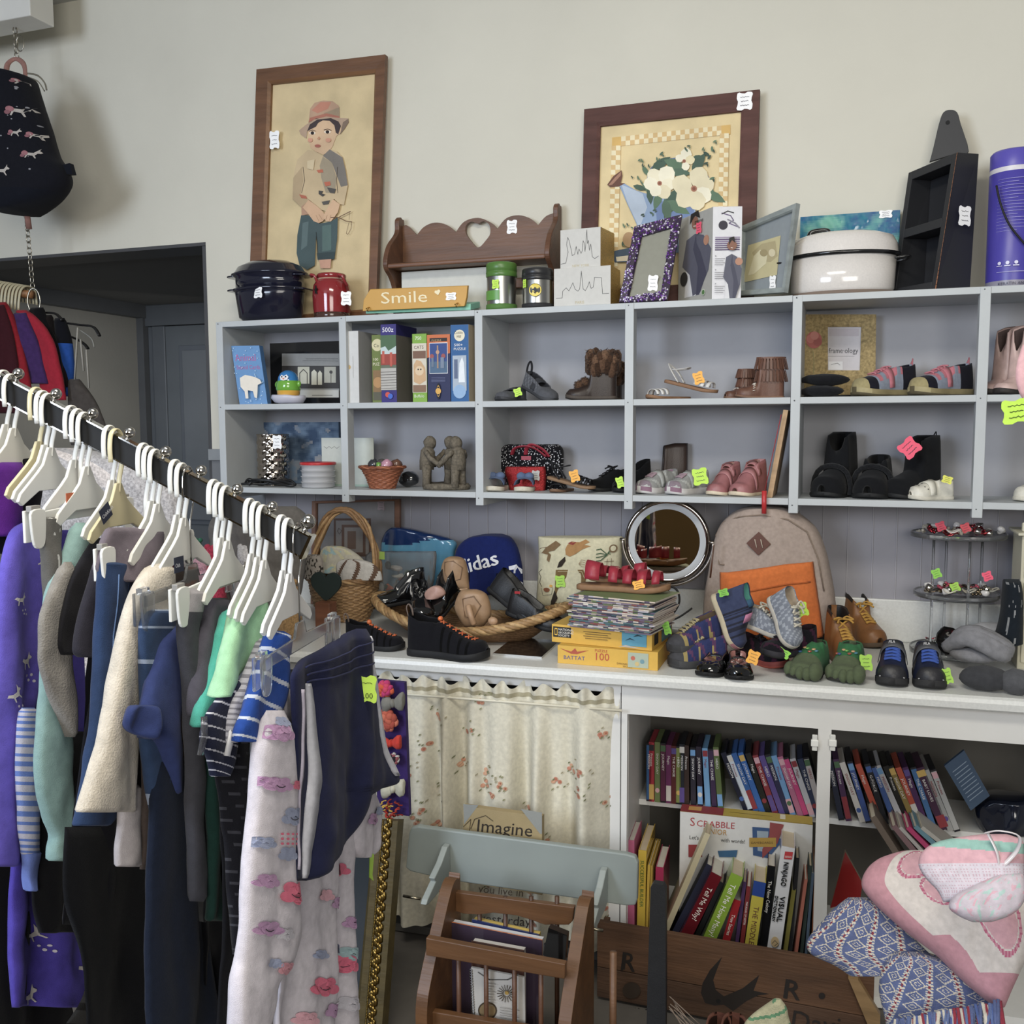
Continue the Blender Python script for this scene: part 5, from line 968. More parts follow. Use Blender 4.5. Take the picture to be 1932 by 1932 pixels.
# cell 4 lower
s = sh('dark brown suede boot standing behind the silver sneakers', (1296, .0), (1225, -.04), ZB, dict(up='#3a2c26', lin='#201814', sole='#241c18', hs=.95, hm=.95, hv=.9, hv2=.3, op=.55, W=.45, mat='leather'), name='boot', cat='boot', L=.145)
SV = dict(up='#9a9b98', lin='#8a6f80', sole='#d0cdca', solet='#8a6478', hs=.38, hv=.38, ht=.24, op=.42, W=.42, st=.12, cf=lambda t, v: '#b6b8b4' if int(t*14+v*8) % 4 == 0 else '#8c7c86' if t > .88 else None)
for lb, h, t_ in (('silver sneaker with mauve toe, left of its pair', (1272, -.05), (1206, -.2)), ('silver sneaker with mauve toe and green tag, right of its pair', (1330, -.07), (1262, -.215))):
    s = sh(lb, h, t_, ZB, SV, name='sneaker', group='silver sneakers'); s.strap(.47, .6, '#b0b2ae'); s.laces('#a58a94', t0=.6, n=3, bow=False)
s.tag(1321, 899, y=-.215, w=.044, h=.05, rot=.2)
PK = dict(up='#a4686a', lin='#7a4c40', sole='#d9c8ac', hs=.62, hm=.60, hv=.56, hv2=.48, ht=.24, op=.4, W=.46, st=.07, mat='leather')
for lb, h, t_ in (('dusty pink bootie with two straps, left of its pair', (1388, -.07), (1342, -.2)), ('dusty pink bootie with two straps, right of its pair', (1436, -.08), (1386, -.22))):
    s = sh(lb, h, t_, ZB, PK, name='bootie', group='pink booties'); s.strap(.3, .42, '#b07476', v0=.18, v1=.82, mt='leather', lift=.004); s.strap(.46, .58, '#b07476', mt='leather', lift=.004)
t = thing('wooden_game_board', 'thin wooden board with red strings leaning in the cubby corner', 'board', tuple(G(1460, -.2, ZB))); b = B()
qa = [P(1447, 938, y=-.24), P(1457, 938, y=-.24), P(1487, 774, y=-.235), P(1478, 773, y=-.235)]
for q in qa[:2]: q.z = ZB+.001
b.add(qa+[q+V((0, .2, 0)) for q in qa], [(0, 1, 2, 3), (7, 6, 5, 4), (0, 4, 5, 1), (1, 5, 6, 2), (2, 6, 7, 3), (3, 7, 4, 0)], '#b08c60', False); b.make('board', 'wood', t)
b = B(); b.tube([P(1474, 782, y=-.255), P(1443, 925, y=-.262)], .0012, '#b02830', 5); b.make('red_string', 'cloth', t)
b = B(); b.tube([P(1442, 926, y=-.262), P(1441.5, 969, y=-.262)], .0075, '#c41f24', 10); b.make('red_handle', 'plastic', t)
# pink garment and tag reaching in at the right edge
t = thing('hanging_garment', 'pale pink fleece sleeve reaching in at the right edge, with a large green tag', 'garment', tuple(P(1930, 760, d=1.9)))
o = P(1925, 720, d=1.9); d = Drape([(650, 1930, 1990), (680, 1920, 1990), (712, 1916, 1990), (740, 1922, 1990), (756, 1932, 1990)], o, XR, th=.012, fold=(.002, 60, 0)); b = B(); d.body(b, '#d9a8ac'); b.make('sleeve', 'cloth', t)
price_tag(t, FR(P(1917, 776, d=1.88), XR), .052, .044, NEON, .15, ink='#3c5a10')
# ================= ON THE COUNTER =================
ZC = .9
def K(px, py): return P(px, py, z=ZC)
def st(label, toe, ang, L, o={}, z=ZC, **k):      # shoe by its toe pixel and heading in degrees
    p = P(toe[0], toe[1], z=z) if len(toe) == 2 else G(toe[0], toe[2], z); a = radians(ang); h = p-V((cos(a), sin(a), 0))*L
    return Shoe(label, (h.x, h.y), (p.x, p.y), z, o, **k)
def Y(px, py, y): return P(px, py, y=y)
# framed picture at the back
t = thing('framed_picture', 'brown wooden picture frame standing behind the tall handled basket', 'picture', tuple(Y(675, 1100, 0))); m = lambda a, q: P(a, q, y=-.0)
o4 = [m(592, 945), m(757, 938), m(756, 1150), m(590, 1160)]; i4 = [m(600, 950), m(746, 945), m(745, 1150), m(599, 1158)]
for q in o4+i4: q.z = max(q.z, ZC+.002); q.z = min(q.z, ZB-.05)
qframe(t, o4, i4, (0, -1, 0), .014, '#7c5640', 'wood'); sheet(t, i4, (0, -1, 0), .003, '#807e80', 'paper', 'print')
b = B(); art(b, m, [('r', 630, 978, 700, 1050, '#5c4438'), ('r', 634, 982, 696, 1046, '#85807e'), ('r', 645, 990, 690, 1046, '#654c40'), ('r', 650, 995, 685, 1042, '#8a8480'), ('r', 656, 1002, 672, 1036, '#6e584c'), ('l', [(640, 996), (637, 1002), (641, 1008), (645, 1001), (640, 997)], '#4a3a34', .0015)], nrm=(0, -1, 0), lift0=.001); b.make('printed_artwork', 'paper', t)
price_tag(t, pframe(719, 953, y=-.004), .028, .036, '#9c8e96')
# handled basket
t = thing('wicker_basket', 'tall handled wicker basket on the counter behind the shoe basket', 'basket', tuple(K(650, 1165))); c = tuple(K(650, 1168)); wc, wd = '#b08a58', '#8d683e'
b = B(); basket_wall(b, c, [(.085, .002), (.105, .05), (.118, .10), (.125, .15)], 1.08, .8, wc, wd, rows=14, n=72, amp=.0035); b.make('woven_wall', 'wicker', t)
b = B(); braid(b, [V((c[0]+.136*cos(a*pi/12), c[1]+.102*sin(a*pi/12), c[2]+.152)) for a in range(24)], .009, wc, wd); b.make('rim', 'wicker', t)
for k in range(2):
    yy = c[1]+(-.03 if k else .03); b = B(); pts = [V((c[0]+.13, yy*1.0, c[2]+.14)), V((c[0]+.125, yy, c[2]+.24)), V((c[0]+.085, c[1], c[2]+.335)), V((c[0]+.02, c[1], c[2]+.395)), V((c[0]-.05, c[1], c[2]+.385)), V((c[0]-.10, c[1], c[2]+.31)), V((c[0]-.125, yy, c[2]+.22)), V((c[0]-.13, yy, c[2]+.14))]
    braid(b, [V((p.x+(.018 if k else 0), p.y, p.z)) for p in pts], .010, wc, wd, closed=False, tw=4); b.make('handle', 'wicker', t)
def soft(name, label, cat, rows, y, th, col, mt='cloth', group=None, fold=(.004, 50, 0), n=26, nv=26, edge=.45, part=None, **k):
    o = Y((rows[0][1]+rows[0][2])/2, rows[len(rows)//2][0], y); d = Drape(rows, o, (1, 0, 0), th=th, fold=fold, n=n, nv=nv, edge=edge, **k); b = B(); d.body(b, col)
    if part: t = thing(name, label, cat, tuple(o-V((0, 0, .05))), 0, group); b.make(part, mt, t); return t, d
    return tag(b.make(name, mt), label, cat, group), d
soft('folded_cloth', 'pastel patterned cloth folded in the tall handled basket', 'cloth', [(1030, 616, 640), (1038, 606, 662), (1060, 600, 690), (1082, 598, 700)], c[1]-.02, .02, lambda u, v: '#9dbcc0' if noise.noise(V((u*7, v*4, 1))) > .3 else '#c9c4a0' if noise.noise(V((u*7, v*4, 6))) > .15 else '#bdb8a8')
soft('striped_cloth', 'white cloth with brown stripes poking out of the tall handled basket', 'cloth', [(1055, 648, 672), (1062, 636, 700), (1078, 634, 718), (1095, 640, 722)], c[1]-.05, .018, lambda u, v: '#6c5344' if int(u*10+v*5) % 4 == 0 else '#cdc9c4')
soft('leopard_pouch', 'leopard print pouch left of the green heart board', 'pouch', [(1046, 582, 600), (1056, 574, 607), (1075, 572, 609), (1092, 574, 608)], c[1]-.13, .02, lambda u, v: '#3a3430' if noise.noise(V((u*11, v*9, 3))) > .18 else '#a59c92', n=36, nv=36)
# green heart on a brown block
p = Y(614, 1105, -.42); t = thing('heart_chalkboard', 'dark green wooden heart standing on a small brown block', 'sign', tuple(K(616, 1160)))
b = B(); hp = smooth_closed([(0, -.052, 0), (-.03, -.03, 0), (-.055, 0, 0), (-.054, .03, 0), (-.03, .046, 0), (-.008, .038, 0), (0, .026, 0), (.008, .038, 0), (.03, .046, 0), (.054, .03, 0), (.055, 0, 0), (.03, -.03, 0)], 3)
b.prism(FR(p), [(q[0], q[1]) for q in hp], .012, '#1c2b29'); b.make('heart', 'matte', t, bev=.001)
b = B(); q = Y(616, 1135, -.42); b.box((q.x-.028, -.45, ZC), (q.x+.028, -.40, q.z), '#7a4a30'); b.make('block', 'wood', t, bev=.002)
# plastic bags
t, d = soft('plastic_bag', 'dark and light blue plastic bag leaning on the beadboard', 'bag', [(994, 740, 760), (1003, 728, 800), (1020, 720, 858), (1045, 718, 858), (1080, 722, 855), (1112, 730, 852)], -.07, .03, lambda u, v: '#16305f' if v < .42+.06*sin(u*6) else '#4f8fb0', 'gloss', fold=(.007, 60, 0), part='bag_film')
t, d = soft('zip_bag', 'clear zip bag of small toys with a green seal, in front of the blue bag', 'bag', [(1040, 700, 823), (1050, 690, 824), (1075, 690, 822), (1100, 696, 818), (1118, 700, 812)], -.17, .028, '#cfd2d4', 'film', fold=(.008, 55, 1), part='film')
b = B(); b.prism(FR(Y(718, 1048, -.205)), [(-.016, -.014), (.016, -.014), (.016, .014), (-.016, .014)], .001, '#9fc24c'); b.make('green_sticker', 'paper', t)
rnd = random.Random(8)
for k in range(9):
    b = B(); q = Y(712+rnd.random()*95, 1066+rnd.random()*42, -.155-.01*rnd.random()); b.ell(tuple(q), (.012+.012*rnd.random(), .009, .009+.008*rnd.random()), ['#2e5a44', '#c25a34', '#c9c4b8', '#2c3a3c', '#b9aFA6', '#3d6a50', '#7c4632', '#d4cfc4', '#24443a'][k], 9, 6).disp(.006, 50, k); tag(b.make('toy', 'plastic'), 'small plastic toy inside the clear zip bag', 'toy', 'toys in the clear zip bag')
# blue backpack
t, d = soft('backpack', 'blue sports backpack with white lettering and white stripes', 'backpack', [(1008, 915, 940), (1014, 885, 962), (1032, 864, 976), (1060, 857, 984), (1090, 856, 987), (1120, 856, 988)], -.1, .05, '#182560', fold=(.003, 30, 0), part='bag_body')
m = lambda a, q: d.px(a, q, .003); b = B(); art(b, m, [('t', 'adidas', 861+i, 1086-.6*i, 38, '#e6e8ee', .27, 1.0) for i in (0, .8, 1.6)], fy=-1, nrm=(0, -1, 0)); b.make('lettering', 'plastic', t)
b = B(); art(b, m, [('p', [(967, 1066), (979, 1063), (981, 1068), (986, 1074), (986, 1082), (975, 1079), (975, 1072), (968, 1073)], '#e0e2ea'), ('p', [(970, 1088), (980, 1086), (982, 1092), (987, 1098), (987, 1108), (976, 1104), (976, 1097), (970, 1097)], '#e0e2ea'), ('r', 880, 1078, 953, 1094, '#11132a')], nrm=(0, -1, 0)); b.make('side_stripes', 'cloth', t)
# low oval basket
bc = K(893, 1200); t = thing('wicker_basket', 'low oval wicker basket holding black shoes and tan slippers', 'basket', tuple(bc)); XL = Y(713, 1138, bc.y).x; XR_ = Y(1068, 1152, bc.y).x; bx = (XL+XR_)/2; hw = (XR_-XL)/2
def brim(a, k=1.0, z=None): return V((bx+hw*k*cos(a), bc.y+.15*k*sin(a), ZC+(.045+.07*cos(a)**2 if z is None else z)))
b = B(); n = 80; m_ = 18
b.loft([[brim(2*pi*k/n, .62+.38*(j/m_)**.8+.006*sin(j*pi/1.0+pi*(k//2 % 2)), .002+(.043+.07*cos(2*pi*k/n)**2)*j/m_) for k in range(n)] for j in range(m_+1)], lambda i, j: '#94704a' if (i+j//2) % 2 else '#7a5836', cap=False)
b.add([brim(2*pi*k/n, .62, .006) for k in range(n)], [tuple(range(n))], '#7a5836'); b.make('woven_wall', 'wicker', t)
b = B(); braid(b, [brim(2*pi*k/40) for k in range(40)], .014, '#b8935c', '#9a7544', tw=7, n=5); b.make('rim', 'wicker', t)
t = thing('tray', 'black tray with a silver edge under the low oval basket', 'tray', tuple(K(1000, 1225))); a_, c_ = K(945, 1238), K(1022, 1243)
b = B(); q = [K(930, 1236), K(1022, 1243), K(1056, 1212), K(970, 1205)]; b.add(q+[p+V((0, 0, .006)) for p in q], [(0, 3, 2, 1), (4, 5, 6, 7), (0, 1, 5, 4), (1, 2, 6, 5), (2, 3, 7, 6), (3, 0, 4, 7)], ['#222', '#1d1d1f', '#a9a9a6', '#a9a9a6', '#333', '#333'], False); b.make('tray', 'gloss', t)
PB = dict(up='#0e0e10', lin='#1a1a1c', sole='#111113', hs=.36, hv=.24, ht=.2, op=.55, W=.42, st=.07, mat='patent')
bz = ZC+.05
def bsh(lb, px, dy, z, ang, L, o, pitch=0, roll=0, **k): q = G(px, bc.y+dy, z); a = radians(ang); return Shoe(lb, (q.x-cos(a)*L/2, q.y-sin(a)*L/2), (q.x+cos(a)*L/2, q.y+sin(a)*L/2), z, o, pitch=pitch, roll=roll, **k)
bsh('black shiny shoe at the far left of the low oval basket', 755, .02, bz+.05, -140, .19, dict(PB, hs=.5), .1, group='black shoes in the oval basket')
bsh('black shiny shoe lying across the left of the low oval basket', 795, -.05, bz+.045, -60, .2, PB, .15, group='black shoes in the oval basket')
bsh('black shiny shoe with its heel up next to the tan slippers', 835, -.03, bz+.09, -110, .18, dict(PB, hs=.5), .5, group='black shoes in the oval basket')
s = bsh('black leather dress shoe leaning at the right of the oval basket', 975, -.0, bz+.10, -20, .23, dict(PB, mat='leather', hs=.34, up='#161618'), .5, -.3, group='black shoes in the oval basket')
bsh('black leather shoe lying at the right edge of the oval basket', 1010, -.03, bz+.04, -10, .2, dict(PB, mat='leather', up='#19191b'), .25, group='black shoes in the oval basket')
b = B(); b.prism(FR(Y(976, 1118, bc.y-.07), (.9, -.4, .1)), [(-.012, -.004), (.012, -.004), (.012, .004), (-.012, .004)], .001, '#b02c34'); b.make('red_label', 'cloth', s.t)
TN = '#a3805c'
for k, (rows, yy, lb) in enumerate((([(1050, 848, 862), (1056, 838, 876), (1075, 832, 882), (1095, 838, 884), (1112, 852, 886)], bc.y+.02, 'tan plush slipper standing up with its sole showing'), ([(1112, 872, 900), (1122, 864, 918), (1145, 857, 926), (1165, 866, 925), (1184, 878, 910)], bc.y-.07, 'tan plush slipper hanging over the rim of the oval basket'))):
    t, d = soft('plush_slipper', lb, 'slipper', rows, yy, .03, TN, 'leather', 'tan plush slippers', fold=(.003, 50, k), edge=.6, puff=1, part='slipper_body')
    b = B(); e = [(845, 1060), (862, 1056), (876, 1070), (874, 1090), (858, 1094), (846, 1080)] if k == 0 else [(880, 1128), (900, 1122), (912, 1140), (900, 1165), (884, 1160)]
    b.tube([d.px(q[0], q[1], .002) for q in e], .0022, '#7d5f42', 6, closed=True); b.make('stitched_panel', 'leather', t)
    b = B(); 
    if k: b.tube(smooth_open([Y(884, 1143, bc.y-.115), Y(888, 1160, bc.y-.13), Y(894, 1178, bc.y-.125)]), .010, '#b08a66', 8); b.ell(tuple(Y(930, 1172, bc.y-.12)), (.017, .012, .014), '#b08a66')
    else: b.tube([d.px(852, 1108, .004), d.px(868, 1111, .004), d.px(884, 1110, .004)], .004, '#c09a72', 6)
    b.make('slipper_ears' if k else 'slipper_band', 'leather', t)
soft('plush_toe', 'small pink plush slipper toe between the black shoes', 'slipper', [(1105, 818, 828), (1112, 806, 838), (1122, 800, 840), (1130, 804, 826)], bc.y-.06, .014, '#b98f80', 'leather')
# black trainers with orange laces
OB = dict(up='#15151a', lin='#0d0d10', sole='#101013', hs=.42, hm=.36, hv=.36, ht=.2, op=.36, W=.4, st=.09, cf=lambda t, v: '#050506' if .45 < t < .9 and int(t*26) % 3 == 0 and (v < .38 or v > .62) else None)
for lb, h, t_, in (('black closed sandal with orange laces beside the clear hanger, left of its pair', K(655, 1222), K(762, 1226)), ('black closed sandal with orange laces in front of the oval basket', K(775, 1232), K(920, 1246))):
    s = Shoe(lb, (h.x, h.y), (t_.x, t_.y), ZC, OB, name='trainer', cat='shoe', group='black trainers with orange laces'); s.laces('#d8682c', t0=.42, t1=.9, n=6, r=.0022, bow=False, dv=.07); s.loop('#7a6a60', .003, .10)
    b = B(s.M); b.ell(s.S(.4, .5, lift=.008), (.008, .01, .008), '#e0702c', 8, 6); b.make('lace_toggle', 'plastic', s.t)
# pillow
cp_ = crop(1000, 930, 3.864); t, d = soft('cushion', 'small cream cushion with a brown and green western print', 'cushion', [(1012, 1016, 1172), (1016, 1015, 1176), (1040, 1016, 1174), (1075, 1015, 1173), (1110, 1013, 1178), (1135, 1012, 1180), (1146, 1018, 1180)], -.13, .06, '#cdc6a4', 'cloth', fold=(.004, 22, 0), edge=.6, puff=.8, n=36, nv=36, part='cushion_cover')
bn = '#7d6444'; dk = '#38302a'
its = [('p', [(90, 400), (150, 390), (220, 340), (260, 370), (210, 410), (160, 420), (185, 440), (170, 495), (150, 480), (160, 440), (110, 430), (65, 440)], bn), ('p', [(295, 400), (310, 370), (350, 350), (400, 350), (440, 330), (470, 350), (430, 370), (480, 380), (420, 400), (370, 430), (330, 450), (300, 435)], '#a87c48'), ('p', [(310, 360), (340, 345), (375, 350), (350, 372)], '#8c3434'), ('p', [(295, 450), (300, 480), (270, 520), (235, 530), (250, 490)], dk), ('c', 150, 690, 26, '#8a5436', 16), ('l', [(110, 670), (90, 640), (100, 600), (80, 570), (110, 545)], dk, .0015), ('l', [(105, 680), (120, 730), (190, 720), (200, 670)], '#555', .0012), ('c', 185, 660, 12, '#d8a040', 10),
 ('p', [(225, 545), (430, 540), (452, 590), (420, 720), (280, 770), (195, 800), (185, 770), (215, 700)], '#7a6038'), ('l', [(240, 556), (420, 552), (440, 600)], '#d4c8a0', .0012), ('p', [(215, 690), (185, 770), (180, 800), (210, 790), (240, 740)], dk)]
for k in range(4): its += [('l', [(518, 405+k*26), (545, 400+k*27), (590, 440)], '#3f5a40', .003), ('l', [(590, 430), (610, 400+k*14)], '#3f5a40', .002)]
its += [('c', 625, 400, 26, '#7a6448', 26), ('c', 625, 400, 17, '#cdc6a4', 17), ('l', [(590, 470), (575, 660)], '#5c4430', .0015), ('l', [(615, 470), (605, 660)], '#5c4430', .0015)]+[('l', [(570, 490+k*34), (630, 490+k*34)], '#5c4430', .0018) for k in range(5)]+[('l', [(400, 500), (420, 470+k*16), (450, 480+k*14)], '#8a6c48', .0012) for k in range(4)]
b = B(); art(b, lambda a, q: d.px(a, q, .0025, cp_), its, nrm=(0, -1, 0), lift=.0001); b.make('print', 'cloth', t); price_tag(t, FR(d.px(1068, 1091, .006)), .032, .038, '#a4d832', rot=.1)
# round mirror on a stand
mc = Y(1259, 1021, -.16); t = thing('vanity_mirror', 'round lighted chrome mirror on a yoke stand', 'mirror', (mc.x, mc.y, ZC)); MF = FR(mc, (1, .085, 0), (0, .02, 1)); R0 = .139
b = B(MF); b.lathe([(R0*.93, .0), (R0, .006), (R0, .022), (R0*.88, .03), (0, .03)], '#9a938c', 56); b.lathe([(R0*.84, -.001), (R0*.93, .0)], '#9a938c', 56, cap=False)
MFr = MF @ Matrix.Rotation(pi, 4, 'X')
b = B(MFr); b.lathe([(R0*.90, -.012), (R0*.95, -.016), (R0, -.010), (R0*1.0, .012), (R0*.86, .03), (0, .034)], '#a8a098', 56, cap=False); rm_ = b.make('rim', 'chrome', t)
b = B(MFr); b.lathe([(R0*.76, -.0105), (R0*.83, -.013), (R0*.9, -.012)], '#bcc0c4', 56, cap=False); b.make('light_ring', 'frost', rm_)
b = B(MFr); b.lathe([(0, -.010), (R0*.765, -.010)], '#d8c8b0', 56, cap=False); b.make('glass', 'mirror', rm_)
Rk = .149; b = B(); b.tube([mc+V((Rk*cos(a), -.0, Rk*sin(a)*.98)) for a in [radians(-182+i*184/30) for i in range(31)]], .0055, '#a39a90', 10)
for sg in (-1, 1): b.tube([mc+V((sg*Rk*1.06, 0, 0)), mc+V((sg*R0*.97, 0, 0))], .006, '#a39a90', 10)
b.make('yoke', 'metal', t)
b = B(); b.tube([mc+V((0, 0, -Rk*.97)), V((mc.x, mc.y, ZC+.02))], .008, '#a39a90', 12); b.make('pole', 'metal', t)
b = B(); b.lathe([(0, .001), (.075, .001), (.078, .006), (.06, .016), (.012, .028), (0, .028)], '#a39a90', 40, (mc.x, mc.y, ZC)); b.make('base', 'metal', t)
b = B(); b.tube(smooth_open([mc+V((-.02, -.03, -.17)), mc+V((.0, -.045, -.14)), mc+V((.04, -.05, -.15)), mc+V((.05, -.05, -.19)), mc+V((.03, -.05, -.23)), mc+V((.0, -.05, -.26)), mc+V((-.03, -.06, -.27))], 6), .0035, '#17171a', 8); b.tube(smooth_open([mc+V((.0, -.05, -.265)), mc+V((.05, -.05, -.24)), mc+V((.09, -.04, -.21))], 6), .003, '#17171a', 8); b.make('cord', 'rubber', t)
# puzzle boxes and magazines
A = K(1241, 1266); L_ = K(1052, 1251); u_ = (A-L_).normalized(); pn = V((-u_.y, u_.x, 0)); h2 = P(1241, 1231, y=A.y).z-ZC
yl = '#d8a81c'
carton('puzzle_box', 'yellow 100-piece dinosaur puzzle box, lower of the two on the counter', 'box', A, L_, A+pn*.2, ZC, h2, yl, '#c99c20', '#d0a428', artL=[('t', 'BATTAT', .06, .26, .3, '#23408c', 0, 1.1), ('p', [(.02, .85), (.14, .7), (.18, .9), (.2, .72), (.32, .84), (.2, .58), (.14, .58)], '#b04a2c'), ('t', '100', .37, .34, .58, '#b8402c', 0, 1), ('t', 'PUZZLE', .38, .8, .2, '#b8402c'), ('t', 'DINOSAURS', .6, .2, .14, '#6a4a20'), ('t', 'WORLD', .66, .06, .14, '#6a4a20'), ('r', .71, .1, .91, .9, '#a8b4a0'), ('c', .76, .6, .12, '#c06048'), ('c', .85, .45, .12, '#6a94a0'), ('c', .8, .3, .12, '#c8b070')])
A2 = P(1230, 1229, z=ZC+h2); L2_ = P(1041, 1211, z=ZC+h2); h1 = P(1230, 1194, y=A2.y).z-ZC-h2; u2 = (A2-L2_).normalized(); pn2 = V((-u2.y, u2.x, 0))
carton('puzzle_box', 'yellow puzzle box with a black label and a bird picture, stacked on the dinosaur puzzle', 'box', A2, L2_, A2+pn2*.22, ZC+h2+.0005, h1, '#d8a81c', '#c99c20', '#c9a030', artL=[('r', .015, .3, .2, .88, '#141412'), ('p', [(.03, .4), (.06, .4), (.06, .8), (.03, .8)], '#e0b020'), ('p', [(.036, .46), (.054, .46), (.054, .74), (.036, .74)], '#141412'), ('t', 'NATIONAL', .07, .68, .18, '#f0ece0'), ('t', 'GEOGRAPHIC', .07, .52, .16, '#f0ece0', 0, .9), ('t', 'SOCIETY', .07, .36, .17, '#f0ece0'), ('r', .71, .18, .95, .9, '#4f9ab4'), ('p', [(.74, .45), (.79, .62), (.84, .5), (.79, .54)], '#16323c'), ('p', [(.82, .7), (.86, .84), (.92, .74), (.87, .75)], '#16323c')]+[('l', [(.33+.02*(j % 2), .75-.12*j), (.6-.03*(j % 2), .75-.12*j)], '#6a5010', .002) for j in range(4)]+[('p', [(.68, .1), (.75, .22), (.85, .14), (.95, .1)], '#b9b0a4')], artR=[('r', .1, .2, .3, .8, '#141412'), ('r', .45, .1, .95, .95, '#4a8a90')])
zm = ZC+h2+h1; mg = (P(1075, 1183, z=zm), P(1228, 1200, z=zm)); rnd = random.Random(12); mc_ = ['#7a6a80', '#b9a890', '#3a3a4c', '#c9b8a8', '#8a4a44', '#4a6a70', '#b0aab4', '#5c5068', '#d0c8bc', '#6a7a4c']
hm = P(1090, 1122, y=mg[0].y).z-zm; NM = 24
for k in range(NM):
    dx = rnd.uniform(-.012, .012); a = mg[1]+V((dx, rnd.uniform(-.008, .008), 0)); l = mg[0]+V((dx, rnd.uniform(-.008, .008), 0)); u = (a-l).normalized(); z0 = zm+.001+k*hm/NM; H = hm/NM*.88
    tp = V((0, 0, 1)); b = B(); r_ = a+V((-u.y, u.x, 0))*.19; dd = l+r_-a; m8 = 16; cs = []
    vs = [V((l.lerp(a, i/m8).x, l.lerp(a, i/m8).y, z0)) for i in range(m8+1)]+[V((l.lerp(a, i/m8).x, l.lerp(a, i/m8).y, z0+H)) for i in range(m8+1)]; fs = [(i, i+1, m8+2+i, m8+1+i) for i in range(m8)]; cs = [rnd.choice(mc_) if rnd.random() < .6 else mc_[k % 10] for i in range(m8)]
    q = len(vs); vs += [V((r_.x, r_.y, z0)), V((r_.x, r_.y, z0+H)), V((dd.x, dd.y, z0)), V((dd.x, dd.y, z0+H))]; fs += [(m8, q, q+1, 2*m8+1), (q, q+2, q+3, q+1), (q+2, 0, m8+1, q+3)]; cs += ['#c9c0b4', '#999', '#999']
    vs2 = len(fs); fs += [tuple(list(range(m8+1, 2*m8+2))+[q+1, q+3]), tuple(list(range(m8, -1, -1))+[q+2, q])]; cs += [mc_[(k*3) % 10], '#888']
    b.add(vs, fs, cs, False); tag(b.make('magazine', 'paper'), 'thin glossy magazine in the stack on the yellow puzzle boxes', 'magazine', 'magazines stacked on the puzzle boxes')
zt2 = zm+hm+.002
for lb, a, q, dz in (('red leather sandal on top of the magazines, behind its pair', (1230, 1108), (1110, 1098), .012), ('red leather sandal on top of the magazines, with an orange tag', (1092, 1120), (1262, 1113), 0)):
    h, t_ = P(*a, z=zt2), P(*q, z=zt2); h.y = t_.y = (-.42 if dz else -.50); h = G(a[0], h.y, zt2); t_ = G(q[0], t_.y, zt2)
    s = sandal(lb, (h.x, h.y), (t_.x, t_.y), zt2+dz, '#a01e34', sol='#8a6440', group='red sandals on the magazines', bands=((.1, .26), (.36, .46), (.52, .62), (.68, .78), (.84, .92)), ank=False, W=.3, hv=.2, hs=.28, ht=.2)
s.tag(1205, 1103, ORG, w=.032, h=.024)
# beige and orange backpack
t, d = soft('backpack', 'beige canvas backpack with an orange front pocket and a leather diamond patch', 'backpack', [(955, 1425, 1460), (960, 1396, 1490), (975, 1372, 1518), (1000, 1354, 1543), (1040, 1343, 1559), (1080, 1336, 1568), (1120, 1329, 1575), (1160, 1326, 1578), (1205, 1326, 1578)], -.16, .085, '#a8968a', 'cloth', fold=(.005, 18, 0), n=40, nv=48, edge=.42, part='bag_body')
bs = lambda a, q: d.px(a, q, .004)
b = B(); NU, NV = 24, 18
def pk(u, v): 
    x0, x1 = 1364+16*v*v, 1536+20*v; y = 1066+(8-10*u)*(1-v)+(1190-1066)*v+-10*min(1, max(0, (u-.1)/.6))*(1-v); p = d.px(x0+(x1-x0)*u, y, 0); e = min(1, 9*min(u, 1-u, v+.02))**.5; return p+V((0, -.004-.020*e-.003*sin(u*26+v*9)*v, 0))
b.grid(NU*2, NV*2, pk, '#d06a1c'); fp_ = b.make('front_pocket', 'cloth', t, solid=.002)
b = B(); b.tube([pk(u/20, .36-.10*u/20*2+.1*(u/20)**2)+V((0, -.003, 0)) for u in range(2, 20)], .0025, '#b0560f', 6); b.make('pocket_zip', 'cloth', fp_)
b = B(); q = bs(1438, 1020); b.prism(FR(q+V((0, -.004, 0))) @ Matrix.Rotation(pi/4, 4, 'Z'), [(-.026, -.026), (.026, -.026), (.026, .026), (-.026, .026)], .003, '#5c3222'); lp_ = b.make('leather_patch', 'leather', t, bev=.001)
b = B(); 
for dx in (-5, 6): b.tube([bs(1438+dx-2, 1012)+V((0, -.006, 0)), bs(1438+dx+2, 1027)+V((0, -.006, 0))], .0013, '#c9bca8', 5)
b.make('patch_stitch', 'cloth', lp_)
for a, e in (((1347, 1028), (1340, 1090)), ((1395, 1107), (1400, 1148))):
    b = B(); b.tube([P(a[0], a[1], y=-.27), P(e[0], e[1], y=-.275)], [.004, .006], '#5a3a28', 6, flat=.5); b.make('zip_pull', 'leather', t)
b = B(); b.tube([bs(x, 1066+(y if 0 else 0)-6) for x, y in ((1372, 0), (1362, 0))]+[bs(1352, 1010), bs(1368, 985), bs(1400, 972), bs(1440, 968), bs(1490, 976), bs(1525, 1000), bs(1545, 1050), bs(1556, 1110)], .0022, '#8a7868', 6); b.make('main_zip', 'cloth', t)
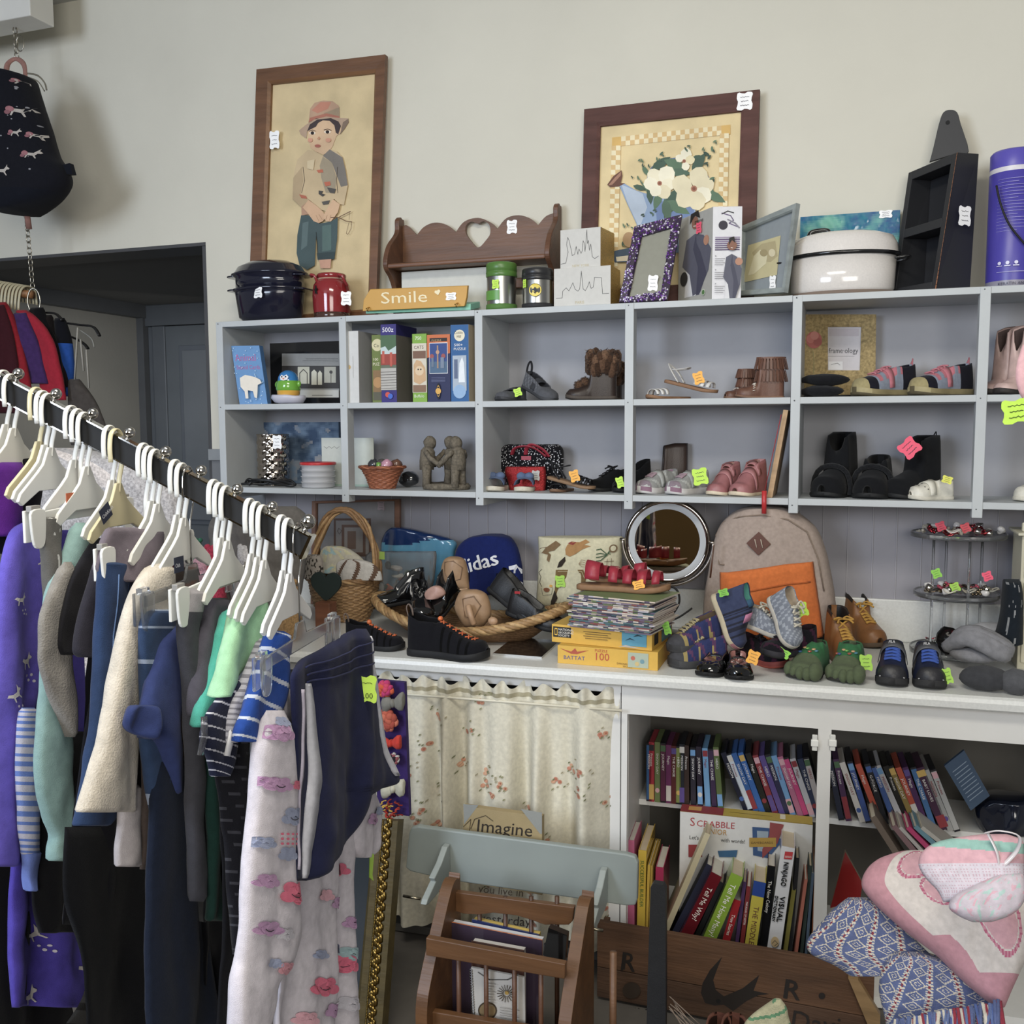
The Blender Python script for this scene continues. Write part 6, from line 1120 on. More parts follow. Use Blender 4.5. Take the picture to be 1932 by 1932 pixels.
# shoes heaped to the right
BP = dict(up='#2f3660', lin='#5a4a3a', sole='#3a3a3c', solet='#2e2e30', hs=.5, hv=.42, ht=.26, op=.4, W=.44, st=.14, cf=lambda t, v: '#46464a' if t > .8 else '#5a3a5c' if int(t*20+v*9) % 4 == 0 else '#9a8850' if int(t*20) % 5 == 0 else None)
s = st('blue and purple hiking shoe with yellow laces, resting on its pair', (1262, 1222), 218, .17, BP, z=ZC+.055, group='blue hiking shoes', pitch=.1); s.laces('#a59870', n=5, r=.003, bow=False); s.tag(1258, 1185, '#7cc832', w=.02, h=.036)
s = st('blue and purple hiking shoe with yellow laces, under its pair', (1262, 1258), 205, .17, BP, group='blue hiking shoes'); s.laces('#a59870', n=5, r=.003, bow=False)
TS = dict(up='#3c4462', lin='#4f9a8e', sole='#b9ab8c', solet='#a06a70', hs=.55, hv=.5, ht=.22, op=.4, W=.42, st=.10, cf=lambda t, v: '#2c2e3c' if .35 < t < .8 and int(t*40) % 2 else None)
q = Y(1346, 1122, -.46); s = Shoe('dark blue high sneaker with teal lining standing on its toe', (q.x, q.y), (q.x+.1, q.y-.03), q.z, TS, name='sneaker', pitch=1.15, L=.17); s.strap(.5, .62, '#c07a9c', v0=.3, v1=.7, lift=.004); s.strap(.28, .4, '#3c6484', v0=.3, v1=.7, lift=.004); s.tag(1365, 1118, '#7cc832', w=.026, h=.02)
GS = dict(up='#7a808c', lin='#a0907c', sole='#b4aea2', hs=.4, hv=.38, ht=.24, op=.36, W=.42, st=.09, cf=lambda t, v: '#9aa0aa' if int(t*30+v*16) % 3 == 0 else None)
q = Y(1456, 1128, -.47); s = Shoe('grey speckled sneaker with white laces standing on its toe', (q.x, q.y), (q.x+.1, q.y-.12), q.z, GS, name='sneaker', pitch=.95, L=.16, roll=-.2, group='grey speckled sneakers'); s.laces('#c9c2b0', n=4, r=.003)
q = Y(1395, 1175, -.42); s = Shoe('grey speckled sneaker with white laces behind the dark trail shoes', (q.x, q.y), (q.x+.12, q.y-.05), q.z, GS, name='sneaker', pitch=.2, L=.15, group='grey speckled sneakers'); s.laces('#c9c2b0', n=4, r=.003)
MJ = dict(up='#0c0c0e', lin='#a8746c', sole='#0e0e10', hs=.3, hv=.22, ht=.22, op=.62, W=.5, st=.07, mat='patent')
for lb, tp, an in (('black patent strap shoe with pink insole, left of its pair', (1332, 1279), -98), ('black patent strap shoe with pink insole, right of its pair', (1395, 1286), -82)):
    s = st(lb, tp, an, .15, MJ, group='black patent strap shoes'); s.strap(.36, .46, '#0c0c0e', mt='patent', lift=.003)
s.tag(1421, 1240, ORG, w=.03, h=.036, rot=-.3)
TR = dict(up='#17161c', lin='#2a1c24', sole='#8f3d38', sole2='#b05040', hs=.4, hv=.38, ht=.22, op=.42, W=.44, st=.11, cf=lambda t, v: '#3a1c30' if int(t*13+v*6) % 3 == 0 else None)
s = st('black and purple trail shoe with coral sole, pointing right', (1482, 1262), -35, .17, TR, group='black and purple trail shoes', name='sneaker'); s.laces('#26242c', n=5)
s = st('black and purple trail shoe lying over its pair', (1440, 1240), -140, .17, dict(TR, sole='#24222a', sole2='#222'), z=ZC+.05, group='black and purple trail shoes', name='sneaker'); s.laces('#26242c', n=5)
s.tag(1478, 1232, '#8cd632', w=.034, h=.022, rot=-.5)
VB = dict(up='#18181a', lin='#0c0c0d', sole='#141416', hs=.55, hv=.5, ht=.28, op=.4, W=.46, st=.1)
s = st('black shoe with two dark grey velcro straps behind the green toe slipper', (1548, 1232), -80, .19, VB, name='shoe'); s.strap(.42, .54, '#4a4c50', lift=.005); s.strap(.58, .7, '#55575a', lift=.005); s.tag(1512, 1150, NEON, w=.034, h=.038, y=-.44)
YB = dict(up='#8a5a2c', lin='#17171a', sole='#5c4a38', hs=.72, hm=.7, hv=.62, hv2=.46, ht=.3, op=.4, W=.46, st=.08, mat='leather', cf=lambda t, v: '#2a2522' if t < .34 and .26 < v < .74 else None)
for lb, tp, an, in (('tan work boot with yellow laces, in front of its pair', (1612, 1262), -70), ('tan work boot with yellow laces, behind and right of its pair', (1660, 1225), -60)):
    s = st(lb, tp, an, .18, YB, name='boot', cat='boot', group='tan work boots'); s.laces('#c09030', t0=.42, t1=.74, n=5, r=.003)
GTc = '#566246'
for lb, tp, an in (('green toe slipper with moulded toes, left of its pair', (1508, 1284), -105), ('green toe slipper with moulded toes and a green tag', (1590, 1290), -98)):
    s = st(lb, tp, an, .17, dict(up=GTc, lin='#2e3a2c', sole='#2a2a26', hs=.42, hv=.46, ht=.24, op=.36, W=.54, st=.05, cf=lambda t, v: '#2f6a40' if t < .62 else None), name='slipper', cat='slipper', group='green toe slippers')
    b = B(s.M); L = s.L; W_ = s.W
    for k in range(5): y_ = W_*(-.82+.41*k); r_ = (.016, .0145, .0145, .0145, .019)[k]; b.ell((L*(.95-.04*abs(k-2.6)**1.4), y_, r_*1.1+.004), (r_*1.7, r_*.98, r_*1.35), GTc, 12, 8)
    b.make('moulded_toes', 'cloth', s.t)
    b = B(s.M); rnd = random.Random(3)
    for k, cl in enumerate(['#a8503c', '#3c5a8c', '#c9a070', '#6ab04c', '#a8503c', '#c9a070', '#4c8a9c']): 
        v = .3+.06*k; b.ell(s.S(.56+.04*sin(k*2), v, lift=.001), (.009, .006, .003), cl, 8, 5)
    b.make('colour_print', 'gloss', s.t)
s.tag(1634, 1250, '#a4d832', w=.03, h=.042, rot=.1)
FI = dict(up='#1a2038', lin='#26262c', sole='#1c1c1f', solet='#2a2a2c', hs=.46, hv=.50, ht=.3, op=.34, W=.46, st=.12, mat='leather', cf=lambda t, v: '#27272c' if t > .86 else '#3a4a78' if .42 < t < .72 and .4 < v < .6 else None)
for lb, tp, an in (('navy sneaker with blue cords, logo strap and grey toe, left of its pair', (1682, 1298), -93), ('navy sneaker with blue cords and logo strap, right of its pair', (1757, 1303), -88)):
    s = st(lb, tp, an, .175, FI, name='sneaker', group='navy logo sneakers'); s.strap(.36, .50, '#4c4e54', v0=.12, v1=.88, lift=.006, mt='leather'); s.laces('#3c5cb0', t0=.52, t1=.78, n=4, r=.0028, bow=False, dv=.14)
    b = B(s.M); L = s.L; art(b, lambda a, q: V(s.S(.43-q/L, .5+a*4.2, lift=.0075)), [('t', 'FILA', -.021, -.004, .014, '#e8e8ea', 0, 1.1)], nrm=(.3, 0, 1)); b.make('lettering', 'paper', s.t)
    b = B(s.M); b.tube([s.S(.93, .06+.88*k/10, lift=.001)[:2]+(.026+.004*sin(k*pi/10),) for k in range(11)], .002, '#9a9a9c', 6); b.make('toe_stripe', 'rubber', s.t)
s.tag(1788, 1275, '#a4d832', w=.02, h=.04, rot=.3)
# acrylic jewellery tower
jc = K(1800, 1232); t = thing('jewellery_tower', 'clear acrylic three-tier jewellery stand', 'display stand', tuple(jc)); px_m = 1/(Q(jc+V((.1, 0, 0)))[0]-Q(jc)[0])*.1
ztop_ = P(1797, 1012, y=jc.y).z; zmid = P(1820, 1125, y=jc.y).z; R1 = 92*px_m
for z_, r_ in ((ztop_, R1), (zmid, R1*.9), (ZC+.004, R1*.95)):
    b = B(); b.lathe([(0, 0), (r_, 0), (r_, .013), (r_-.003, .013), (r_-.003, .004), (0, .004)], '#e4e6e8', 44, (jc.x, jc.y, z_)); b.make('tier_tray', 'acrylic', t)
for k in range(4): b = B(); a = radians(20+90*k); b.tube([(jc.x+R1*.55*cos(a), jc.y+R1*.55*sin(a), ZC+.006), (jc.x+R1*.55*cos(a), jc.y+R1*.55*sin(a), ztop_)], .004, '#e4e6e8', 6); b.make('post', 'acrylic', t)
rnd = random.Random(9)
def trink(z_, n, rr, lb, grp, cols):
    for k in range(n):
        a = rnd.uniform(0, 6.28); r_ = rr*sqrt(rnd.random()); q = V((jc.x+r_*cos(a), jc.y+r_*sin(a), z_+.012+rnd.random()*.012)); c_ = cols[k % len(cols)]; b = B()
        if k % 3 == 0: b.tube([q+V((.02*cos(x*pi/8), .02*sin(x*pi/8), .004+.004*sin(x))) for x in range(16)], .0022, c_, 6, closed=True)
        elif k % 3 == 1: 
            for x in range(5): b.ell(tuple(q+V((rnd.uniform(-.014, .014), rnd.uniform(-.014, .014), rnd.uniform(0, .012)))), .005, c_, 8, 5)
            b.tube([q+V((-.014, 0, .003)), q+V((.014, 0, .003))], .002, c_, 5)
        else: b.ell(tuple(q+V((0, 0, .006))), (.012, .01, .010), c_, 9, 6).disp(.005, 70, k)
        tag(b.make('trinket', 'chrome' if k % 2 else 'gloss'), lb, 'trinket', grp)
trink(ztop_, 38, R1*.85, 'small piece of jewellery heaped on the top tier of the clear stand', 'jewellery on the top tier', ['#c8c0b8', '#b02838', '#d8d4d0', '#c03c44', '#b0a898', '#e0dcd8'])
trink(zmid, 30, R1*.75, 'small beaded piece of jewellery on the middle tier of the clear stand', 'jewellery on the middle tier', ['#c9c2b0', '#8a7a60', '#d8d4d0', '#6a5a48', '#b03850', '#e4e0d4'])
trink(ZC+.006, 12, R1*.75, 'small bracelet or pouch on the lowest tier of the clear stand', 'jewellery on the lowest tier', ['#5c4a44', '#8a8a88', '#b8b4a8', '#9c2c3c'])
b = B(); q = V((jc.x-.02, jc.y-.06, ZC+.05)); b.ell(tuple(q), (.038, .03, .042), '#3a3838').disp(.006, 40); tag(b.make('net_bag', 'film'), 'dark net pouch on the lowest tier of the clear stand', 'pouch')
for px, py, cl in ((1863, 1087, HOTP), (1767, 1082, '#8cd632'), (1802, 1108, '#a4d832'), (1775, 993, '#c8324c'), (1822, 996, '#d0404c')): price_tag(t, pframe(px, py, y=jc.y-R1*.6), .024, .026, cl, rot=.4)
# dark boots behind the tower and the mini chest
soft('dark_garment', 'dark bundled garment behind the white miniature chest', 'garment', [(1093, 1893, 1925), (1130, 1890, 1930), (1170, 1885, 1930), (1215, 1872, 1930)], -.25, .05, lambda u, v: '#8a8c8e' if noise.noise(V((u*9, v*9, 2))) > .42 else '#1c232b')
t = thing('miniature_chest', 'cream painted miniature chest of drawers at the right end of the counter', 'chest', tuple(K(1960, 1270))); q = K(1918, 1262); zt3 = P(1918, 1010, y=q.y).z
b = B(); b.box((q.x, q.y, ZC), (q.x+.3, q.y+.16, zt3), '#c2bda4'); b.make('carcass', 'paint', t, bev=.002)
b = B(); b.box((q.x-.012, q.y-.014, zt3), (q.x+.31, q.y+.17, zt3+.008), '#c9c4ac'); b.make('top_board', 'paint', t, bev=.002)
b = B(); b.box((q.x+.002, q.y+.02, zt3+.008), (q.x+.3, q.y+.035, zt3+.035), '#c9c4ac'); b.make('gallery', 'paint', t, bev=.005)
for k in range(3): b = B(); zz = ZC+.02+k*(zt3-ZC-.02)/3; b.box((q.x+.008, q.y-.006, zz), (q.x+.28, q.y-.0005, zz+(zt3-ZC)/3-.018), '#c6c1a8'); dr_ = b.make('drawer', 'paint', t, bev=.002); b = B(); b.ell((q.x+.05, q.y-.012, zz+.03), .007, '#b8b298'); b.make('knob', 'paint', dr_)
# grey knitted slippers
for k, (lb, px, py, cl) in enumerate((('grey knitted glove bundle with ribbed cuff, left one', 1838, 1248, '#85858a'), ('pale grey knitted glove lying over the bundle', 1872, 1228, '#a3a3a6'), ('dark grey knitted slipper in front of the glove bundle', 1880, 1290, '#3f4044'))):
    p = K(px, py+16); b = B()
    if k == 0:
        for j in range(7): a = -1.1+.36*j; b.tube(smooth_open([p+V((-.055, .02, .045)), p+V((-.02+.01*cos(a), -.01+.02*sin(a), 06.0/90+.022*cos(a))), p+V((.035+.02*cos(a), -.02+.03*sin(a), .035+.03*cos(a))), p+V((.06, .0, .035+.012*cos(a)))]), [.014]*3+[.018]*6+[.016]*4+[.009]*3, cl, 8)
        b.ell(tuple(p+V((0, .0, .035))), (.05, .035, .018), cl)
    elif k == 1:
        b.ell(tuple(p+V((0, 0, .075))), (.045, .03, .014), cl)
        for j in range(4): b.tube(smooth_open([p+V((.02, -.02+.014*j, .078)), p+V((.06, -.03+.016*j, .075)), p+V((.085, -.036+.018*j, .062))]), .0085, cl, 8)
    else: b.ell(tuple(p+V((-.02, .01, .026))), (.05, .036, .026), cl); b.ell(tuple(p+V((.035, -.005, .026))), (.032, .028, .028), '#55565a')
    b.v = [V((p.x+(q.x-p.x)*1.3, p.y+(q.y-p.y)*1.2, ZC+max(0, q.z-ZC)*1.25)) for q in b.v]
    b.disp(.003, 40, k); tag(b.make('knitted_glove' if k < 2 else 'knitted_slipper', 'knit'), lb, 'glove' if k < 2 else 'slipper')
# ================= INSIDE THE BASE CABINET =================
ORD = 'first second third fourth fifth sixth seventh eighth ninth tenth eleventh twelfth thirteenth fourteenth fifteenth sixteenth seventeenth eighteenth nineteenth twentieth twenty-first twenty-second twenty-third twenty-fourth twenty-fifth twenty-sixth twenty-seventh twenty-eighth twenty-ninth thirtieth'.split()
def U_(p): return (p-CF).dot(CU)
def slabbox(b, u, z, ang, w, h, d0, d1, col, x0=0, z0=0):
    """box standing on (u, z), leaning by ang, spine toward the room"""
    ca, sa = cos(ang), sin(ang)
    def q(x, y, d): x += x0; y += z0; return CF+CU*(u+x*ca-y*sa)-CN*d+V((0, 0, z+x*sa+y*ca))
    vs = [q(x, y, d) for y in (0, h) for x, d in ((0, d0), (w, d0), (w, d1), (0, d1))]
    b.add(vs, [(0, 3, 2, 1), (4, 5, 6, 7), (0, 1, 5, 4), (1, 2, 6, 5), (2, 3, 7, 6), (3, 0, 4, 7)], col, False); return q
c4_ = crop(1160, 1300, 3.45); c5_ = crop(1520, 1330, 3.209)
D1 = [(205, 205, '#2c5a8c', 'blue'), (222, 222, '#a82838', 'red'), (260, 260, '#6a7a48', 'olive and white'), (297, 297, '#5c2844', 'maroon'), (333, 333, '#6c2c5c', 'magenta'), (367, 367, '#5a2424', 'dark red'), (397, 397, '#7a8440', 'yellow-green'), (420, 420, '#23262e', 'black'), (447, 450, '#3a2a24', 'dark brown'), (490, 495, '#2c2a34', 'charcoal'), (528, 540, '#2a2230', 'black and purple'), (568, 590, '#6a9cc4', 'pale blue'), (605, 632, '#3c2a48', 'purple'), (640, 672, '#5a6a38', 'mossy green'),
      (680, 840, '#1a1c30', 'midnight blue'), (712, 870, '#c4ccd4', 'white and blue'), (750, 905, '#2c5c9c', 'blue and green'), (795, 945, '#2f62a8', 'bright blue'), (845, 985, '#22221c', 'black'), (890, 1030, '#8c3038', 'red and black'), (932, 1075, '#5c4a8c', 'violet'), (975, 1115, '#2c2c4c', 'navy'), (1015, 1145, '#6a9ac8', 'sky blue'), (1055, 1195, '#b06484', 'rose'), (1090, 1235, '#c43c78', 'hot pink'), (1135, 1275, '#b8b8bc', 'silver'), (1185, 1310, '#2a3450', 'dark blue'), (1228, 1335, '#b8b0ac', 'pale grey')]
D2 = [(120, 200, '#23283a', 'black and blue'), (160, 245, '#4a2c50', 'plum'), (190, 330, '#c9c4bc', 'white and red'), (240, 365, '#3a5494', 'blue and violet'), (285, 440, '#b84c34', 'orange-red'), (345, 470, '#22242c', 'black lettered'), (380, 530, '#3c5c9c', 'royal blue'), (405, 580, '#b4b4b8', 'light grey'), (455, 620, '#1c1c1a', 'black'), (485, 655, '#8a7434', 'gold'), (530, 690, '#b4482c', 'orange'), (575, 720, '#4a2454', 'dark purple'), (625, 765, '#3a6a9c', 'thin blue'), (650, 820, '#40203c', 'wide purple'), (700, 865, '#9a9a98', 'pale'), (745, 905, '#a8a8a6', 'paler')]
rnd = random.Random(21)
PAL = ['#c9c4bc', '#8c3038', '#3c5c9c', '#c8a44c', '#2a2a30', '#6a9ac8', '#5c4a8c', '#d0a0a8', '#4a6a48']
TX = ['MISSION', 'Princess', 'SNOW DAY', 'JOURNEY', 'Magic', 'THE CHASE', 'HERO', 'G-FORCE', 'Castle', 'BABY LOVES', 'Ocean', 'TREASURE']
for cr_, lst, side in ((c4_, D1, 'left'), (c5_, D2, 'right')):
    for i, (tx, bx_, cl, nm) in enumerate(lst):
        yb = 700 if side == 'left' else 700
        ub = U_(PC(*cr_(bx_, yb), .235)); ut = U_(PC(*cr_(tx, 300), .235)); h = .188+rnd.uniform(-.004, .004)
        zz = PC(*cr_(bx_, yb), .235).z; zt_ = PC(*cr_(tx, 300), .235).z; ang = atan2(ub-ut, zt_-zz); u0 = ub-(zs-zz)*0
        w_ = .0175 if nm != 'wide purple' else .028; t = thing('disc_case', f'{nm} disc case, {ORD[i]} from the left on the {side} cabinet shelf', 'disc case', tuple(CF+CU*u0-CN*.3+V((0, 0, zs))), 0, f'disc cases on the {side} cabinet shelf')
        b = B(); lift_ = max(0, -0)+.0006+w_*0; q = slabbox(b, u0, zs+lift_, ang, w_*.94, h, .235, .37, cl if i % 3 else '#1c1c22'); cs_ = b.make('case', 'plastic', t)
        seg = [('r', .05, .03, .95, .97, cl)]
        if i % 2: seg.append(('r', .05, .86, .95, .96, PAL[rnd.randrange(9)]))
        if i % 3 == 1: seg.append(('r', .05, .04, .95, .2+.2*rnd.random(), PAL[rnd.randrange(9)]))
        if i % 4 == 2: seg.append(('c', .5, .2, .4, PAL[rnd.randrange(9)], .04))
        txt = 'G-FORCE' if nm == 'black lettered' else 'BABY LOVES' if nm == 'wide purple' else TX[i % 7]
        seg.append(('t', txt, .28, .8, .075, '#e6e2dc' if sum(hx(cl)[:3]) < .8 else '#8c2430', -pi/2, 1))
        b = B(); 
        def mp(a, c): return q(a*w_*.94, c*h, .235)
        sg = [x for x in seg if x[0] != 't']; art(b, mp, sg, nrm=tuple(CN)); 
        tt = seg[-1]; vs, fs = text_geo(tt[1]); k_ = .0125; ml = max(v[0] for v in vs); sc_ = min(k_, h*.7/ml*1.0)
        b.add([q(w_*.28+v[1]*k_*.8, h*.82-v[0]*sc_, .234-.001) for v in vs], fs, tt[5], False); b.make('spine_print', 'plastic', t)
# blue card leaning at the right
b = B(); p = [PC(*c5_(*q), .2) for q in ((840, 370), (960, 275), (1115, 550), (1000, 640))]; b.add(p+[q-CN*.012 for q in p], [(0, 1, 2, 3), (7, 6, 5, 4), (0, 4, 5, 1), (1, 5, 6, 2), (2, 6, 7, 3), (3, 7, 4, 0)], '#39506a', False)
for k in range(9): a = p[0].lerp(p[3], .2+.08*k); e = p[1].lerp(p[2], .2+.08*k); a, e = a.lerp(e, .15), a.lerp(e, .85); b.add([a+CN*.001, e+CN*.001, e+CN*.001+V((0, 0, .003)), a+CN*.001+V((0, 0, .003))], [(0, 1, 2, 3)], '#8a9cb0', False)
tag(b.make('paperback', 'paper'), 'slate blue booklet printed with text, leaning at the right end of the disc shelf', 'book')
# board game box
dS = .16; A = PC(*c4_(1288, 890), dS); L_ = PC(*c4_(425, 792), dS); zb_ = .037; b = B()
t = thing('game_box', 'white board game box with red and yellow top edge behind the books', 'box', tuple(L_.lerp(A, .5)-V((0, 0, A.z-zb_)))); zA = (A.z+L_.z)/2; A.z = L_.z = zA
fB = [V((L_.x, L_.y, zb_)), V((A.x, A.y, zb_)), A, L_]; bk_ = [q-CN*.06 for q in fB]; b.add(fB+bk_, [(0, 1, 2, 3), (7, 6, 5, 4), (1, 5, 6, 2), (4, 0, 3, 7), (3, 2, 6, 7), (0, 4, 5, 1)], ['#c9c8c4', '#999', '#b89a2c', '#8c2a2c', '#b89a2c', '#888'], False); b.make('box', 'paper', t)
b = B(); m = lambda a, q: L_.lerp(A, a)-CN*(.06*q)+V((0, 0, 0)); art(b, m, [('r', 0, .02, .33, .98, '#8c2a2c'), ('p', [(.06, .3), (.16, .3), (.16, .8), (.06, .8)], '#c8903c'), ('r', .34, .02, 1, .98, '#b89f30'), ('r', .76, .3, .8, .9, '#e4dcc0'), ('l', [(.38, .5), (.7, .5)], '#6a5a20', .002)], nrm=(0, 0, 1), lift0=.0006)
mf = lambda a, q: PC(*c4_(a, q), dS); art(b, mf, [('t', 'S', 488, 890, 78, '#a82c34'), ('t', 'CRABBLE', 530, 892, 58, '#a82c34', -.07, 1.06), ('t', 'JUNIOR', 572, 936, 50, '#b8862c', -.1, .92), ('t', "Let's", 483, 975, 34, '#3a3a3c', -.06), ('t', 'with words!', 690, 992, 36, '#3a3a3c', -.08, .9), ('p', [(895, 895), (1020, 905), (1015, 960), (1100, 975), (1000, 1100), (900, 1080)], '#2f4f7c'), ('p', [(925, 920), (1000, 925), (990, 1060), (930, 1050)], '#8d9ca8'), ('p', [(1010, 865), (1100, 880), (1060, 1000), (960, 1100), (960, 1040), (1005, 950)], '#8c3c3c'), ('r', 875, 965, 1050, 1025, '#a88424'), ('t', 'GAMEBOARDS', 885, 1005, 22, '#4a3410'), ('p', [(480, 1010), (560, 1010), (570, 1090), (480, 1090)], '#8c2a2c'), ('p', [(670, 1050), (800, 1045), (790, 1090), (680, 1090)], '#2c5a80')], fy=-1, nrm=tuple(CN), lift0=.0008); b.make('printed_artwork', 'paper', t)
# books in the lower shelf, spines to the room
def book(label, top, bot, wpx, col, dep=.06, L=.17, title=None, tcol='#f0ece4', pages=True, tl=.06, tsz=.8, pc='#c9c0ac', group='books on the lower cabinet shelf', cr=c4_, up=None, name='book', low=.038):
    T = PC(*cr(*top), dep); Bt = PC(*cr(*bot), dep); w = wpx/3.45/ (F/ (T-CAM).dot(FW)); du, dz = U_(T)-U_(Bt), T.z-Bt.z; ang = atan2(-du, dz); k = (T.z-low)/dz; u0 = U_(T)-du*k-w/2; h = (T.z-low)/cos(ang)
    t = thing(name, label, 'book', tuple(CF+CU*(u0+w/2)-CN*(dep+L/2)+V((0, 0, low))), 0, group)
    z_ = low+abs(sin(ang))*w*.5; h -= abs(sin(ang))*w*.5; b = B(); q = slabbox(b, u0, z_, ang, w, h, dep, dep+.002, col); slabbox(b, u0, z_, ang, .0018, h, dep+.002, dep+L, col); slabbox(b, u0, z_, ang, .0018, h, dep+.002, dep+L, col, x0=w-.0018)
    if up: slabbox(b, u0, z_, ang, w*1.01, h*up[1], dep-.0004, dep, up[0], z0=h*(1-up[1]))
    cv_ = b.make('cover', 'gloss' if w > .02 else 'paper', t)
    b = B(); slabbox(b, u0, z_, ang, w-.004, h-.005, dep+.002, dep+L-.003, pc, x0=.002); b.make('pages', 'paper', t)
    if title:
        vs, fs = text_geo(title); sz = w*tsz; b = B(); b.add([q(w*.5-sz*.32+v[1]*sz, h-tl-v[0]*sz, dep-.0012) for v in vs], fs, tcol, False); b.make('lettering', 'paper', cv_)
    return t
BK2 = [('green and pink paperback, leftmost on the lower shelf', (106, 985), (106, 1540), 42, '#b9577c', .03, .15, None), ('bright yellow book with a green spine title', (180, 1050), (170, 1540), 52, '#d0ac1c', .04, .2, 'SUCCESSFUL BUILDER'), ('thin yellow book right of the wide yellow one', (222, 1145), (208, 1540), 16, '#c9a422', .05, .19, None), ('slim mustard book beside the thin yellow one', (240, 1150), (228, 1540), 14, '#b08f24', .055, .19, None), ('book with a hot pink spine and cream pages', (292, 1160), (285, 1540), 52, '#b02c58', .07, .16, None),
 ('large white-edged picture book leaning left', (608, 935), (340, 1560), 36, '#b8ac88', .08, .24, None), ('dark navy picture book leaning left', (622, 1140), (400, 1575), 40, '#1c2038', .09, .22, None), ('thin gold-edged dark book leaning left', (575, 1240), (425, 1580), 14, '#8a743c', .10, .2, None), ('dark red book titled Tell Me Why', (672, 1195), (470, 1600), 74, '#6a1420', .05, .2, 'Tell Me Why?'), ('dark grey book right of the dark red one', (700, 1255), (535, 1610), 30, '#26282e', .09, .18, None), ('dark slate book left of the lime green one', (738, 1250), (575, 1610), 28, '#34363c', .09, .18, None), ('lime green book titled Tell Me How Many', (805, 1200), (620, 1625), 80, '#86a820', .05, .2, 'Tell Me How Many?'),
 ('small bright red book on the lower shelf', (800, 1370), (725, 1640), 48, '#a01c24', .06, .17, 'True Stories'), ('slim purple book on the lower shelf', (845, 1255), (795, 1650), 22, '#4a2c5c', .07, .17, None), ('narrow dark red paperback with white lettering', (872, 1285), (828, 1655), 26, '#7a1c20', .06, .17, 'THE BOOK OF NOTES'), ('yellow book with a blue top band', (945, 1250), (885, 1670), 76, '#c4b428', .05, .18, 'THE MIDDLE SCHOOL'), ('black book with thin white lettering', (1020, 1150), (965, 1680), 50, '#18191c', .07, .19, 'The New Colony'), ('thick white book with red square and black lettering', (1130, 1025), (1035, 1700), 86, '#d4d4d6', .04, .22, None),
 ('thin olive book right of the thick white one', (1165, 1310), (1110, 1705), 26, '#8a8430', .07, .18, None), ('dark slim book with torn edge', (1190, 1100), (1140, 1710), 24, '#22242a', .08, .18, None), ('salmon-edged magazine on the lower shelf', (1245, 1240), (1180, 1720), 20, '#a8604c', .06, .2, None), ('dark green magazine on the lower shelf', (1275, 1150), (1215, 1720), 22, '#2c3a34', .07, .2, None), ('blue-grey magazine near the stile', (1290, 1200), (1245, 1720), 16, '#46586c', .06, .2, None), ('orange-edged magazine by the stile', (1306, 1210), (1285, 1720), 14, '#96582c', .06, .2, None)]
for i, (lb, tp, bt, wp, cl, dp, L_2, ti) in enumerate(BK2):
    book(lb, tp, bt, wp, cl, dp, L_2, ti, up=('#2c4a94', .17) if 'blue top' in lb else None, tcol='#2c6a2c' if 'green spine' in lb else '#6a3a2c' if 'blue top' in lb else '#f0ece4', tl=.03 if 'green' in lb else .075 if 'blue top' in lb else .045, tsz=.62, pc='#c4b498' if i % 2 else '#c9c4b8')
# lettering of the thick white book
T = PC(*c4_(1130, 1025), .04); b = B(); mm = lambda a, q: PC(*c4_(a, q), .04)
rt = lambda s_, a, q, sz, cl, xs=1: ('t', s_, a, q, sz, cl, -pi/2-.14, xs)
art(b, mm, [('p', [(1108, 1055), (1160, 1060), (1152, 1108), (1100, 1104)], '#c02830'), *[rt(a_, x_+i, y_, z_, '#0c0c0e', w_) for i in (0, 2, 4) for a_, x_, y_, z_, w_ in (('NINJAGO', 1100, 1120, 46, .82), ('VISUAL', 1074, 1345, 48, 1.1), ('DICTIONARY', 1042, 1340, 28, 1.0))], ('c', 1042, 1640, 26, '#c9ad7c', 34), ('l', [(1025, 1650), (1042, 1630), (1060, 1650), (1040, 1665)], '#333', .0014)], fy=-1, nrm=tuple(CN), lift0=.0022); b.v = [p for p in b.v]
wbk = [o for o in bpy.data.objects if o.get('label') == 'thick white book with red square and black lettering'][0]; b.make('lettering', 'paper', wbk)
b = B(); art(b, mm, [('t', 'LEGO', 1107, 1092, 17, '#f4f0e8', -.1)], fy=-1, nrm=tuple(CN), lift0=.0045); b.make('red_square_lettering', 'paper', wbk)
# loose books behind the quilt, right compartment
b = B(); p = [PC(*c5_(*q), .1) for q in ((150, 1230), (240, 890), (345, 1080), (330, 1180))]; p[0].z = max(.13, p[0].z); b.add(p+[q-CN*.02 for q in p], [(0, 1, 2, 3), (7, 6, 5, 4), (0, 4, 5, 1), (1, 5, 6, 2), (2, 6, 7, 3), (3, 7, 4, 0)], ['#8c1c1c', '#8c1c1c', '#b9a88c', '#b9a88c', '#8c1c1c', '#8c1c1c'], False); tag(b.make('book', 'gloss'), 'glossy red book tilted behind the woven throw', 'book')
for k, (tp, bt, wp, cl, lb) in enumerate((((405, 690), (540, 900), 40, '#6a5c50', 'brown paperback leaning behind the pink quilt'), ((530, 745), (640, 880), 34, '#7a5c60', 'mauve paperback leaning behind the pink quilt'), ((570, 750), (680, 870), 22, '#a8a4a0', 'grey paperback leaning behind the pink quilt'), ((615, 755), (720, 860), 30, '#b02c64', 'hot pink book leaning behind the pink quilt'), ((660, 750), (770, 850), 30, '#5a8494', 'teal book leaning behind the pink quilt'), ((700, 755), (820, 850), 26, '#a8a49c', 'pale book leaning behind the pink quilt'))):
    book(lb, tp, bt, wp, cl, .12, .12, cr=c5_, group='books behind the pink quilt', low=.3)
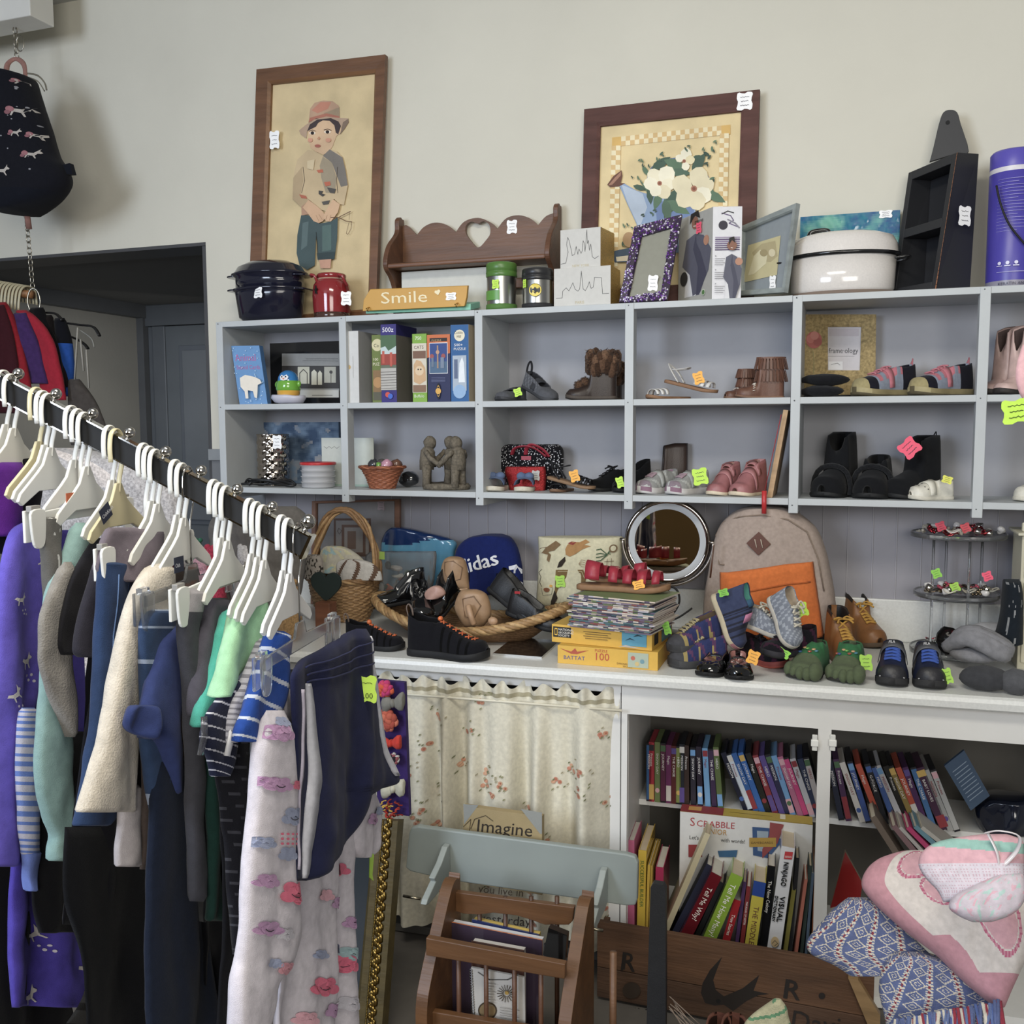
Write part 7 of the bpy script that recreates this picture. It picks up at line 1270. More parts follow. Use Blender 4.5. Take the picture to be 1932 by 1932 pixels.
soft('dark_bag', 'dark blue crumpled bag at the far right of the disc shelf', 'bag', [(1500, 1860, 1940), (1515, 1840, 1950), (1535, 1838, 1960), (1550, 1842, 1960), (1566, 1850, 1960)], -.30, .06, '#161c2c', 'gloss', fold=(.01, 40, 0))
# ================= IN FRONT OF THE CABINETS =================
c6 = crop(680, 1260, 2.875); c7 = crop(1060, 1650, 3.22)
# grey peg shelf standing on edge
yq = -.90; m = lambda a, q: P(*c6(a, q), y=yq); t = thing('peg_shelf', 'grey painted shelf board with two brackets and metal pegs, tipped on its side', 'shelf', tuple(m(870, 1280)))
pts = [(262, 900), (275, 868), (310, 860), (1440, 1010), (1490, 1025), (1505, 1060), (1500, 1260), (1490, 1290), (1440, 1292), (460, 1150), (270, 1105), (245, 1085)]
ps = [m(*p) for p in pts]; b = B(); k = len(ps); b.add(ps+[p+V((0, .02, 0)) for p in ps], [tuple(range(k)), tuple(range(2*k-1, k-1, -1))]+[(i, k+i, k+(i+1) % k, (i+1) % k) for i in range(k)], '#8e9793', False); b.make('board', 'paint', t, bev=.004)
for (x0, y0, x1, y1) in ((440, 945, 345, 1160), (1290, 1070, 1240, 1300)):
    a = m(x0, y0); e = m(x0+20, y1-20); b = B(); H = a.z-e.z
    prof = [(0, 0), (.0, -H*.9), (-.03, -H*1.0), (-.15, -H*1.02), (-.165, -H*.96), (-.155, -H*.86), (-.10, -H*.62), (-.11, -H*.5), (-.06, -H*.3), (-.02, -H*.02)]
    fr = FR((a.x, yq-.001, a.z), (0, 1, 0), (0, 0, 1)); b.prism(fr, [(p[0], p[1]) for p in prof], -.018, '#979f9b', d0=-.009); b.make('bracket', 'paint', t, bev=.003)
    b = B(); s0 = V((a.x, yq-.145, a.z-H*.93)); b.tube([s0, s0+V((.05 if x0 > 900 else -.05, -.0, 0))], .004, '#8c8470', 8); b.make('peg', 'metal', t)
# canvas sign behind it
ys = -.84; m = lambda a, q: P(*c6(a, q), y=ys); t = thing('sign_board', 'tan lettered sign reading Imagine and yesterday, half hidden behind the grey peg shelf', 'sign', tuple(m(760, 1500)))
zt = m(560, 740).z; x0, x1 = m(558, 900).x, m(985, 900).x; b = B(); b.box((x0, ys, .3), (x1, ys+.02, zt-.005), '#a08c60'); b.make('board', 'canvas', t)
b = B(); art(b, m, [('p', [(558, 738), (640, 745), (562, 850)], '#8a8c88'), ('p', [(870, 765), (985, 785), (985, 900), (975, 900)], '#8f918c'), ('t', 'Imagine', 625, 885, 96, '#2c241c', -.1, 1.05), ('t', 'yesterday', 645, 1378, 72, '#2c241c', -.09, 1.0), ('l', [(600, 870), (620, 820), (680, 800), (720, 830)], '#4a3c28', .002), ('l', [(560, 860), (600, 820), (590, 900)], '#4a3c28', .0016), ('t', 'you live in', 640, 1215, 60, '#4a3a24', -.1)], fy=-1, nrm=(0, -1, 0)); b.make('lettering', 'paper', t)
# magazine rack
yf, yr = -1.30, -1.15; mf = lambda a, q: P(*c6(a, q), y=yf); mr = lambda a, q: P(*c6(a, q), y=yr); Wd = '#63401f'
t = thing('magazine_rack', 'honey brown wooden magazine rack with spindles on the floor', 'rack', (mf(740, 1600).x, -1.2, 0))
def rail(pts, mm, th, name='rail'):
    ps = [mm(*p) for p in pts]; k = len(ps); b = B(); b.add(ps+[p+V((0, th, 0)) for p in ps], [tuple(range(k)), tuple(range(2*k-1, k-1, -1))]+[(i, k+i, k+(i+1) % k, (i+1) % k) for i in range(k)], Wd, False); b.make(name, 'wood', t, bev=.002)
rail([(425, 1205), (1160, 1300), (1150, 1375), (1130, 1395), (1000, 1395), (930, 1370), (850, 1345), (720, 1330), (640, 1340), (560, 1335), (480, 1310), (430, 1290)], mr, .016)
rail([(355, 1465), (1110, 1608), (1108, 1690), (355, 1560)], mf, .018)
rail([(385, 1865), (1110, 1990), (1110, 2080), (385, 1950)], mf, .018)
for a in (395, 1135):
    X = mf(a-70 if a < 500 else a-45, 1500).x; zt = mr(430, 1150).z if a < 500 else mr(1170, 1255).z
    b = B(); pr = [(p[0], p[1]) for p in smooth_open([(yr+.03, 0, 0), (yr+.03, zt-.03, 0), (yr+.02, zt, 0), (yr-.01, zt+.005, 0), (yr-.05, zt-.03, 0), (yf+.0, zt-.16, 0), (yf-.03, zt-.22, 0), (yf-.03, zt-.30, 0), (yf-.01, zt-.4, 0), (yf-.01, 0, 0)], 7)]
    b.prism(FR((X, 0, 0), (0, 1, 0), (0, 0, 1)), pr, -.03, Wd); b.make('side_panel', 'wood', t, bev=.004)
for a in (515, 665, 820, 965): b = B(); z1 = mf(a, 1590).z; x = mf(a, 1650).x; b.tube([(x, yf+.02, 0.08), (x, yf+.02, z1)], .006, '#5c3a24', 8); b.make('spindle', 'wood', t)
for k in range(5): b = B(); x = mr(500+k*140, 1500).x; b.tube([(x, yr+.01, .08), (x, yr+.01, mr(500+k*140, 1250).z)], .006, '#4a2e1c', 8); b.make('spindle', 'wood', t)
b = B(); xa, xb = mf(400, 1600).x, mf(1110, 1600).x; b.box((xa, yf+.02, .06), (xb, yr, .08), Wd); b.make('bottom_board', 'wood', t)
for k, (y, top, cl, lb, pc) in enumerate(((-1.15, ((605, 1365), (968, 1448)), '#26305c', 'dark blue hardcover at the back of the magazine rack', '#c8a83c'), (-1.18, ((490, 1380), (985, 1478)), '#c26a34', 'orange-edged hardcover with white pages in the magazine rack', '#c8c8cc'), (-1.23, ((600, 1483), (885, 1535)), '#4a3028', 'thin booklet at the front of the magazine rack', '#c4bfb8'))):
    a, e = (P(*c6(*p), y=y) for p in top); tb = thing('book', lb, 'book', tuple(a)); b = B()
    b.add([V((a.x, y, .1)), V((e.x, y, .1)), e, a]+[q+V((0, .004, 0)) for q in (V((a.x, y, .1)), V((e.x, y, .1)), e, a)], [(0, 1, 2, 3), (7, 6, 5, 4), (1, 5, 6, 2), (4, 0, 3, 7), (3, 2, 6, 7)], cl if k != 1 else ['#3c3040', '#3c3040', cl, cl, cl], False); b.make('cover', 'gloss', tb)
    b = B(); b.add([V((a.x+.002, y+.005, .1)), V((e.x-.002, y+.005, .1)), e+V((-.002, .005, -.003)), a+V((.002, .005, -.003))]+[V((a.x+.002, y+.022, .1)), V((e.x-.002, y+.022, .1)), e+V((-.002, .022, -.003)), a+V((.002, .022, -.003))], [(0, 1, 2, 3), (7, 6, 5, 4), (1, 5, 6, 2), (4, 0, 3, 7), (3, 2, 6, 7)], pc, False); b.make('pages', 'paper', tb)
y = -1.262; mc2 = lambda a, q: P(*c6(a, q), y=y); tb = thing('calendar', 'white spiral-bound calendar with a sun drawing behind the rack spindles', 'calendar', tuple(mc2(750, 1800))); b = B()
ps = [mc2(600, 1625), mc2(890, 1680), mc2(895, 1990), mc2(610, 1940)]; b.add(ps+[p+V((0, .006, 0)) for p in ps], [(0, 1, 2, 3), (7, 6, 5, 4), (0, 4, 5, 1), (1, 5, 6, 2), (2, 6, 7, 3), (3, 7, 4, 0)], '#b0aca6', False); b.make('page', 'paper', tb)
its = [('c', 795, 1762, 12, '#a8842c'), ('c', 690, 1858, 52, '#3c3020', 48), ('c', 690, 1858, 44, '#7a6440', 40), ('l', [(640, 1650), (700, 1690), (800, 1690), (860, 1660)], '#55524e', .003)]+[('l', [(795+16*cos(a), 1762+16*sin(a)), (795+50*cos(a), 1762+48*sin(a))], '#3a3020', .0018) for a in [i*pi/9 for i in range(18)]]+[('l', [(680, 1700+q*14), (740-(q % 3)*8, 1708+q*14)], '#66625c', .0012) for q in range(9)]+[('l', [(765, 1830+q*13), (870-(q % 3)*12, 1846+q*13)], '#66625c', .0012) for q in range(10)]
b = B(); art(b, mc2, its, nrm=(0, -1, 0)); b.make('printed_artwork', 'paper', tb)
b = B()
for q in range(22): p = mc2(600+q*.8, 1640+q*14); b.tube([p+V((.004*cos(a*pi/3), -.002, .004*sin(a*pi/3))) for a in range(6)], .0009, '#8a8a88', 5, closed=True)
b.make('spiral', 'metal', tb)
b = B(); p = [P(*c6(*q), y=-1.2) for q in ((1020, 1410), (1120, 1450), (1110, 1590), (990, 1560))]; b.add(p+[q+V((0, .02, 0)) for q in p], [(0, 1, 2, 3), (7, 6, 5, 4), (0, 4, 5, 1), (1, 5, 6, 2), (2, 6, 7, 3), (3, 7, 4, 0)], '#141414', False); tag(b.make('black_case', 'patent'), 'glossy black case tucked in the right end of the magazine rack', 'case')
# crate
yc = -.80; mc3 = lambda a, q: P(*c7(a, q), y=yc); t = thing('wooden_crate', 'old brown stencilled wooden crate with a swallow and faded letters', 'crate', tuple(mc3(900, 900)))
tl, tr = mc3(215, 290), mc3(1900, 600); zt = (mc3(545, 345).z+mc3(1450, 487).z)/2; zm_ = mc3(600, 632).z; b = B(); CR = '#5c3d24'
b.box((tl.x, yc, zm_+.001), (tr.x, yc+.016, zt), CR); b.box((tl.x, yc, .01), (tr.x, yc+.016, zm_-.001), '#4c3320'); b.make('front_boards', 'oldwood', t, bev=.0015)
for X in (tl.x, tr.x-.016): b = B(); b.box((X, yc+.016, .01), (X+.016, yc+.09, zt-.03), CR); b.make('end_board', 'oldwood', t, bev=.0015)
b = B(); b.box((tl.x, yc+.08, .01), (tr.x, yc+.09, zt-.06), '#4a3220'); b.box((tl.x+.016, yc+.016, .01), (tr.x-.016, yc+.08, .02), '#4a3220'); b.make('back_and_base', 'oldwood', t)
INK = '#1f1712'
sw = [(975, 498), (900, 580), (855, 660), (845, 720), (870, 780), (930, 795), (985, 790), (1040, 830), (1120, 770), (1190, 735), (1260, 725), (1165, 705), (1200, 610), (1100, 690), (985, 740), (935, 700), (920, 640), (945, 570)]
b = B(); art(b, mc3, [('p', sw, INK), ('c', 950, 768, 14, '#0c0908'), ('t', 'R', 345, 580, 165, INK, -.12, 1.0), ('t', 'R', 360, 572, 150, INK, -.12, .9), ('t', 'R', 1330, 745, 170, INK, -.15, 1.1), ('t', 'R', 1338, 748, 165, INK, -.15, 1.1), ('c', 1580, 735, 20, INK), ('t', 'Davie', 1380, 935, 170, INK, -.15), ('t', 'BRIN', 330, 850, 78, INK, -.1, 1.1), ('t', 'BRIN', 332, 848, 78, INK, -.1, 1.1), ('t', 'HA', 350, 925, 78, INK, -.1, 1.2), ('c', 425, 700, 55, '#33261a', 50)], fy=-1, nrm=(0, -1, 0)); b.make('stencilled_marks', 'matte', t)
b = B(); p = [P(*c7(*q), y=yc-.02) for q in ((1740, 630), (1800, 640), (1935, 860), (1932, 960), (1870, 940))]; b.add(p+[q+V((0, .02, 0)) for q in p], [(0, 1, 2, 3, 4), (9, 8, 7, 6, 5)]+[(i, 5+i, 5+(i+1) % 5, (i+1) % 5) for i in range(5)], '#94754a', False); tag(b.make('wooden_plank', 'wood'), 'pale wooden slat leaning against the right end of the crate', 'slat')
b = B(); p0 = P(*c7(585, 60), y=-1.12); p1 = P(*c7(570, 930), y=-1.14); p1.z = .0
b.loft([[q+V((dx*w_, dy, 0)) for dx, dy in ((-1, 0), (1, 0), (1, .02), (-1, .02))] for q, w_ in ((p0, .012), (p0.lerp(p1, .02), .018), (p0.lerp(p1, .5), .022), (p1, .024))], '#202124', sm=False); tag(b.make('dark_post', 'leather'), 'black flat upright post standing in front of the crate', 'post')
b = B(); p0 = P(*c7(313, 470), y=-1.2); b.tube([p0, V((p0.x+.0, p0.y, .0))], .0085, '#6e4c30', 10); tag(b.make('wooden_stick', 'wood'), 'thin wooden stick with a pale round tip in front of the crate', 'stick')
for k, a in enumerate((960, 1052)):
    q = P(*c7(a, 805), y=-1.35); s = Shoe('brown patterned boot at the bottom edge, %s of its pair' % ('left' if k == 0 else 'right'), (q.x+.0, q.y+.02), (q.x, q.y-.22), max(.0, q.z-.30), dict(up='#6a4032', lin='#2a1a14', sole='#2a1a14', hs=1.15, hm=1.15, hv=1.1, hv2=.35, ht=.25, op=.4, W=.32, mat='leather', kh=1), name='boot', cat='boot', group='brown boots at the bottom edge')
rows = [(1886, 1462, 1472), (1900, 1440, 1484), (1918, 1415, 1488), (1932, 1404, 1492), (1950, 1400, 1495)]
soft('knitted_dishcloth', 'cream knitted cloth with green bands at the bottom edge', 'cloth', rows, -1.4, .012, lambda u, v: '#5c8a64' if int(v*10+u*3) % 5 == 0 else '#b0ac88', 'knit', fold=(.002, 60, 0))
b = B(); rnd = random.Random(6)
for k in range(9): q = P(1262+rnd.random()*12, 1872+rnd.random()*40, y=-1.28); b.tube([q, q+V((.05+.05*rnd.random(), -.02, -.03-.06*rnd.random()))], .0012, '#7a6a5c', 5)
tag(b.make('dried_twigs', 'matte'), 'wispy dried twigs beside the black post', 'twigs')
# ornate mirror frame leaning at the left
y0_, y1_ = -1.05, -1.16; t = thing('ornate_frame', 'tall gold-green ornate frame leaning left of the magazine rack', 'frame', tuple(P(715, 1900, y=y1_)))
a0 = P(740, 1545, y=y0_); a1 = P(762, 1545, y=y0_); e1 = P(732, 1935, y=y1_); e0 = P(676, 1935, y=y1_); a0 = P(712, 1545, y=y0_)
dn = (e1-a1).normalized(); e0 = e0+dn*(e0.z/-dn.z); e1 = e1+dn*(e1.z/-dn.z)
nb = (a1-a0).cross(e0-a0).normalized(); nb = nb if nb.y < 0 else -nb
b = B(); 
rs = []
for p, q in ((a0, a1), (e0, e1)): rs.append([p.lerp(q, k)+nb*h_ for k, h_ in ((0, 0), (.02, .02), (.15, .03), (.4, .022), (.45, .03), (.75, .026), (.8, .034), (.97, .03), (1, 0))])
b.loft(rs, '#4c401c', sm=False); b.make('moulding', 'wood', t)
b = B(); rnd = random.Random(1)
for k in range(150):
    f = k/150; p = a0.lerp(e0, f).lerp(a1.lerp(e1, f), .60+.1*sin(k*.9))+nb*.03; r_ = .0045+.003*rnd.random(); b.ell(tuple(p), (r_, r_*.6, r_*1.6), '#8a6e2c', 7, 5)
    p = a0.lerp(e0, f).lerp(a1.lerp(e1, f), .42)+nb*.03; b.ell(tuple(p), .0032, '#6c5824', 6, 4)
o_ = b.make('ornament', 'metal', t); 
b = B(); lf = V((-.34, .0, 0)); b.add([a0+nb*.006, e0+nb*.006, e0+lf+nb*.006, a0+lf+nb*.006], [(0, 1, 2, 3)], '#30363c', False); b.make('glass', 'gloss', t)
b = B(); rs = [[p+lf*k+nb*h_ for k, h_ in ((.98, 0), (.99, .02), (1.12, .03), (1.14, 0))] for p in (a0, e0)]; b.loft(rs, '#4c401c', sm=False); b.make('moulding', 'wood', t)
# purple board of hair bows
yb_ = -.93; mb = lambda a, q: P(a, q, y=yb_); t = thing('bow_holder', 'purple fabric board hung with hair bows, beside the curtain', 'board', tuple(mb(745, 1540))); b = B(); p = [mb(705, 1282), mb(763, 1288), mb(772, 1540), mb(712, 1530)]
b.add(p+[q+V((0, .015, 0)) for q in p], [(0, 1, 2, 3), (7, 6, 5, 4), (0, 4, 5, 1), (1, 5, 6, 2), (2, 6, 7, 3), (3, 7, 4, 0)], '#382660', False); b.make('board', 'cloth', t)
def rosette(px, py, r, cols, lb, nm='hair_flower', n=16, sd=0):
    c = P(px, py, y=yb_-.02); b = B(); rnd = random.Random(sd)
    for k in range(n):
        a = 2.4*k; rr = r*(.25+.75*sqrt(k/n)); q = c+V((rr*cos(a)*.7, -.012*(1-k/n), rr*sin(a)*.7)); b.ell(tuple(q), (r*.34, .008, r*.34), cols[k % len(cols)], 8, 5)
    b.disp(.005, 60, sd); tag(b.make(nm, 'cloth'), lb, 'hair clip', 'hair bows on the purple board')
def bow(px, py, w_, h_, col, lb):
    c = P(px, py, y=yb_-.025); b = B()
    for sg in (-1, 1): b.loft([[c+V((sg*w_*f, -.012*cos(a)*s_, h_*.5*sin(a)*s_+h_*.15*f*sg)) for a in [2*pi*i/14 for i in range(14)]] for f, s_ in ((.05, .3), (.25, .6), (.6, 1), (.9, 1), (1, .75))], col)
    b.ell(tuple(c), (w_*.22, .014, h_*.25), col, 10, 6); b.disp(.004, 50, px); tag(b.make('hair_bow', 'cloth'), lb, 'hair clip', 'hair bows on the purple board')
rosette(728, 1299, .028, ['#c83c5c', '#d0542c', '#c0306c'], 'pink and orange fluffy hair flower at the top of the purple board', sd=1)
bow(742, 1326, .032, .05, '#7a7870', 'grey hair bow under the pink flower')
rosette(733, 1358, .034, ['#b85840', '#c46a50', '#a84838'], 'coral ruffled hair flower below the grey bow', sd=2)
bow(738, 1402, .030, .04, '#c23020', 'bright red hair bow in the middle')
rosette(745, 1432, .018, ['#2a2428', '#b8b4b0', '#8a4a50'], 'beaded dark hair clip with white pearls', 'beaded_clip', 20, 3)
bow(742, 1488, .034, .05, '#b8b4a0', 'cream hair bow near the bottom')
c = P(738, 1525, y=yb_-.03)
for k in range(14):
    rnd = random.Random(k); b = B(); q = c+V((rnd.uniform(-.03, .03), rnd.uniform(-.015, .01), rnd.uniform(-.022, .03))); d = V((rnd.uniform(-1, 1), -.3, rnd.uniform(-1.2, .2))).normalized()*.03; b.tube([q+d*i/8+V((.004*cos(i*1.8), .004*sin(i*1.8), 0)) for i in range(9)], .003, ['#b03020', '#c8a02c', '#8c2418'][k % 3], 5, flat=.6)
    tag(b.make('curly_ribbon', 'cloth'), 'curly %s ribbon at the bottom of the purple board' % ['red', 'yellow', 'dark red'][k % 3], 'ribbon', 'curly ribbons under the purple board')
# blankets at the right
def slope(rows, ymid, th, tilt, **k):
    o = P((rows[0][1]+rows[0][2])/2, (rows[0][0]+rows[-1][0])/2, y=ymid); return Drape(rows, o, (1, 0, 0), th=th, tilt=tilt, **k)
def wv(u, v):
    a = (u*.75+v*.35)*15; s_ = (v*1.0-u*.35)*26; k = a % 3; j = s_ % 4
    if k < .28: return '#7a3040' if s_ % 1.6 < .9 else '#c4bcac'
    if k < .55: return '#c4bcac' if j % 1 < .6 else '#5a6a94'
    r_ = abs((k-1.8))*1.4+abs((j-2))*.75
    if k > 2.75: return '#c4bcac' if s_ % .8 < .4 else '#5a6a94'
    return '#c4bcac' if (1.15 < r_ < 1.45 or .45 < r_ < .62) else '#55618a'
d = slope([(1693, 1600, 1640), (1715, 1572, 1680), (1745, 1545, 1705), (1775, 1523, 1730), (1800, 1530, 1755), (1822, 1575, 1780), (1842, 1605, 1805)], -1.30, .03, .5, n=130, nv=110, fold=(.004, 16, 0), edge=.4)
b = B(); d.body(b, wv); t = thing('woven_throw', 'blue and cream woven throw with dark red bands and a fringe', 'blanket', tuple(d.o)); b.make('upper_fold', 'knit', t)
d = slope([(1795, 1690, 1740), (1812, 1672, 1790), (1835, 1662, 1815), (1865, 1658, 1845), (1890, 1662, 1872), (1915, 1668, 1890), (1935, 1672, 1895)], -1.36, .03, .35, n=120, nv=100, fold=(.005, 16, 1), edge=.4)
b = B(); d.body(b, lambda u, v: wv(u*.9+.3, v*1.0+.2)); b.make('lower_fold', 'knit', t)
b = B(); rnd = random.Random(4)
for k in range(60):
    f = k/60; p = P(1690+200*f, 1925-38*f+rnd.uniform(-4, 4), y=-1.44); q = p+V((rnd.uniform(-.01, .02), -.03, -.10)); b.tube([p, p.lerp(q, .5)+V((rnd.uniform(-.008, .008), -.01, 0)), q], .0034, rnd.choice(['#4c5f94', '#c4bcac', '#55618a', '#8c2c3c', '#5a6a94', '#b8b0a4']), 5)
o_ = b.make('fringe', 'knit', t); o_['kind'] = 'stuff'
def ql(u, v):
    x = u*1.0; y = v
    if y > .62+.0*u and u < .28+(y-.62)*.2 or (u < .14): return '#c08a94'
    if y > .8: return '#c08a94'
    for cx, cy, r_ in ((.3, .16, .11), (.42, .36, .09), (.75, .55, .16)):
        dd = sqrt((u-cx)**2+((v-cy)*.9)**2)
        if dd < r_*.8: return '#cf9ea6'
        if r_*.86 < dd < r_*1.02: return '#b8607c' if int(atan2(v-cy, u-cx)*9) % 2 else '#c88898'
    return '#cfc6bf'
d = slope([(1606, 1700, 1790), (1622, 1655, 1900), (1645, 1632, 1945), (1672, 1626, 1945), (1700, 1645, 1945), (1730, 1676, 1945), (1765, 1718, 1945), (1800, 1764, 1940), (1840, 1806, 1922), (1875, 1847, 1906), (1900, 1880, 1896)], -1.34, .055, .7, n=110, nv=100, fold=(.006, 12, 0), edge=.45, puff=1.5)
b = B(); d.body(b, ql); t = thing('quilt', 'large pink and white baby quilt folded on top of the woven throw', 'quilt', tuple(d.o)); b.make('quilt_cover', 'cloth', t)
def q2(u, v): return '#8ab4a8' if .12 < v-u*.12 < .27 else '#d0a0a8' if v < .5 else '#c9c0c8' if int(u*60) % 2 or int(v*50) % 2 else '#c0a4ae'
t = thing('folded_quilt', 'small folded pink, mint and white quilt tied with a satin ribbon', 'quilt', tuple(P(1830, 1700, y=-1.5)))
d = slope([(1574, 1850, 1900), (1586, 1775, 1928), (1605, 1742, 1932), (1630, 1733, 1932), (1655, 1745, 1932), (1680, 1768, 1915), (1702, 1780, 1840)], -1.46, .03, .5, n=70, nv=60, fold=(.005, 20, 0), edge=.4, puff=1); b = B(); d.body(b, q2); b.make('upper_fold', 'cloth', t)
d2 = slope([(1648, 1880, 1930), (1668, 1840, 1936), (1690, 1800, 1936), (1712, 1790, 1925), (1728, 1808, 1905), (1740, 1835, 1870)], -1.50, .03, .5, n=60, nv=40, fold=(.006, 22, 2), edge=.4, puff=1); b = B(); d2.body(b, lambda u, v: '#c4b8c0' if noise.noise(V((u*14, v*10, 1))) < .2 else '#a8c4bc' if int(u*9) % 2 else '#d0a4b0'); b.make('lower_fold', 'cloth', t)
b = B(); p = d.px(1888, 1600, .006); b.tube(smooth_open([p+V((-.03, 0, .02)), p+V((-.01, -.02, .035)), p+V((.02, -.02, .03)), p+V((.02, -.01, .0)), p+V((-.0, -.01, -.03))]), .004, '#d4cccc', 6, flat=.35); b.tube(smooth_open([p+V((-.025, -.0, .02)), p+V((-.01, -.01, -.01)), p+V((-.005, -.01, -.045))]), .004, '#d4cccc', 6, flat=.35); b.make('satin_ribbon', 'gloss', t)
# ================= CLOTHES RACKS =================
HD = V((-.17, .985, 0)).normalized(); AD = V((.985, .17, 0)).normalized(); A1 = P(578, 1030, d=1.25)
def AP(px, py=None): return PP(px, 728+px*.5225 if py is None else py, A1, HD)
t = thing('rack_arm', 'sloping black and chrome display arm with ball stops, holding the front row of hangers', 'clothes rack', tuple(AP(300)))
a0, a1 = AP(-60), AP(578); ad = (a1-a0).normalized(); aup = ad.cross(HD).normalized(); aup = aup if aup.z > 0 else -aup
def bar(h0, h1, w_, col, name, mt, e=0):
    b = B(); b.loft([[q+HD*(s_*w_)+aup*h for s_, h in ((-1, h0), (1, h0), (1, h1), (-1, h1))] for q in (a0, a1+ad*e)], col, sm=False); b.make(name, mt, t)
bar(-.0135, .0135, .006, '#0b0b0c', 'black_insert', 'matte'); bar(.0135, .0155, .0072, '#a8a49c', 'chrome_edge', 'chrome'); bar(-.0155, -.0135, .0072, '#a8a49c', 'chrome_edge', 'chrome')
b = B(); b.loft([[q+HD*(s_*.0085)+aup*h for s_, h in ((-1, -.017), (1, -.017), (1, .017), (-1, .017))] for q in (a1, a1+ad*.004)], '#b0aca4', sm=False); b.make('end_cap', 'chrome', t)
for i, (px, py) in enumerate(((35, 705), (106, 743), (175, 780), (245, 816), (313, 852), (380, 888), (448, 923), (514, 956), (582, 984))):
    q = AP(px, py); r = .0074 if i < 8 else .0098; b = B(); b.ell(tuple(q), r, '#b8b4ae', 20, 14); b.tube([q-aup*(r*.6), q-aup*(r+.010)], .003, '#b8b4ae', 8); b.make('ball_stop', 'chrome', t)
def hanger(px, label, kind='shirt', col='#cfcdc4', w=.125, drop=.085, grp='white plastic hangers on the rack arm', dx=0):
    c = AP(px); t = thing('hanger', label, 'hanger', tuple(c), 0, grp)
    R = lambda u, v, s=0: c+HD*u+V((0, 0, v))+AD*(s+dx*min(0, v+.03))
    b = B(); hw = .0012 if kind == 'clear' else .0036
    pth = [R(-.015, -.020), R(-.016, -.002), R(-.013, .015), R(-.005, .0225), R(.004, .0225), R(.011, .016), R(.014, .0), R(.011, -.022), R(.004, -.04), R(.0, -.055), R(0, -drop)]
    b.tube(smooth_open(pth, 3), .0014, '#b8b4ae' if kind == 'clear' else col, 8, flat=hw/.0014*1.0, up=AD); b.make('hook', 'chrome' if kind == 'clear' else 'plastic', t)
    if kind == 'shirt':
        b = B(); fr = FR(R(0, 0, .0022), HD, (0, 0, 1)); z = -drop
        o_ = [(-.006, z+.012), (.006, z+.012), (.018, z-.01), (.03, z-.02), (w, z-.046), (w+.006, z-.056), (w-.002, z-.062), (.03, z-.045), (-.03, z-.045), (-w+.002, z-.062), (-w-.006, z-.056), (-w, z-.046), (-.03, z-.02), (-.018, z-.01)]
        b.prism(fr, o_, .0045, col); b.make('shoulder_bar', 'plastic', t, bev=.001)
    else:
        z = -drop; cc = col; mt_ = 'acrylic' if kind == 'clear' else 'plastic'; b = B(); fr = FR(R(0, 0, .002), HD, (0, 0, 1)); b.prism(fr, [(-.012, z), (.012, z), (.02, z-.018), (w, z-.022), (w, z-.036), (-w, z-.036), (-w, z-.022), (-.02, z-.018)], .004, cc); b.make('bar', mt_, t, bev=.0008)
        for sg in (-1, 1):
            b = B(); b.prism(FR(R(sg*w, z-.03, .0075), HD, (0, 0, 1)), smooth_closed([(-.012, .012, 0), (.012, .012, 0), (.014, -.005, 0), (.010, -.03, 0), (0, -.036, 0), (-.010, -.03, 0), (-.014, -.005, 0)], 3), .004, cc); b.prism(FR(R(sg*w, z-.03, -.004), HD, (0, 0, 1)), [(-.011, .012), (.011, .012), (.011, -.028), (-.011, -.028)], .004, cc); b.prism(FR(R(sg*w, z-.016, .004), HD, (0, 0, 1)), [(-.009, .004), (.009, .004), (.009, -.004), (-.009, -.004)], .008, '#8a8680' if kind != 'clear' else cc); b.make('clip', mt_, t, bev=.001)
    return t
IV = '#c9bd92'
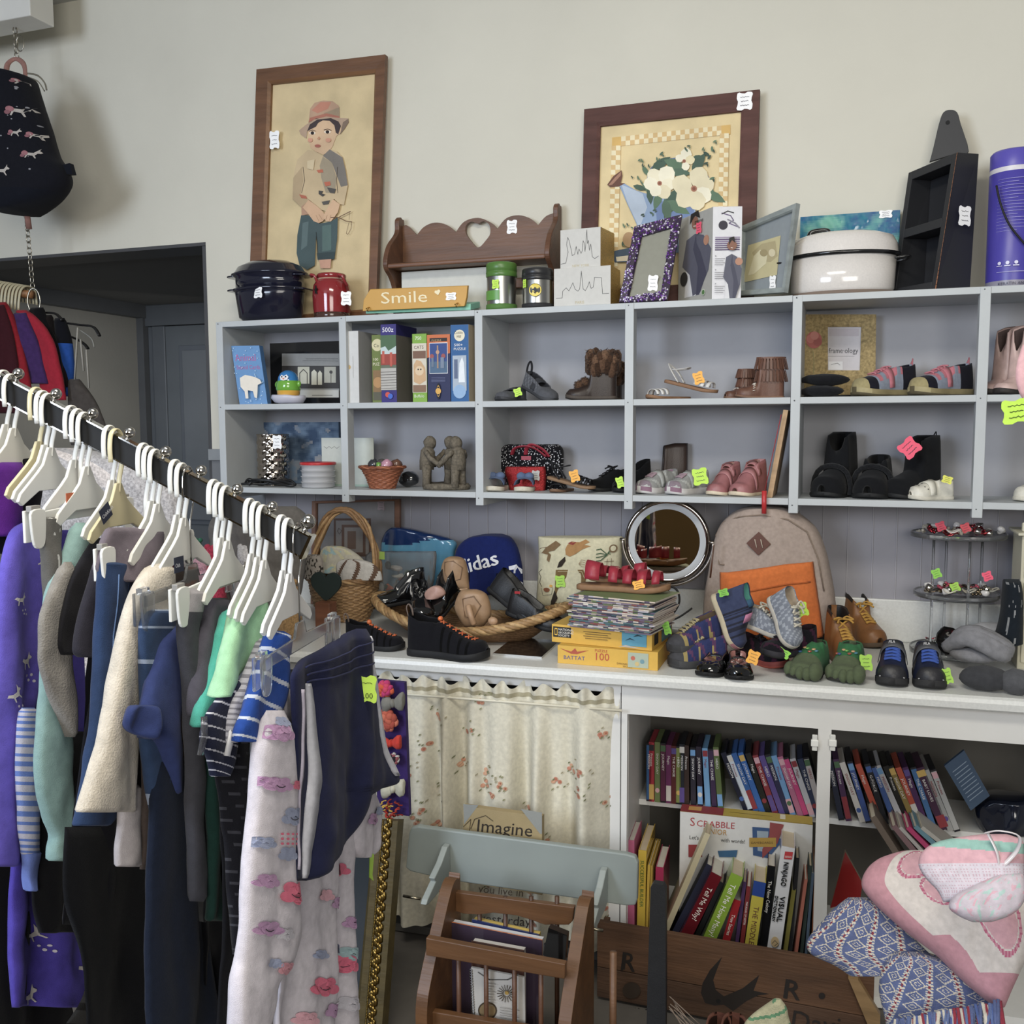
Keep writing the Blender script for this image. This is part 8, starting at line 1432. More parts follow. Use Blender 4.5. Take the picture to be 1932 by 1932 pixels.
for px, k, col, lb in ((8, 'shirt', '#cfcdc4', 'white hanger at the far left, first on the rack arm'), (22, 'shirt', '#cfcdc4', 'white hanger with its hook just left of the first chrome ball'),
  (70, 'shirt', IV, 'yellowed hanger left of the second chrome ball'), (82, 'shirt', '#d4d3cc', 'white hanger holding the purple dress, left of the second chrome ball'), (92, 'shirt', '#d4d3cc', 'white hanger closest to the second chrome ball'),
  (136, 'shirt', '#d4d3cc', 'white hanger leftmost before the third chrome ball'), (148, 'clips', '#d8d7d0', 'white clip hanger gripping the grey spotted fleece'), (160, 'shirt', '#d4d3cc', 'white hanger closest to the third chrome ball'),
  (208, 'shirt', '#d4d3cc', 'white hanger left of the fourth chrome ball'), (220, 'shirt', IV, 'cream hanger closest to the fourth chrome ball'), (272, 'clips', '#d8d7d0', 'white clip hanger gripping the jeans with grey waistband'), (283, 'shirt', '#d4d3cc', 'white hanger before the fifth chrome ball'), (294, 'shirt', '#d4d3cc', 'white hanger closest to the fifth chrome ball'),
  (332, 'shirt', '#d4d3cc', 'white hanger holding the cream marl top'), (344, 'shirt', '#d4d3cc', 'white hanger in the cluster left of the sixth chrome ball'), (356, 'clear', '#d8dadc', 'clear clip hanger with metal hook gripping the denim overalls'),
  (404, 'clips', '#d8d7d0', 'white clip hanger gripping the grey trousers'), (415, 'shirt', '#d4d3cc', 'white hanger holding the charcoal hooded top'), (427, 'shirt', '#d4d3cc', 'white hanger holding the teal top'),
  (472, 'shirt', '#d4d3cc', 'white hanger holding the mint green sleeper'), (484, 'shirt', '#d4d3cc', 'white hanger holding the navy striped top'), (496, 'shirt', '#d4d3cc', 'white hanger holding the grey striped top'),
  (532, 'shirt', '#d6d6d4', 'white hanger holding the blue striped top'), (544, 'shirt', '#d6d6d4', 'white hanger holding the cloud print sleeper'), (562, 'clear', '#e2e4e6', 'clear clip hanger with metal hook gripping the navy shorts')):
    big = px == 562; hanger(px, lb, k, col, w=.066 if k == 'shirt' else .10 if k == 'clips' else .12, drop=.085 if k == 'clips' else .06 if k == 'shirt' else .105)
DK = '#14151b'
def dark(c, n=.0): return c
def garment(name, label, cat, px, parts, grp=None):
    o = AP(px); t = thing(name, label, cat, (o.x, o.y, o.z-.4), 0, grp); r = {}
    for i, p_ in enumerate(parts):
        nm, rows, col = p_[:3]; kw = dict(th=.009, fold=(.007, 45, i), n=40 if callable(col) else 28, seed=px*.37+i, edge=.45); kw.update(p_[3] if len(p_) > 3 else {}); kw.setdefault('nv', 110 if callable(col) else None); off = kw.pop('off', 0); mt_ = kw.pop('mt', 'cloth')
        d = Drape(rows, o+AD*off, HD, **kw); b = B(); d.body(b, col); b.make(nm, mt_, t); r[nm] = d
    return t, r
BO = dict(off=-.006, th=.006, fold=(.010, 40, 1))  # most bodies behind sleeves get dark colours as fill for the shaded gaps
def stripe(c1, c2, n, k=.5, sl=0): return lambda u, v: c1 if ((v*n+u*sl) % 1) < k else c2
garment('shirt', 'black and purple top at the far left of the rack', 'shirt', 22, [('lining', [(872, -20, 40), (930, -25, 34), (985, -30, 42), (1012, -30, 20)], '#54187c'), ('sleeve', [(862, 36, 62), (890, 40, 76), (930, 22, 77), (975, 4, 68), (1010, -10, 40), (1045, -25, 18)], '#1e1c22')])
t, r = garment('dress', 'purple fleece dress with white unicorns and stars', 'dress', 60, [('skirt', [(1000, 50, 130), (1150, 30, 150), (1350, 25, 160), (1550, 20, 160), (1700, 10, 152), (1790, 8, 158), (1860, 12, 167), (1900, 16, 150)], '#4c3fa4', dict(BO, n=40, nv=60)), ('sleeve', [(985, 46, 78), (1010, 20, 84), (1060, 2, 82), (1150, -10, 78), (1230, -18, 78), (1330, -28, 68), (1400, -32, 44), (1500, -34, 33), (1600, -34, 31), (1634, -34, 28)], '#5f52b8', dict(th=.014, n=30, nv=60))])
UNI = [(-1, .2), (-.7, .5), (-.3, .35), (.3, .4), (.55, .8), (.8, 1.3), (.78, .85), (1.1, .6), (1, .4), (.7, .35), (.5, -.1), (.75, -.7), (.6, -.75), (.3, -.2), (-.3, -.15), (-.45, -.8), (-.62, -.75), (-.5, -.1), (-.8, .1)]
def prints(t, d, lst, nm='unicorn_print'):
    b = B()
    for px, py, s_, a in lst:
        for k, it in enumerate([('p', [(px+s_*(x*cos(a)-y*sin(a)), py-s_*(x*sin(a)+y*cos(a))) for x, y in UNI], '#cfc8c4')]+[('c', px+s_*x, py+s_*y, s_*.16, '#cfc8d4') for x, y in ((.4, 1.5), (1.1, 1.4), (.8, 2.0), (1.4, 2.1))]): art(b, lambda p, q: d.px(p, q, .0022), [it], nrm=tuple(d.n), lift0=0)
    b.make(nm, 'cloth', t)
prints(t, r['sleeve'], [(16, 1133, 12, 0), (32, 1250, 16, .1), (0, 1310, 14, .6), (62, 1062, 7, .9), (20, 1441-60, 6, 0)]); prints(t, r['skirt'], [(72, 1762, 15, .5), (148, 1822, 15, .4), (60, 1880, 16, .3), (120, 1700, 10, 1)], 'skirt_print')
t, r = garment('trousers', 'grey fleece trousers with pale spots, gripped by a white clip', 'trousers', 148, [('waist', [(975, 78, 104), (1000, 74, 108), (1060, 78, 102), (1130, 80, 100), (1300, 85, 104)], lambda u, v: '#b4b4b0' if noise.noise(V((u*5, v*12, 2))) > .45 else '#5e5c58')])
garment('trousers', 'blue and white striped footed trousers below the purple dress', 'trousers', 100, [('leg', [(1335, 40, 64), (1370, 33, 70), (1430, 30, 73), (1500, 32, 73), (1570, 36, 74), (1612, 42, 76)], stripe('#566fae', '#a8a6b4', 19, .42, 0)), ('foot', [(1606, 42, 76), (1630, 46, 75), (1660, 56, 71), (1682, 60, 68)], '#6478bc')])
garment('sleeper', 'sage green velour sleeper with long legs', 'sleeper', 165, [('body', [(986, 142, 160), (1010, 130, 172), (1060, 112, 168), (1110, 92, 150), (1160, 86, 120), (1300, 76, 125), (1400, 68, 128), (1480, 68, 128), (1540, 82, 128), (1575, 98, 126), (1600, 94, 122), (1624, 94, 114)], '#7c9c98', dict(th=.012))])
garment('shirt', 'grey marl long-sleeved top with a gathered cuff', 'shirt', 182, [('sleeve', [(1060, 120, 132), (1100, 100, 128), (1160, 78, 126), (1220, 74, 126), (1260, 76, 128), (1290, 84, 130), (1330, 96, 132), (1390, 118, 132)], '#7e7972', dict(mt='knit', fold=(.008, 40, 0)))])
garment('shirt', 'black short-sleeved top between the sage sleeper and the jeans', 'shirt', 205, [('body', [(1010, 190, 240), (1200, 170, 250), (1400, 160, 260), (1600, 150, 260), (1745, 142, 255)], '#14141a', BO), ('sleeve', [(1015, 178, 198), (1050, 158, 198), (1100, 136, 190), (1160, 122, 176), (1210, 118, 165), (1236, 124, 150)], '#1a191d')])
garment('shirt', 'charcoal short-sleeved top just behind the jeans', 'shirt', 228, [('body', [(1050, 195, 260), (1250, 175, 270), (1450, 150, 280), (1650, 128, 280), (1745, 122, 262)], '#121218', BO), ('sleeve', [(1060, 176, 200), (1110, 162, 195), (1170, 148, 186), (1225, 140, 176), (1240, 145, 172)], '#2a2830')])
t, r = garment('jeans', 'blue jeans with a soft grey stretch waistband', 'jeans', 272, [('denim_legs', [(1058, 188, 210), (1075, 186, 256), (1110, 183, 250), (1160, 182, 235), (1230, 180, 222), (1320, 172, 220), (1430, 158, 225), (1520, 145, 225), (1558, 138, 200)], lambda u, v: mixc('#2a4066', '#1b2538', min(1, .15+.5*(noise.noise(V((u*3, v*4, 1)))+.3))) , dict(mt='cloth', th=.012, n=30)), ('waistband', [(995, 205, 318), (1020, 197, 312), (1050, 190, 300), (1080, 190, 285), (1098, 215, 262)], '#6a6068', dict(off=.002, th=.013, fold=(.008, 30, 0)))])
b = B(); d = r['denim_legs']; b.tube([d.px(x, y, .001) for x, y in ((203, 1085), (202, 1140), (196, 1200), (192, 1280), (186, 1360))], .0009, '#5a78a8', 5); b.tube([d.px(x, y, .001) for x, y in ((228, 1082), (222, 1110), (228, 1128), (248, 1090))], .0009, '#16233c', 5); b.make('stitching', 'cloth', t)
garment('shirt', 'dark red top showing as a sliver behind the cream marl top', 'shirt', 300, [('body', [(1040, 305, 340), (1090, 280, 345), (1150, 245, 345), (1230, 222, 345), (1400, 215, 345)], '#6a1422', dict(th=.006))])
garment('shirt', 'cream marl long-sleeved top with wide cuffs', 'shirt', 332, [('far_sleeve', [(1480, 232, 262), (1540, 230, 262), (1600, 226, 262), (1635, 222, 266)], '#a8a0a0', dict(off=-.01)), ('body', [(1070, 300, 370), (1300, 262, 380), (1500, 262, 390), (1640, 260, 380)], '#4a3f3a', BO), ('sleeve', [(1062, 292, 314), (1090, 272, 318), (1130, 252, 316), (1200, 232, 300), (1280, 214, 268), (1360, 194, 264), (1440, 170, 260), (1500, 152, 257), (1532, 142, 256)], '#beb4a4', dict(th=.016, mt='knit', fold=(.005, 30, 2)))])  # cream top's body coloured dark brown for the shade behind its sleeve
t, r = garment('overalls', 'denim overalls held by the clear clip hanger', 'overalls', 356, [('bib', [(1150, 282, 322), (1175, 266, 334), (1230, 264, 330), (1300, 268, 325), (1420, 270, 325), (1560, 290, 330)], lambda u, v: '#8a96ac' if int(v*40) % 9 == 0 else '#2a3d5c', dict(th=.012))])
garment('shirt', 'slate blue top with a ruffled cuff and dark leggings below', 'shirt', 368, [('leggings', [(1420, 290, 340), (1550, 284, 372), (1700, 278, 388), (1850, 276, 402), (1960, 278, 415)], '#151d2e', dict(off=-.004, th=.012, n=30)), ('sleeve', [(1178, 326, 342), (1210, 300, 344), (1260, 286, 342), (1320, 268, 340), (1360, 262, 338), (1400, 290, 340), (1450, 306, 342), (1500, 320, 342)], '#2f3b6a', dict(th=.014, fold=(.008, 40, 0))), ('ruffle_cuff', [(1330, 258, 280), (1340, 248, 288), (1360, 246, 290), (1380, 254, 294), (1394, 268, 290)], '#2b3764', dict(off=.006, th=.009, fold=(.009, 120, 0)))])
garment('trousers', 'black flared leggings hanging to the floor in the middle of the rack', 'trousers', 240, [('legs', [(1560, 122, 285), (1700, 120, 280), (1800, 150, 285), (1880, 160, 285), (1960, 165, 285)], '#0e0f13', dict(th=.006, n=30))])
garment('leggings', 'dark patterned leggings glimpsed low behind the purple dress', 'leggings', 120, [('legs', [(1740, 150, 215), (1800, 152, 225), (1870, 155, 235), (1960, 110, 240)], lambda u, v: '#2e2d2c' if int(v*24) % 3 else '#1a1918', dict(th=.006))])
garment('trousers', 'grey jersey trousers gripped by a white clip, right of the overalls', 'trousers', 404, [('leg', [(1110, 350, 374), (1150, 344, 372), (1200, 340, 366), (1300, 345, 370), (1500, 350, 376), (1700, 356, 390)], lambda u, v: '#8a8688' if v < .22 else '#3a3a40', dict(th=.011))])
garment('hooded_top', 'charcoal hooded top with a small logo on the sleeve', 'shirt', 415, [('body', [(1140, 400, 450), (1400, 372, 430), (1600, 380, 440), (1740, 385, 430)], '#101114', BO), ('sleeve', [(1128, 402, 428), (1160, 390, 436), (1200, 372, 428), (1260, 362, 410), (1310, 352, 392), (1350, 350, 376)], '#48454e', dict(th=.013))])
garment('sleeper', 'dark green velour trousers in shadow under the teal top', 'trousers', 422, [('leg', [(1360, 388, 420), (1480, 388, 412), (1600, 392, 416), (1700, 396, 426), (1738, 398, 428)], '#15342e', dict(th=.010))])
garment('shirt', 'teal short-sleeved top beside the dark hooded top', 'shirt', 436, [('sleeve', [(1150, 428, 450), (1190, 408, 450), (1240, 396, 440), (1290, 384, 420), (1340, 370, 402), (1372, 366, 392)], '#3ca08e', dict(th=.012))])
t, r = garment('sleeper', 'pale mint green sleeper with ribbed neckline', 'sleeper', 476, [('sleeve', [(1122, 466, 482), (1140, 448, 492), (1180, 436, 490), (1220, 424, 480), (1260, 414, 460), (1295, 408, 432), (1316, 404, 420)], '#93c498', dict(th=.015))])
garment('shirt', 'navy top with thin white stripes', 'shirt', 484, [('body', [(1290, 420, 470), (1400, 405, 475), (1550, 418, 475), (1700, 425, 470), (1800, 432, 470)], stripe('#16161c', '#3a3a40', 26, .86, .8), BO), ('sleeve', [(1282, 440, 456), (1320, 412, 450), (1360, 388, 440), (1400, 382, 438), (1440, 396, 430), (1465, 400, 420)], stripe('#161a30', '#a8a8b0', 9, .86, -.9))])
garment('shirt', 'grey and white striped top with a long white hanger tip showing', 'shirt', 500, [('sleeve', [(1204, 488, 508), (1240, 474, 506), (1290, 456, 494), (1330, 438, 482), (1365, 430, 462), (1402, 428, 442)], stripe('#9d9ca4', '#6f6e76', 17, .6, -.6), dict(th=.012))])
garment('shirt', 'royal blue top with white stripes', 'shirt', 532, [('sleeve', [(1190, 512, 532), (1230, 500, 530), (1280, 486, 528), (1330, 468, 520), (1370, 454, 500), (1400, 452, 490)], stripe('#1b428e', '#b4bac8', 5.5, .84, -.7), dict(th=.014))])
for px, y0, y1, lb in ((500, 1345, 1432, 'white'), (484, 1352, 1430, 'clear')):
    b = B(); x0, x1 = (438, 428) if lb == 'white' else (385, 378); o = AP(px); p = PP(x0, y0, o, AD); q = PP(x1, y1-6, o, AD); b.tube([p, p.lerp(q, .5)+AD*.003, q], [.006, .007, .0062], '#cfcfd0', 10, flat=.5, up=AD); tag(b.make('hanger_tip', 'plastic' if lb == 'white' else 'acrylic'), f'{lb} hanger tip poking out of a striped sleeve', 'hanger')
PJ = '#c6bfc6'; t, r = garment('sleeper', 'white fleece sleeper printed with pink, mauve and blue smiling clouds', 'sleeper', 548, [('far_sleeve', [(1480, 655, 700), (1520, 655, 716), (1570, 655, 716), (1605, 662, 712), (1618, 672, 698)], PJ, dict(off=-.004, th=.012)), ('body', [(1300, 540, 640), (1500, 530, 668), (1650, 520, 664), (1750, 520, 664), (1850, 526, 666), (1960, 528, 668)], PJ, dict(off=-.006, th=.010, fold=(.010, 38, 1), n=44)), ('sleeve', [(1340, 502, 534), (1400, 488, 540), (1470, 482, 544), (1540, 476, 545), (1620, 466, 545), (1700, 460, 555), (1760, 456, 566), (1810, 452, 540), (1850, 446, 512), (1890, 443, 504), (1932, 442, 496), (1950, 443, 490)], PJ, dict(off=.004, th=.018, n=34, nv=60, fold=(.006, 30, 0)))])
def cloud(d, b, px, py, s_, col, face=False):
    m = lambda p, q: d.px(p, q, .003)
    for x, y, k in ((0, 0, .75), (-.75, .25, .5), (.75, .2, .52), (-.4, -.5, .55), (.4, -.55, .5), (0, .45, .5)): art(b, m, [('c', px+s_*x, py+s_*y, s_*k, col)], nrm=tuple(d.n), lift0=0)
    if face: art(b, m, [('l', [(px-s_*.5, py), (px-s_*.3, py+s_*.25), (px, py+s_*.3), (px+s_*.3, py+s_*.1)], '#2c2630', .0011)], nrm=tuple(d.n), lift0=.0012)
b = B(); d = r['sleeve']; PK_, MV, BL_ = '#d4607c', '#b48ab0', '#9098b4'
for a in ((505, 1385, 14, MV), (512, 1365, 9, BL_), (500, 1480, 14, MV, 1), (488, 1475, 10, MV), (520, 1540, 17, BL_, 1), (510, 1610, 13, BL_), (528, 1480, 9, PK_), (478, 1590, 11, BL_), (522, 1683, 22, PK_, 1), (480, 1660, 13, MV), (478, 1750, 15, MV, 1), (500, 1760, 11, '#b8b4bc'), (505, 1825, 12, '#cf8c98'), (486, 1815, 9, BL_)): cloud(d, b, *a)
for k in range(12): q = (500+(k % 4)*8, 1572+(k//4)*9); art(b, lambda p, w: d.px(p, w, .003), [('c', q[0], q[1], 2.4, PK_)], nrm=tuple(d.n), lift0=0)
b.make('cloud_print', 'cloth', t); b = B(); d = r['body']
for a in ((588, 1685, 11, '#d8a0ac'), (612, 1700, 12, MV), (632, 1640, 14, PK_, 1), (618, 1790, 10, BL_), (582, 1860, 17, PK_, 1), (640, 1820, 17, PK_, 1), (650, 1800, 13, '#94b0b4'), (600, 1900, 12, MV), (655, 1740, 12, MV), (645, 1890, 12, '#b8b4bc'), (560, 1915, 12, '#d8a0ac'), (575, 1800, 9, BL_)): cloud(d, b, *a)
b.make('body_cloud_print', 'cloth', t); b = B(); d = r['far_sleeve']; cloud(d, b, 690, 1545, 11, MV, 1); cloud(d, b, 706, 1530, 8, BL_); b.make('far_cloud_print', 'cloth', t)
b = B(); p = [PP(a, c, AP(548), AD) for a, c in ((697, 1608), (705, 1612), (702, 1650), (704, 1662), (696, 1655))]; b.add(p+[q+AD*.0008 for q in p], [(0, 1, 2, 3, 4), (9, 8, 7, 6, 5)], '#a8d41c', False); b.make('price_tag', 'paper', t)
NV = '#1b1f3e'; t, r = garment('shorts', 'navy sports shorts with white side stripes, front of the rack', 'shorts', 572, [('shorts_body', [(1186, 672, 690), (1205, 640, 694), (1225, 606, 698), (1248, 570, 702), (1270, 549, 706), (1300, 546, 710), (1340, 547, 716), (1380, 549, 722), (1420, 551, 732), (1455, 552, 742), (1475, 552, 744), (1498, 552, 704), (1530, 551, 684), (1570, 550, 666), (1610, 549, 642), (1640, 549, 612), (1662, 549, 580)], NV, dict(th=.012, n=60, nv=80, fold=(.007, 42, 0), off=.002))])
d = r['shorts_body']; m = lambda p, q: d.px(p, q, .0028)
def band(pts, w_, col, nm):
    b = B(); fn = smooth_open([(x, y, 0) for x, y in pts], 6); b.loft([[m(p[0]-w_, p[1]), m(p[0]+w_, p[1]), m(p[0]+w_, p[1])-d.n*.004, m(p[0]-w_, p[1])-d.n*.004] for p in fn], col); b.make(nm, 'cloth', t)
band([(571, 1290), (573, 1340), (576, 1420), (577, 1500), (574, 1580), (571, 1655)], 4.5, '#c6c6ce', 'side_stripe'); band([(556, 1300), (559, 1380), (560, 1480), (557, 1560), (554, 1640)], 1.6, '#b0a8b8', 'piping'); band([(688, 1200), (697, 1260), (708, 1330), (716, 1400), (730, 1462)], 5, '#c6c6ce', 'side_stripe')
b = B()
for k in range(3):
    y = 1262+k*14; b.tube([m(x, y+(690-x)*.0+(-.42*(x-560))*max(0, 1-k*.12)) for x in range(566, 690, 8)], .0014, '#262b52', 5)
b.make('waistband_gathers', 'cloth', t)
price_tag(t, FR(PP(692, 1300, AP(572)+AD*.02, AD)-AD*0, (.9, .2, 0)), .029, .039, '#c4ee28', .0, ink='#4a5a20', lines=1, txt='2.00')
for px_, py_, s_, cl, lb in ((200, 968, '#1b2036', 'OshKosh', 'navy'), (136, 944, '#c8602c', 'joe', 'orange'), (338, 1065, '#1b2036', 'Osh', 'navy')):
    o = AP(215 if px_ == 200 else px_+10); p = PP(px_, py_, o+AD*.012, AD); b = B(); fr = FR(p, HD, (0, 0, 1)) @ Matrix.Rotation(.5 if px_ == 200 else 0, 4, 'Z'); b.prism(fr, [(-.012, -.01), (.012, -.01), (.012, .01), (-.012, .01)], .0006, s_); art(b, uvmap(fr), [('t', cl, -.010, -.003, .0072, '#dcdce0')]); tag(b.make('brand_label', 'paper'), f'small {lb} printed label on a white hanger near pixel column of the {"purple dress" if px_ == 136 else "jeans" if px_ == 200 else "overalls"}'.replace('near pixel column of', 'beside'), 'label')
for nm_, lb, px, rows, c_ in (('trousers', 'black trousers filling the gap below the purple dress at the left edge', 45, [(1600, -30, 30), (1700, -30, 60), (1850, -30, 120), (1960, -30, 150)], '#0c0c10'), ('leggings', 'black leggings with thin wavy grey lines left of the cloud sleeper', 470, [(1440, 410, 470), (1550, 415, 480), (1700, 418, 490), (1850, 412, 500), (1960, 405, 510)], None), ('trousers', 'near-black trousers hanging between the dark leggings and the cloud sleeper', 380, [(1450, 360, 430), (1650, 372, 440), (1850, 385, 450), (1960, 395, 455)], '#0e0f14'), ('skirt', 'dark grey skirt in shadow behind the striped trousers', 110, [(1380, 60, 160), (1550, 60, 170), (1700, 60, 180), (1760, 70, 180)], '#111116')):  # plain dark garments added to darken the gaps low on the rack
    garment(nm_, lb, 'trousers', px, [('legs', rows, c_ or (lambda u, v: '#55565a' if ((v*26+.25*sin(u*9)) % 1) < .08 and u > .15 else '#101014'), dict(off=-.012, th=.006, n=40, nv=200 if c_ is None else 60))])
# --- rear rod with clothes in the opening, chain and hanging backpack
yk = -.2
def ch(px0, py0, px1, py1, n, t, r=.008):
    for k in range(n):
        f = (k+.5)/n; c = P(px0+(px1-px0)*f, py0+(py1-py0)*f, y=yk); dz = (P(px0, py0, y=yk).z-P(px1, py1, y=yk).z)/n*.62; u = V((1, 0, 0)) if k % 2 else V((.3, 1, 0)).normalized()
        b = B(); b.tube([c+u*(r*cos(a))+V((0, 0, dz*sin(a))) for a in [2*pi*i/12 for i in range(12)]], .0022, '#a8a294', 6, closed=True); b.make('link', 'metal', t)
t = thing('hanging_chain', 'steel chain hanging from the white ceiling beam down to the clothes rod', 'chain', tuple(P(45, 300, y=yk)))
b = B(); b.tube([P(30, 30, y=yk), P(31, 56, y=yk)], .004, '#b0aa9c', 8); b.make('ceiling_hook', 'metal', t); ch(28, 52, 32, 112, 5, t); ch(49, 402, 62, 545, 13, t)
b = B(); c = P(38, 82, y=yk); b.tube([c+V((.018*cos(a), 0, .03*sin(a))) for a in [2*pi*i/14 for i in range(14)]], .002, '#a8a294', 6, closed=True); b.make('link', 'metal', t)
t = thing('clothes_rod', 'wooden clothes rod hung by a steel ring in front of the dark opening', 'rod', tuple(P(20, 560, y=yk))); b = B(); b.tube([P(-80, 540, y=yk-.06), P(62, 556, y=yk)], .016, '#9c6c40', 14); b.make('rod', 'wood', t)
b = B(); c = P(64, 568, y=yk-.02); b.tube([c+V((.022*cos(a), .01*cos(a), .05*sin(a))) for a in [2*pi*i/18 for i in range(18)]], .003, '#a8a294', 6, closed=True); b.make('ring', 'metal', t)
for k in range(9):
    c = P(4+6.5*k, 546+k*1.1, y=yk-.03+.004*k); b = B(); b.tube(smooth_open([c+V((-.012, -.05, -.07)), c+V((-.004, -.045, .0)), c+V((0, -.02, .028)), c+V((.004, .02, .02)), c+V((.004, .03, -.04))]), .0042, '#b8ae8c', 6, flat=1.5); tag(b.make('hanger', 'plastic'), 'cream plastic hanger hook over the wooden rod', 'hanger', 'cream hangers on the wooden rod')
def rear(name, lb, rows, y, col, cat='shirt', th=.02, grp=None, mt='cloth'): soft(name, lb, cat, rows, y, th, col, mt, grp, fold=(.008, 26, 0))
rear('shirt', 'maroon top at the left edge on the wooden rod', [(575, -30, 8), (620, -30, 22), (680, -30, 32), (740, -30, 36), (780, -30, 36)], yk-.12, '#3c141c')
rear('shirt', 'red fleece top behind the maroon one', [(570, -5, 12), (600, 5, 26), (650, 5, 40), (700, 5, 52), (750, 5, 60)], yk-.10, '#8c1020')
rear('shirt', 'purple heathered top between the red tops', [(590, 28, 50), (610, 25, 58), (650, 42, 72), (700, 54, 84), (724, 56, 90)], yk-.07, '#40285c', mt='knit')
rear('shirt', 'bright red long-sleeved top, rightmost red one on the rod', [(585, 32, 50), (600, 38, 70), (640, 60, 98), (690, 72, 112), (755, 78, 126)], yk-.05, '#a0142c')
rear('shirt', 'black top behind the bright red one', [(580, 60, 82), (610, 52, 92), (660, 60, 110), (740, 90, 122)], yk-.02, '#0e0d10')
rear('shirt', 'black and gold patterned top right of the red ones', [(594, 84, 98), (630, 88, 106), (680, 98, 120), (730, 108, 130)], yk, lambda u, v: '#a8844c' if u < .4 and v < .5 else '#1a1414')
rear('shirt', 'dark top with a blue hem right of the patterned one', [(600, 104, 122), (640, 108, 134), (700, 116, 138), (748, 122, 136)], yk+.02, lambda u, v: '#1c4c9c' if v > .4 and u > .4 else '#101118')
rear('garment', 'brown-grey knitted garment hanging low at the right end of the rod', [(715, 132, 150), (740, 130, 168), (780, 132, 190), (840, 136, 210)], yk+.01, '#4a4440', 'garment', mt='knit')
for k, (pts, cl, lb) in enumerate(((((86, 590), (105, 592), (118, 605)), '#151416', 'black hanger shoulder over the patterned top'), (((128, 610), (150, 613), (176, 617), (188, 634)), '#151416', 'long black hanger pointing right in the dark opening'), (((124, 632), (145, 640), (160, 650), (166, 658)), '#151416', 'lower black hanger pointing right'), (((150, 622), (172, 638), (178, 655)), '#9a9a94', 'clear hanger behind the black hangers'))):
    b = B(); b.tube(smooth_open([P(a, c, y=yk+.03*k) for a, c in pts]), .009 if k < 3 else .004, cl, 8, flat=.5); tag(b.make('hanger', 'plastic'), lb, 'hanger')
for k, (a, c, lb) in enumerate((((147, 618), (141, 716), 'white strap hanging left of its pair'), ((152, 640), (158, 700), 'white strap hanging in the middle'), ((163, 660), (168, 732), 'white strap hanging rightmost'))):
    b = B(); b.tube([P(*a, y=yk), P(*c, y=yk)], .005, '#a8a59c', 6, flat=.4); tag(b.make('strap', 'cloth'), lb+' under the black hangers', 'strap')
d = Drape([(142, -20, 48), (150, -24, 56), (190, -34, 70), (240, -44, 88), (290, -50, 104), (315, -52, 120), (340, -50, 128), (365, -40, 115), (388, -22, 84), (402, 4, 50)], P(20, 270, y=yk-.14), (1, 0, 0), th=.10, n=36, nv=44, fold=(.006, 14, 0), edge=.5)
t = thing('backpack', 'dark hanging backpack printed with pale unicorn heads, on the ceiling chain', 'backpack', tuple(P(30, 400, y=yk-.14))); b = B(); d.body(b, lambda u, v: '#12151f' if v > .78 else '#15161e'); b.make('bag_body', 'cloth', t)
b = B(); rnd = random.Random(11); m2 = lambda p, q: d.px(p, q, .003)
for px, py, s_ in ((5, 165, 8), (18, 190, 12), (60, 165, 8), (65, 222, 13), (25, 265, 13), (88, 262, 9), (88, 300, 11), (10, 325, 12), (48, 336, 11), (65, 262, 8)):
    art(b, m2, [('p', [(px+s_*x, py-s_*y*.9) for x, y in UNI], '#b4aca4'), ('c', px-s_*.7, py-s_*.2, s_*.4, '#a06a70'), ('c', px-s_*.9, py+s_*.3, s_*.3, '#8c5c64')], nrm=tuple(d.n), lift0=0)
for k in range(40): art(b, m2, [('c', rnd.uniform(0, 90), rnd.uniform(160, 330), rnd.uniform(.8, 1.8), '#8c8c92')], nrm=tuple(d.n), lift0=0)
b.make('unicorn_print', 'cloth', t)
b = B(); b.tube(smooth_open([P(12, 148, y=yk-.1), P(14, 122, y=yk-.05), P(30, 111, y=yk-.02), P(45, 122, y=yk-.05), P(48, 148, y=yk-.1)]), .010, '#a8786c', 8, flat=.5); b.make('top_handle', 'cloth', t)
b = B(); b.tube([P(50, 398, y=yk-.08), P(55, 432, y=yk-.05)], .011, '#a8786c', 8, flat=.4); b.make('lower_strap', 'cloth', t); b = B(); b.prism(FR(P(126, 322, y=yk-.14)) @ Matrix.Rotation(-.5, 4, 'Z'), [(-.02, -.025), (.03, -.0), (.0, .03), (-.03, .01)], .02, '#12151f'); b.make('side_tab', 'cloth', t)
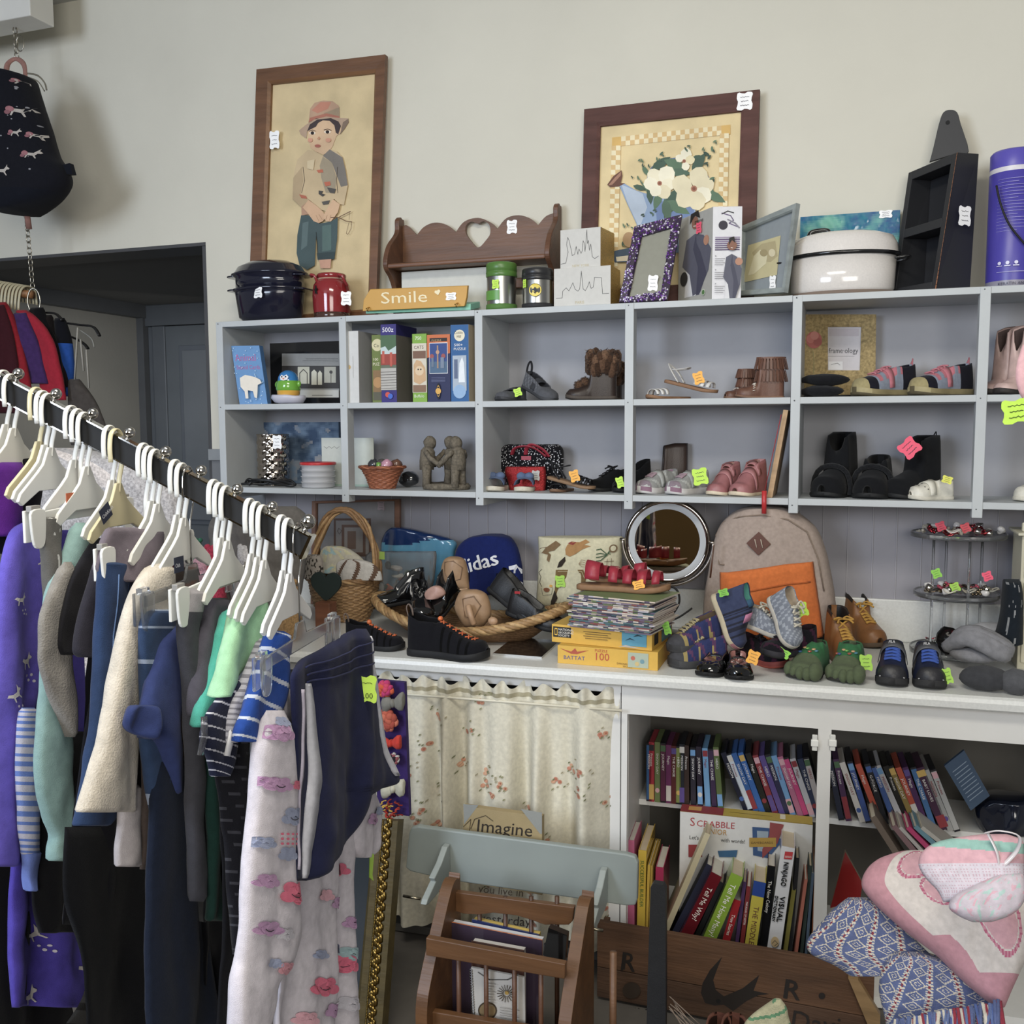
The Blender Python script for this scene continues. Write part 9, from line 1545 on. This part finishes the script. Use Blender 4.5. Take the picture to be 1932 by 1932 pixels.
b = B(); b.tube(smooth_open([P(48, 138, y=yk), P(70, 142, y=yk), P(84, 156, y=yk), (P(88, 170, y=yk))]), .0035, '#a8a398', 6); b.tube(smooth_open([P(54, 146, y=yk), P(72, 154, y=yk), P(84, 172, y=yk)]), .0025, '#a8a398', 6); tag(b.make('hanger', 'acrylic'), 'clear hanger behind the dark hanging backpack', 'hanger')
# --- soft goods on the left end of the counter, seen between the hangers
def cnt(name, lb, rows, y, col, th=.05, cat='blanket', mt='cloth'): soft(name, lb, cat, rows, y, th, col, mt, fold=(.02, 14, 0), puff=2, n=40, nv=40)
cnt('fleece_blanket', 'white and grey fleece blanket heaped behind the rack hangers', [(845, 60, 140), (862, 60, 230), (890, 70, 300), (930, 80, 335), (980, 100, 345), (1060, 120, 350), (1160, 140, 350), (1350, 140, 350), (1600, 150, 350), (1880, 150, 350)], -1.25, lambda u, v: '#a8a4a4' if noise.noise(V((u*4, v*4, 1))) > -.1 else '#c4bab4', .07, mt='fur')
cnt('pink_blanket', 'pink textured blanket glimpsed between the hangers', [(915, 322, 344), (940, 316, 348), (985, 320, 347), (1010, 326, 344)], -1.16, '#c88c90', .03, mt='fur')
cnt('toy_basket_cloth', 'grey cloth draped behind the middle hangers', [(955, 440, 560), (980, 400, 580), (1030, 395, 575), (1090, 398, 570), (1150, 400, 560)], -.55, '#6c6864', .05, 'cloth')
for k, (px, py, r_, cl, lb) in enumerate(((380, 1060, .03, '#c08c94', 'pink soft toy'), (402, 1050, .03, '#b02c48', 'red soft toy'), (372, 1030, .02, '#2c6a50', 'green soft toy'), (465, 1050, .03, '#c8c4c4', 'white soft toy'), (390, 1090, .03, '#b88c94', 'pale rose soft toy'), (545, 1115, .03, '#9c7a4c', 'straw-coloured soft toy'))):
    q = P(px, py, y=-.6); b = B(); b.ell(tuple(q), (r_, r_*.8, r_*1.3), cl, 12, 8).disp(.012, 25, k); b.ell((q.x, q.y, (q.z+.9)/2-.02), (r_*1.5, r_*1.2, (q.z-.9)/2), cl, 12, 8); b.ell((q.x-r_*.7, q.y, q.z+r_), r_*.4, cl, 8, 6); b.ell((q.x+r_*.7, q.y, q.z+r_), r_*.4, cl, 8, 6); tag(b.make('soft_toy', 'fur'), lb+' glimpsed behind the rack hangers', 'toy')
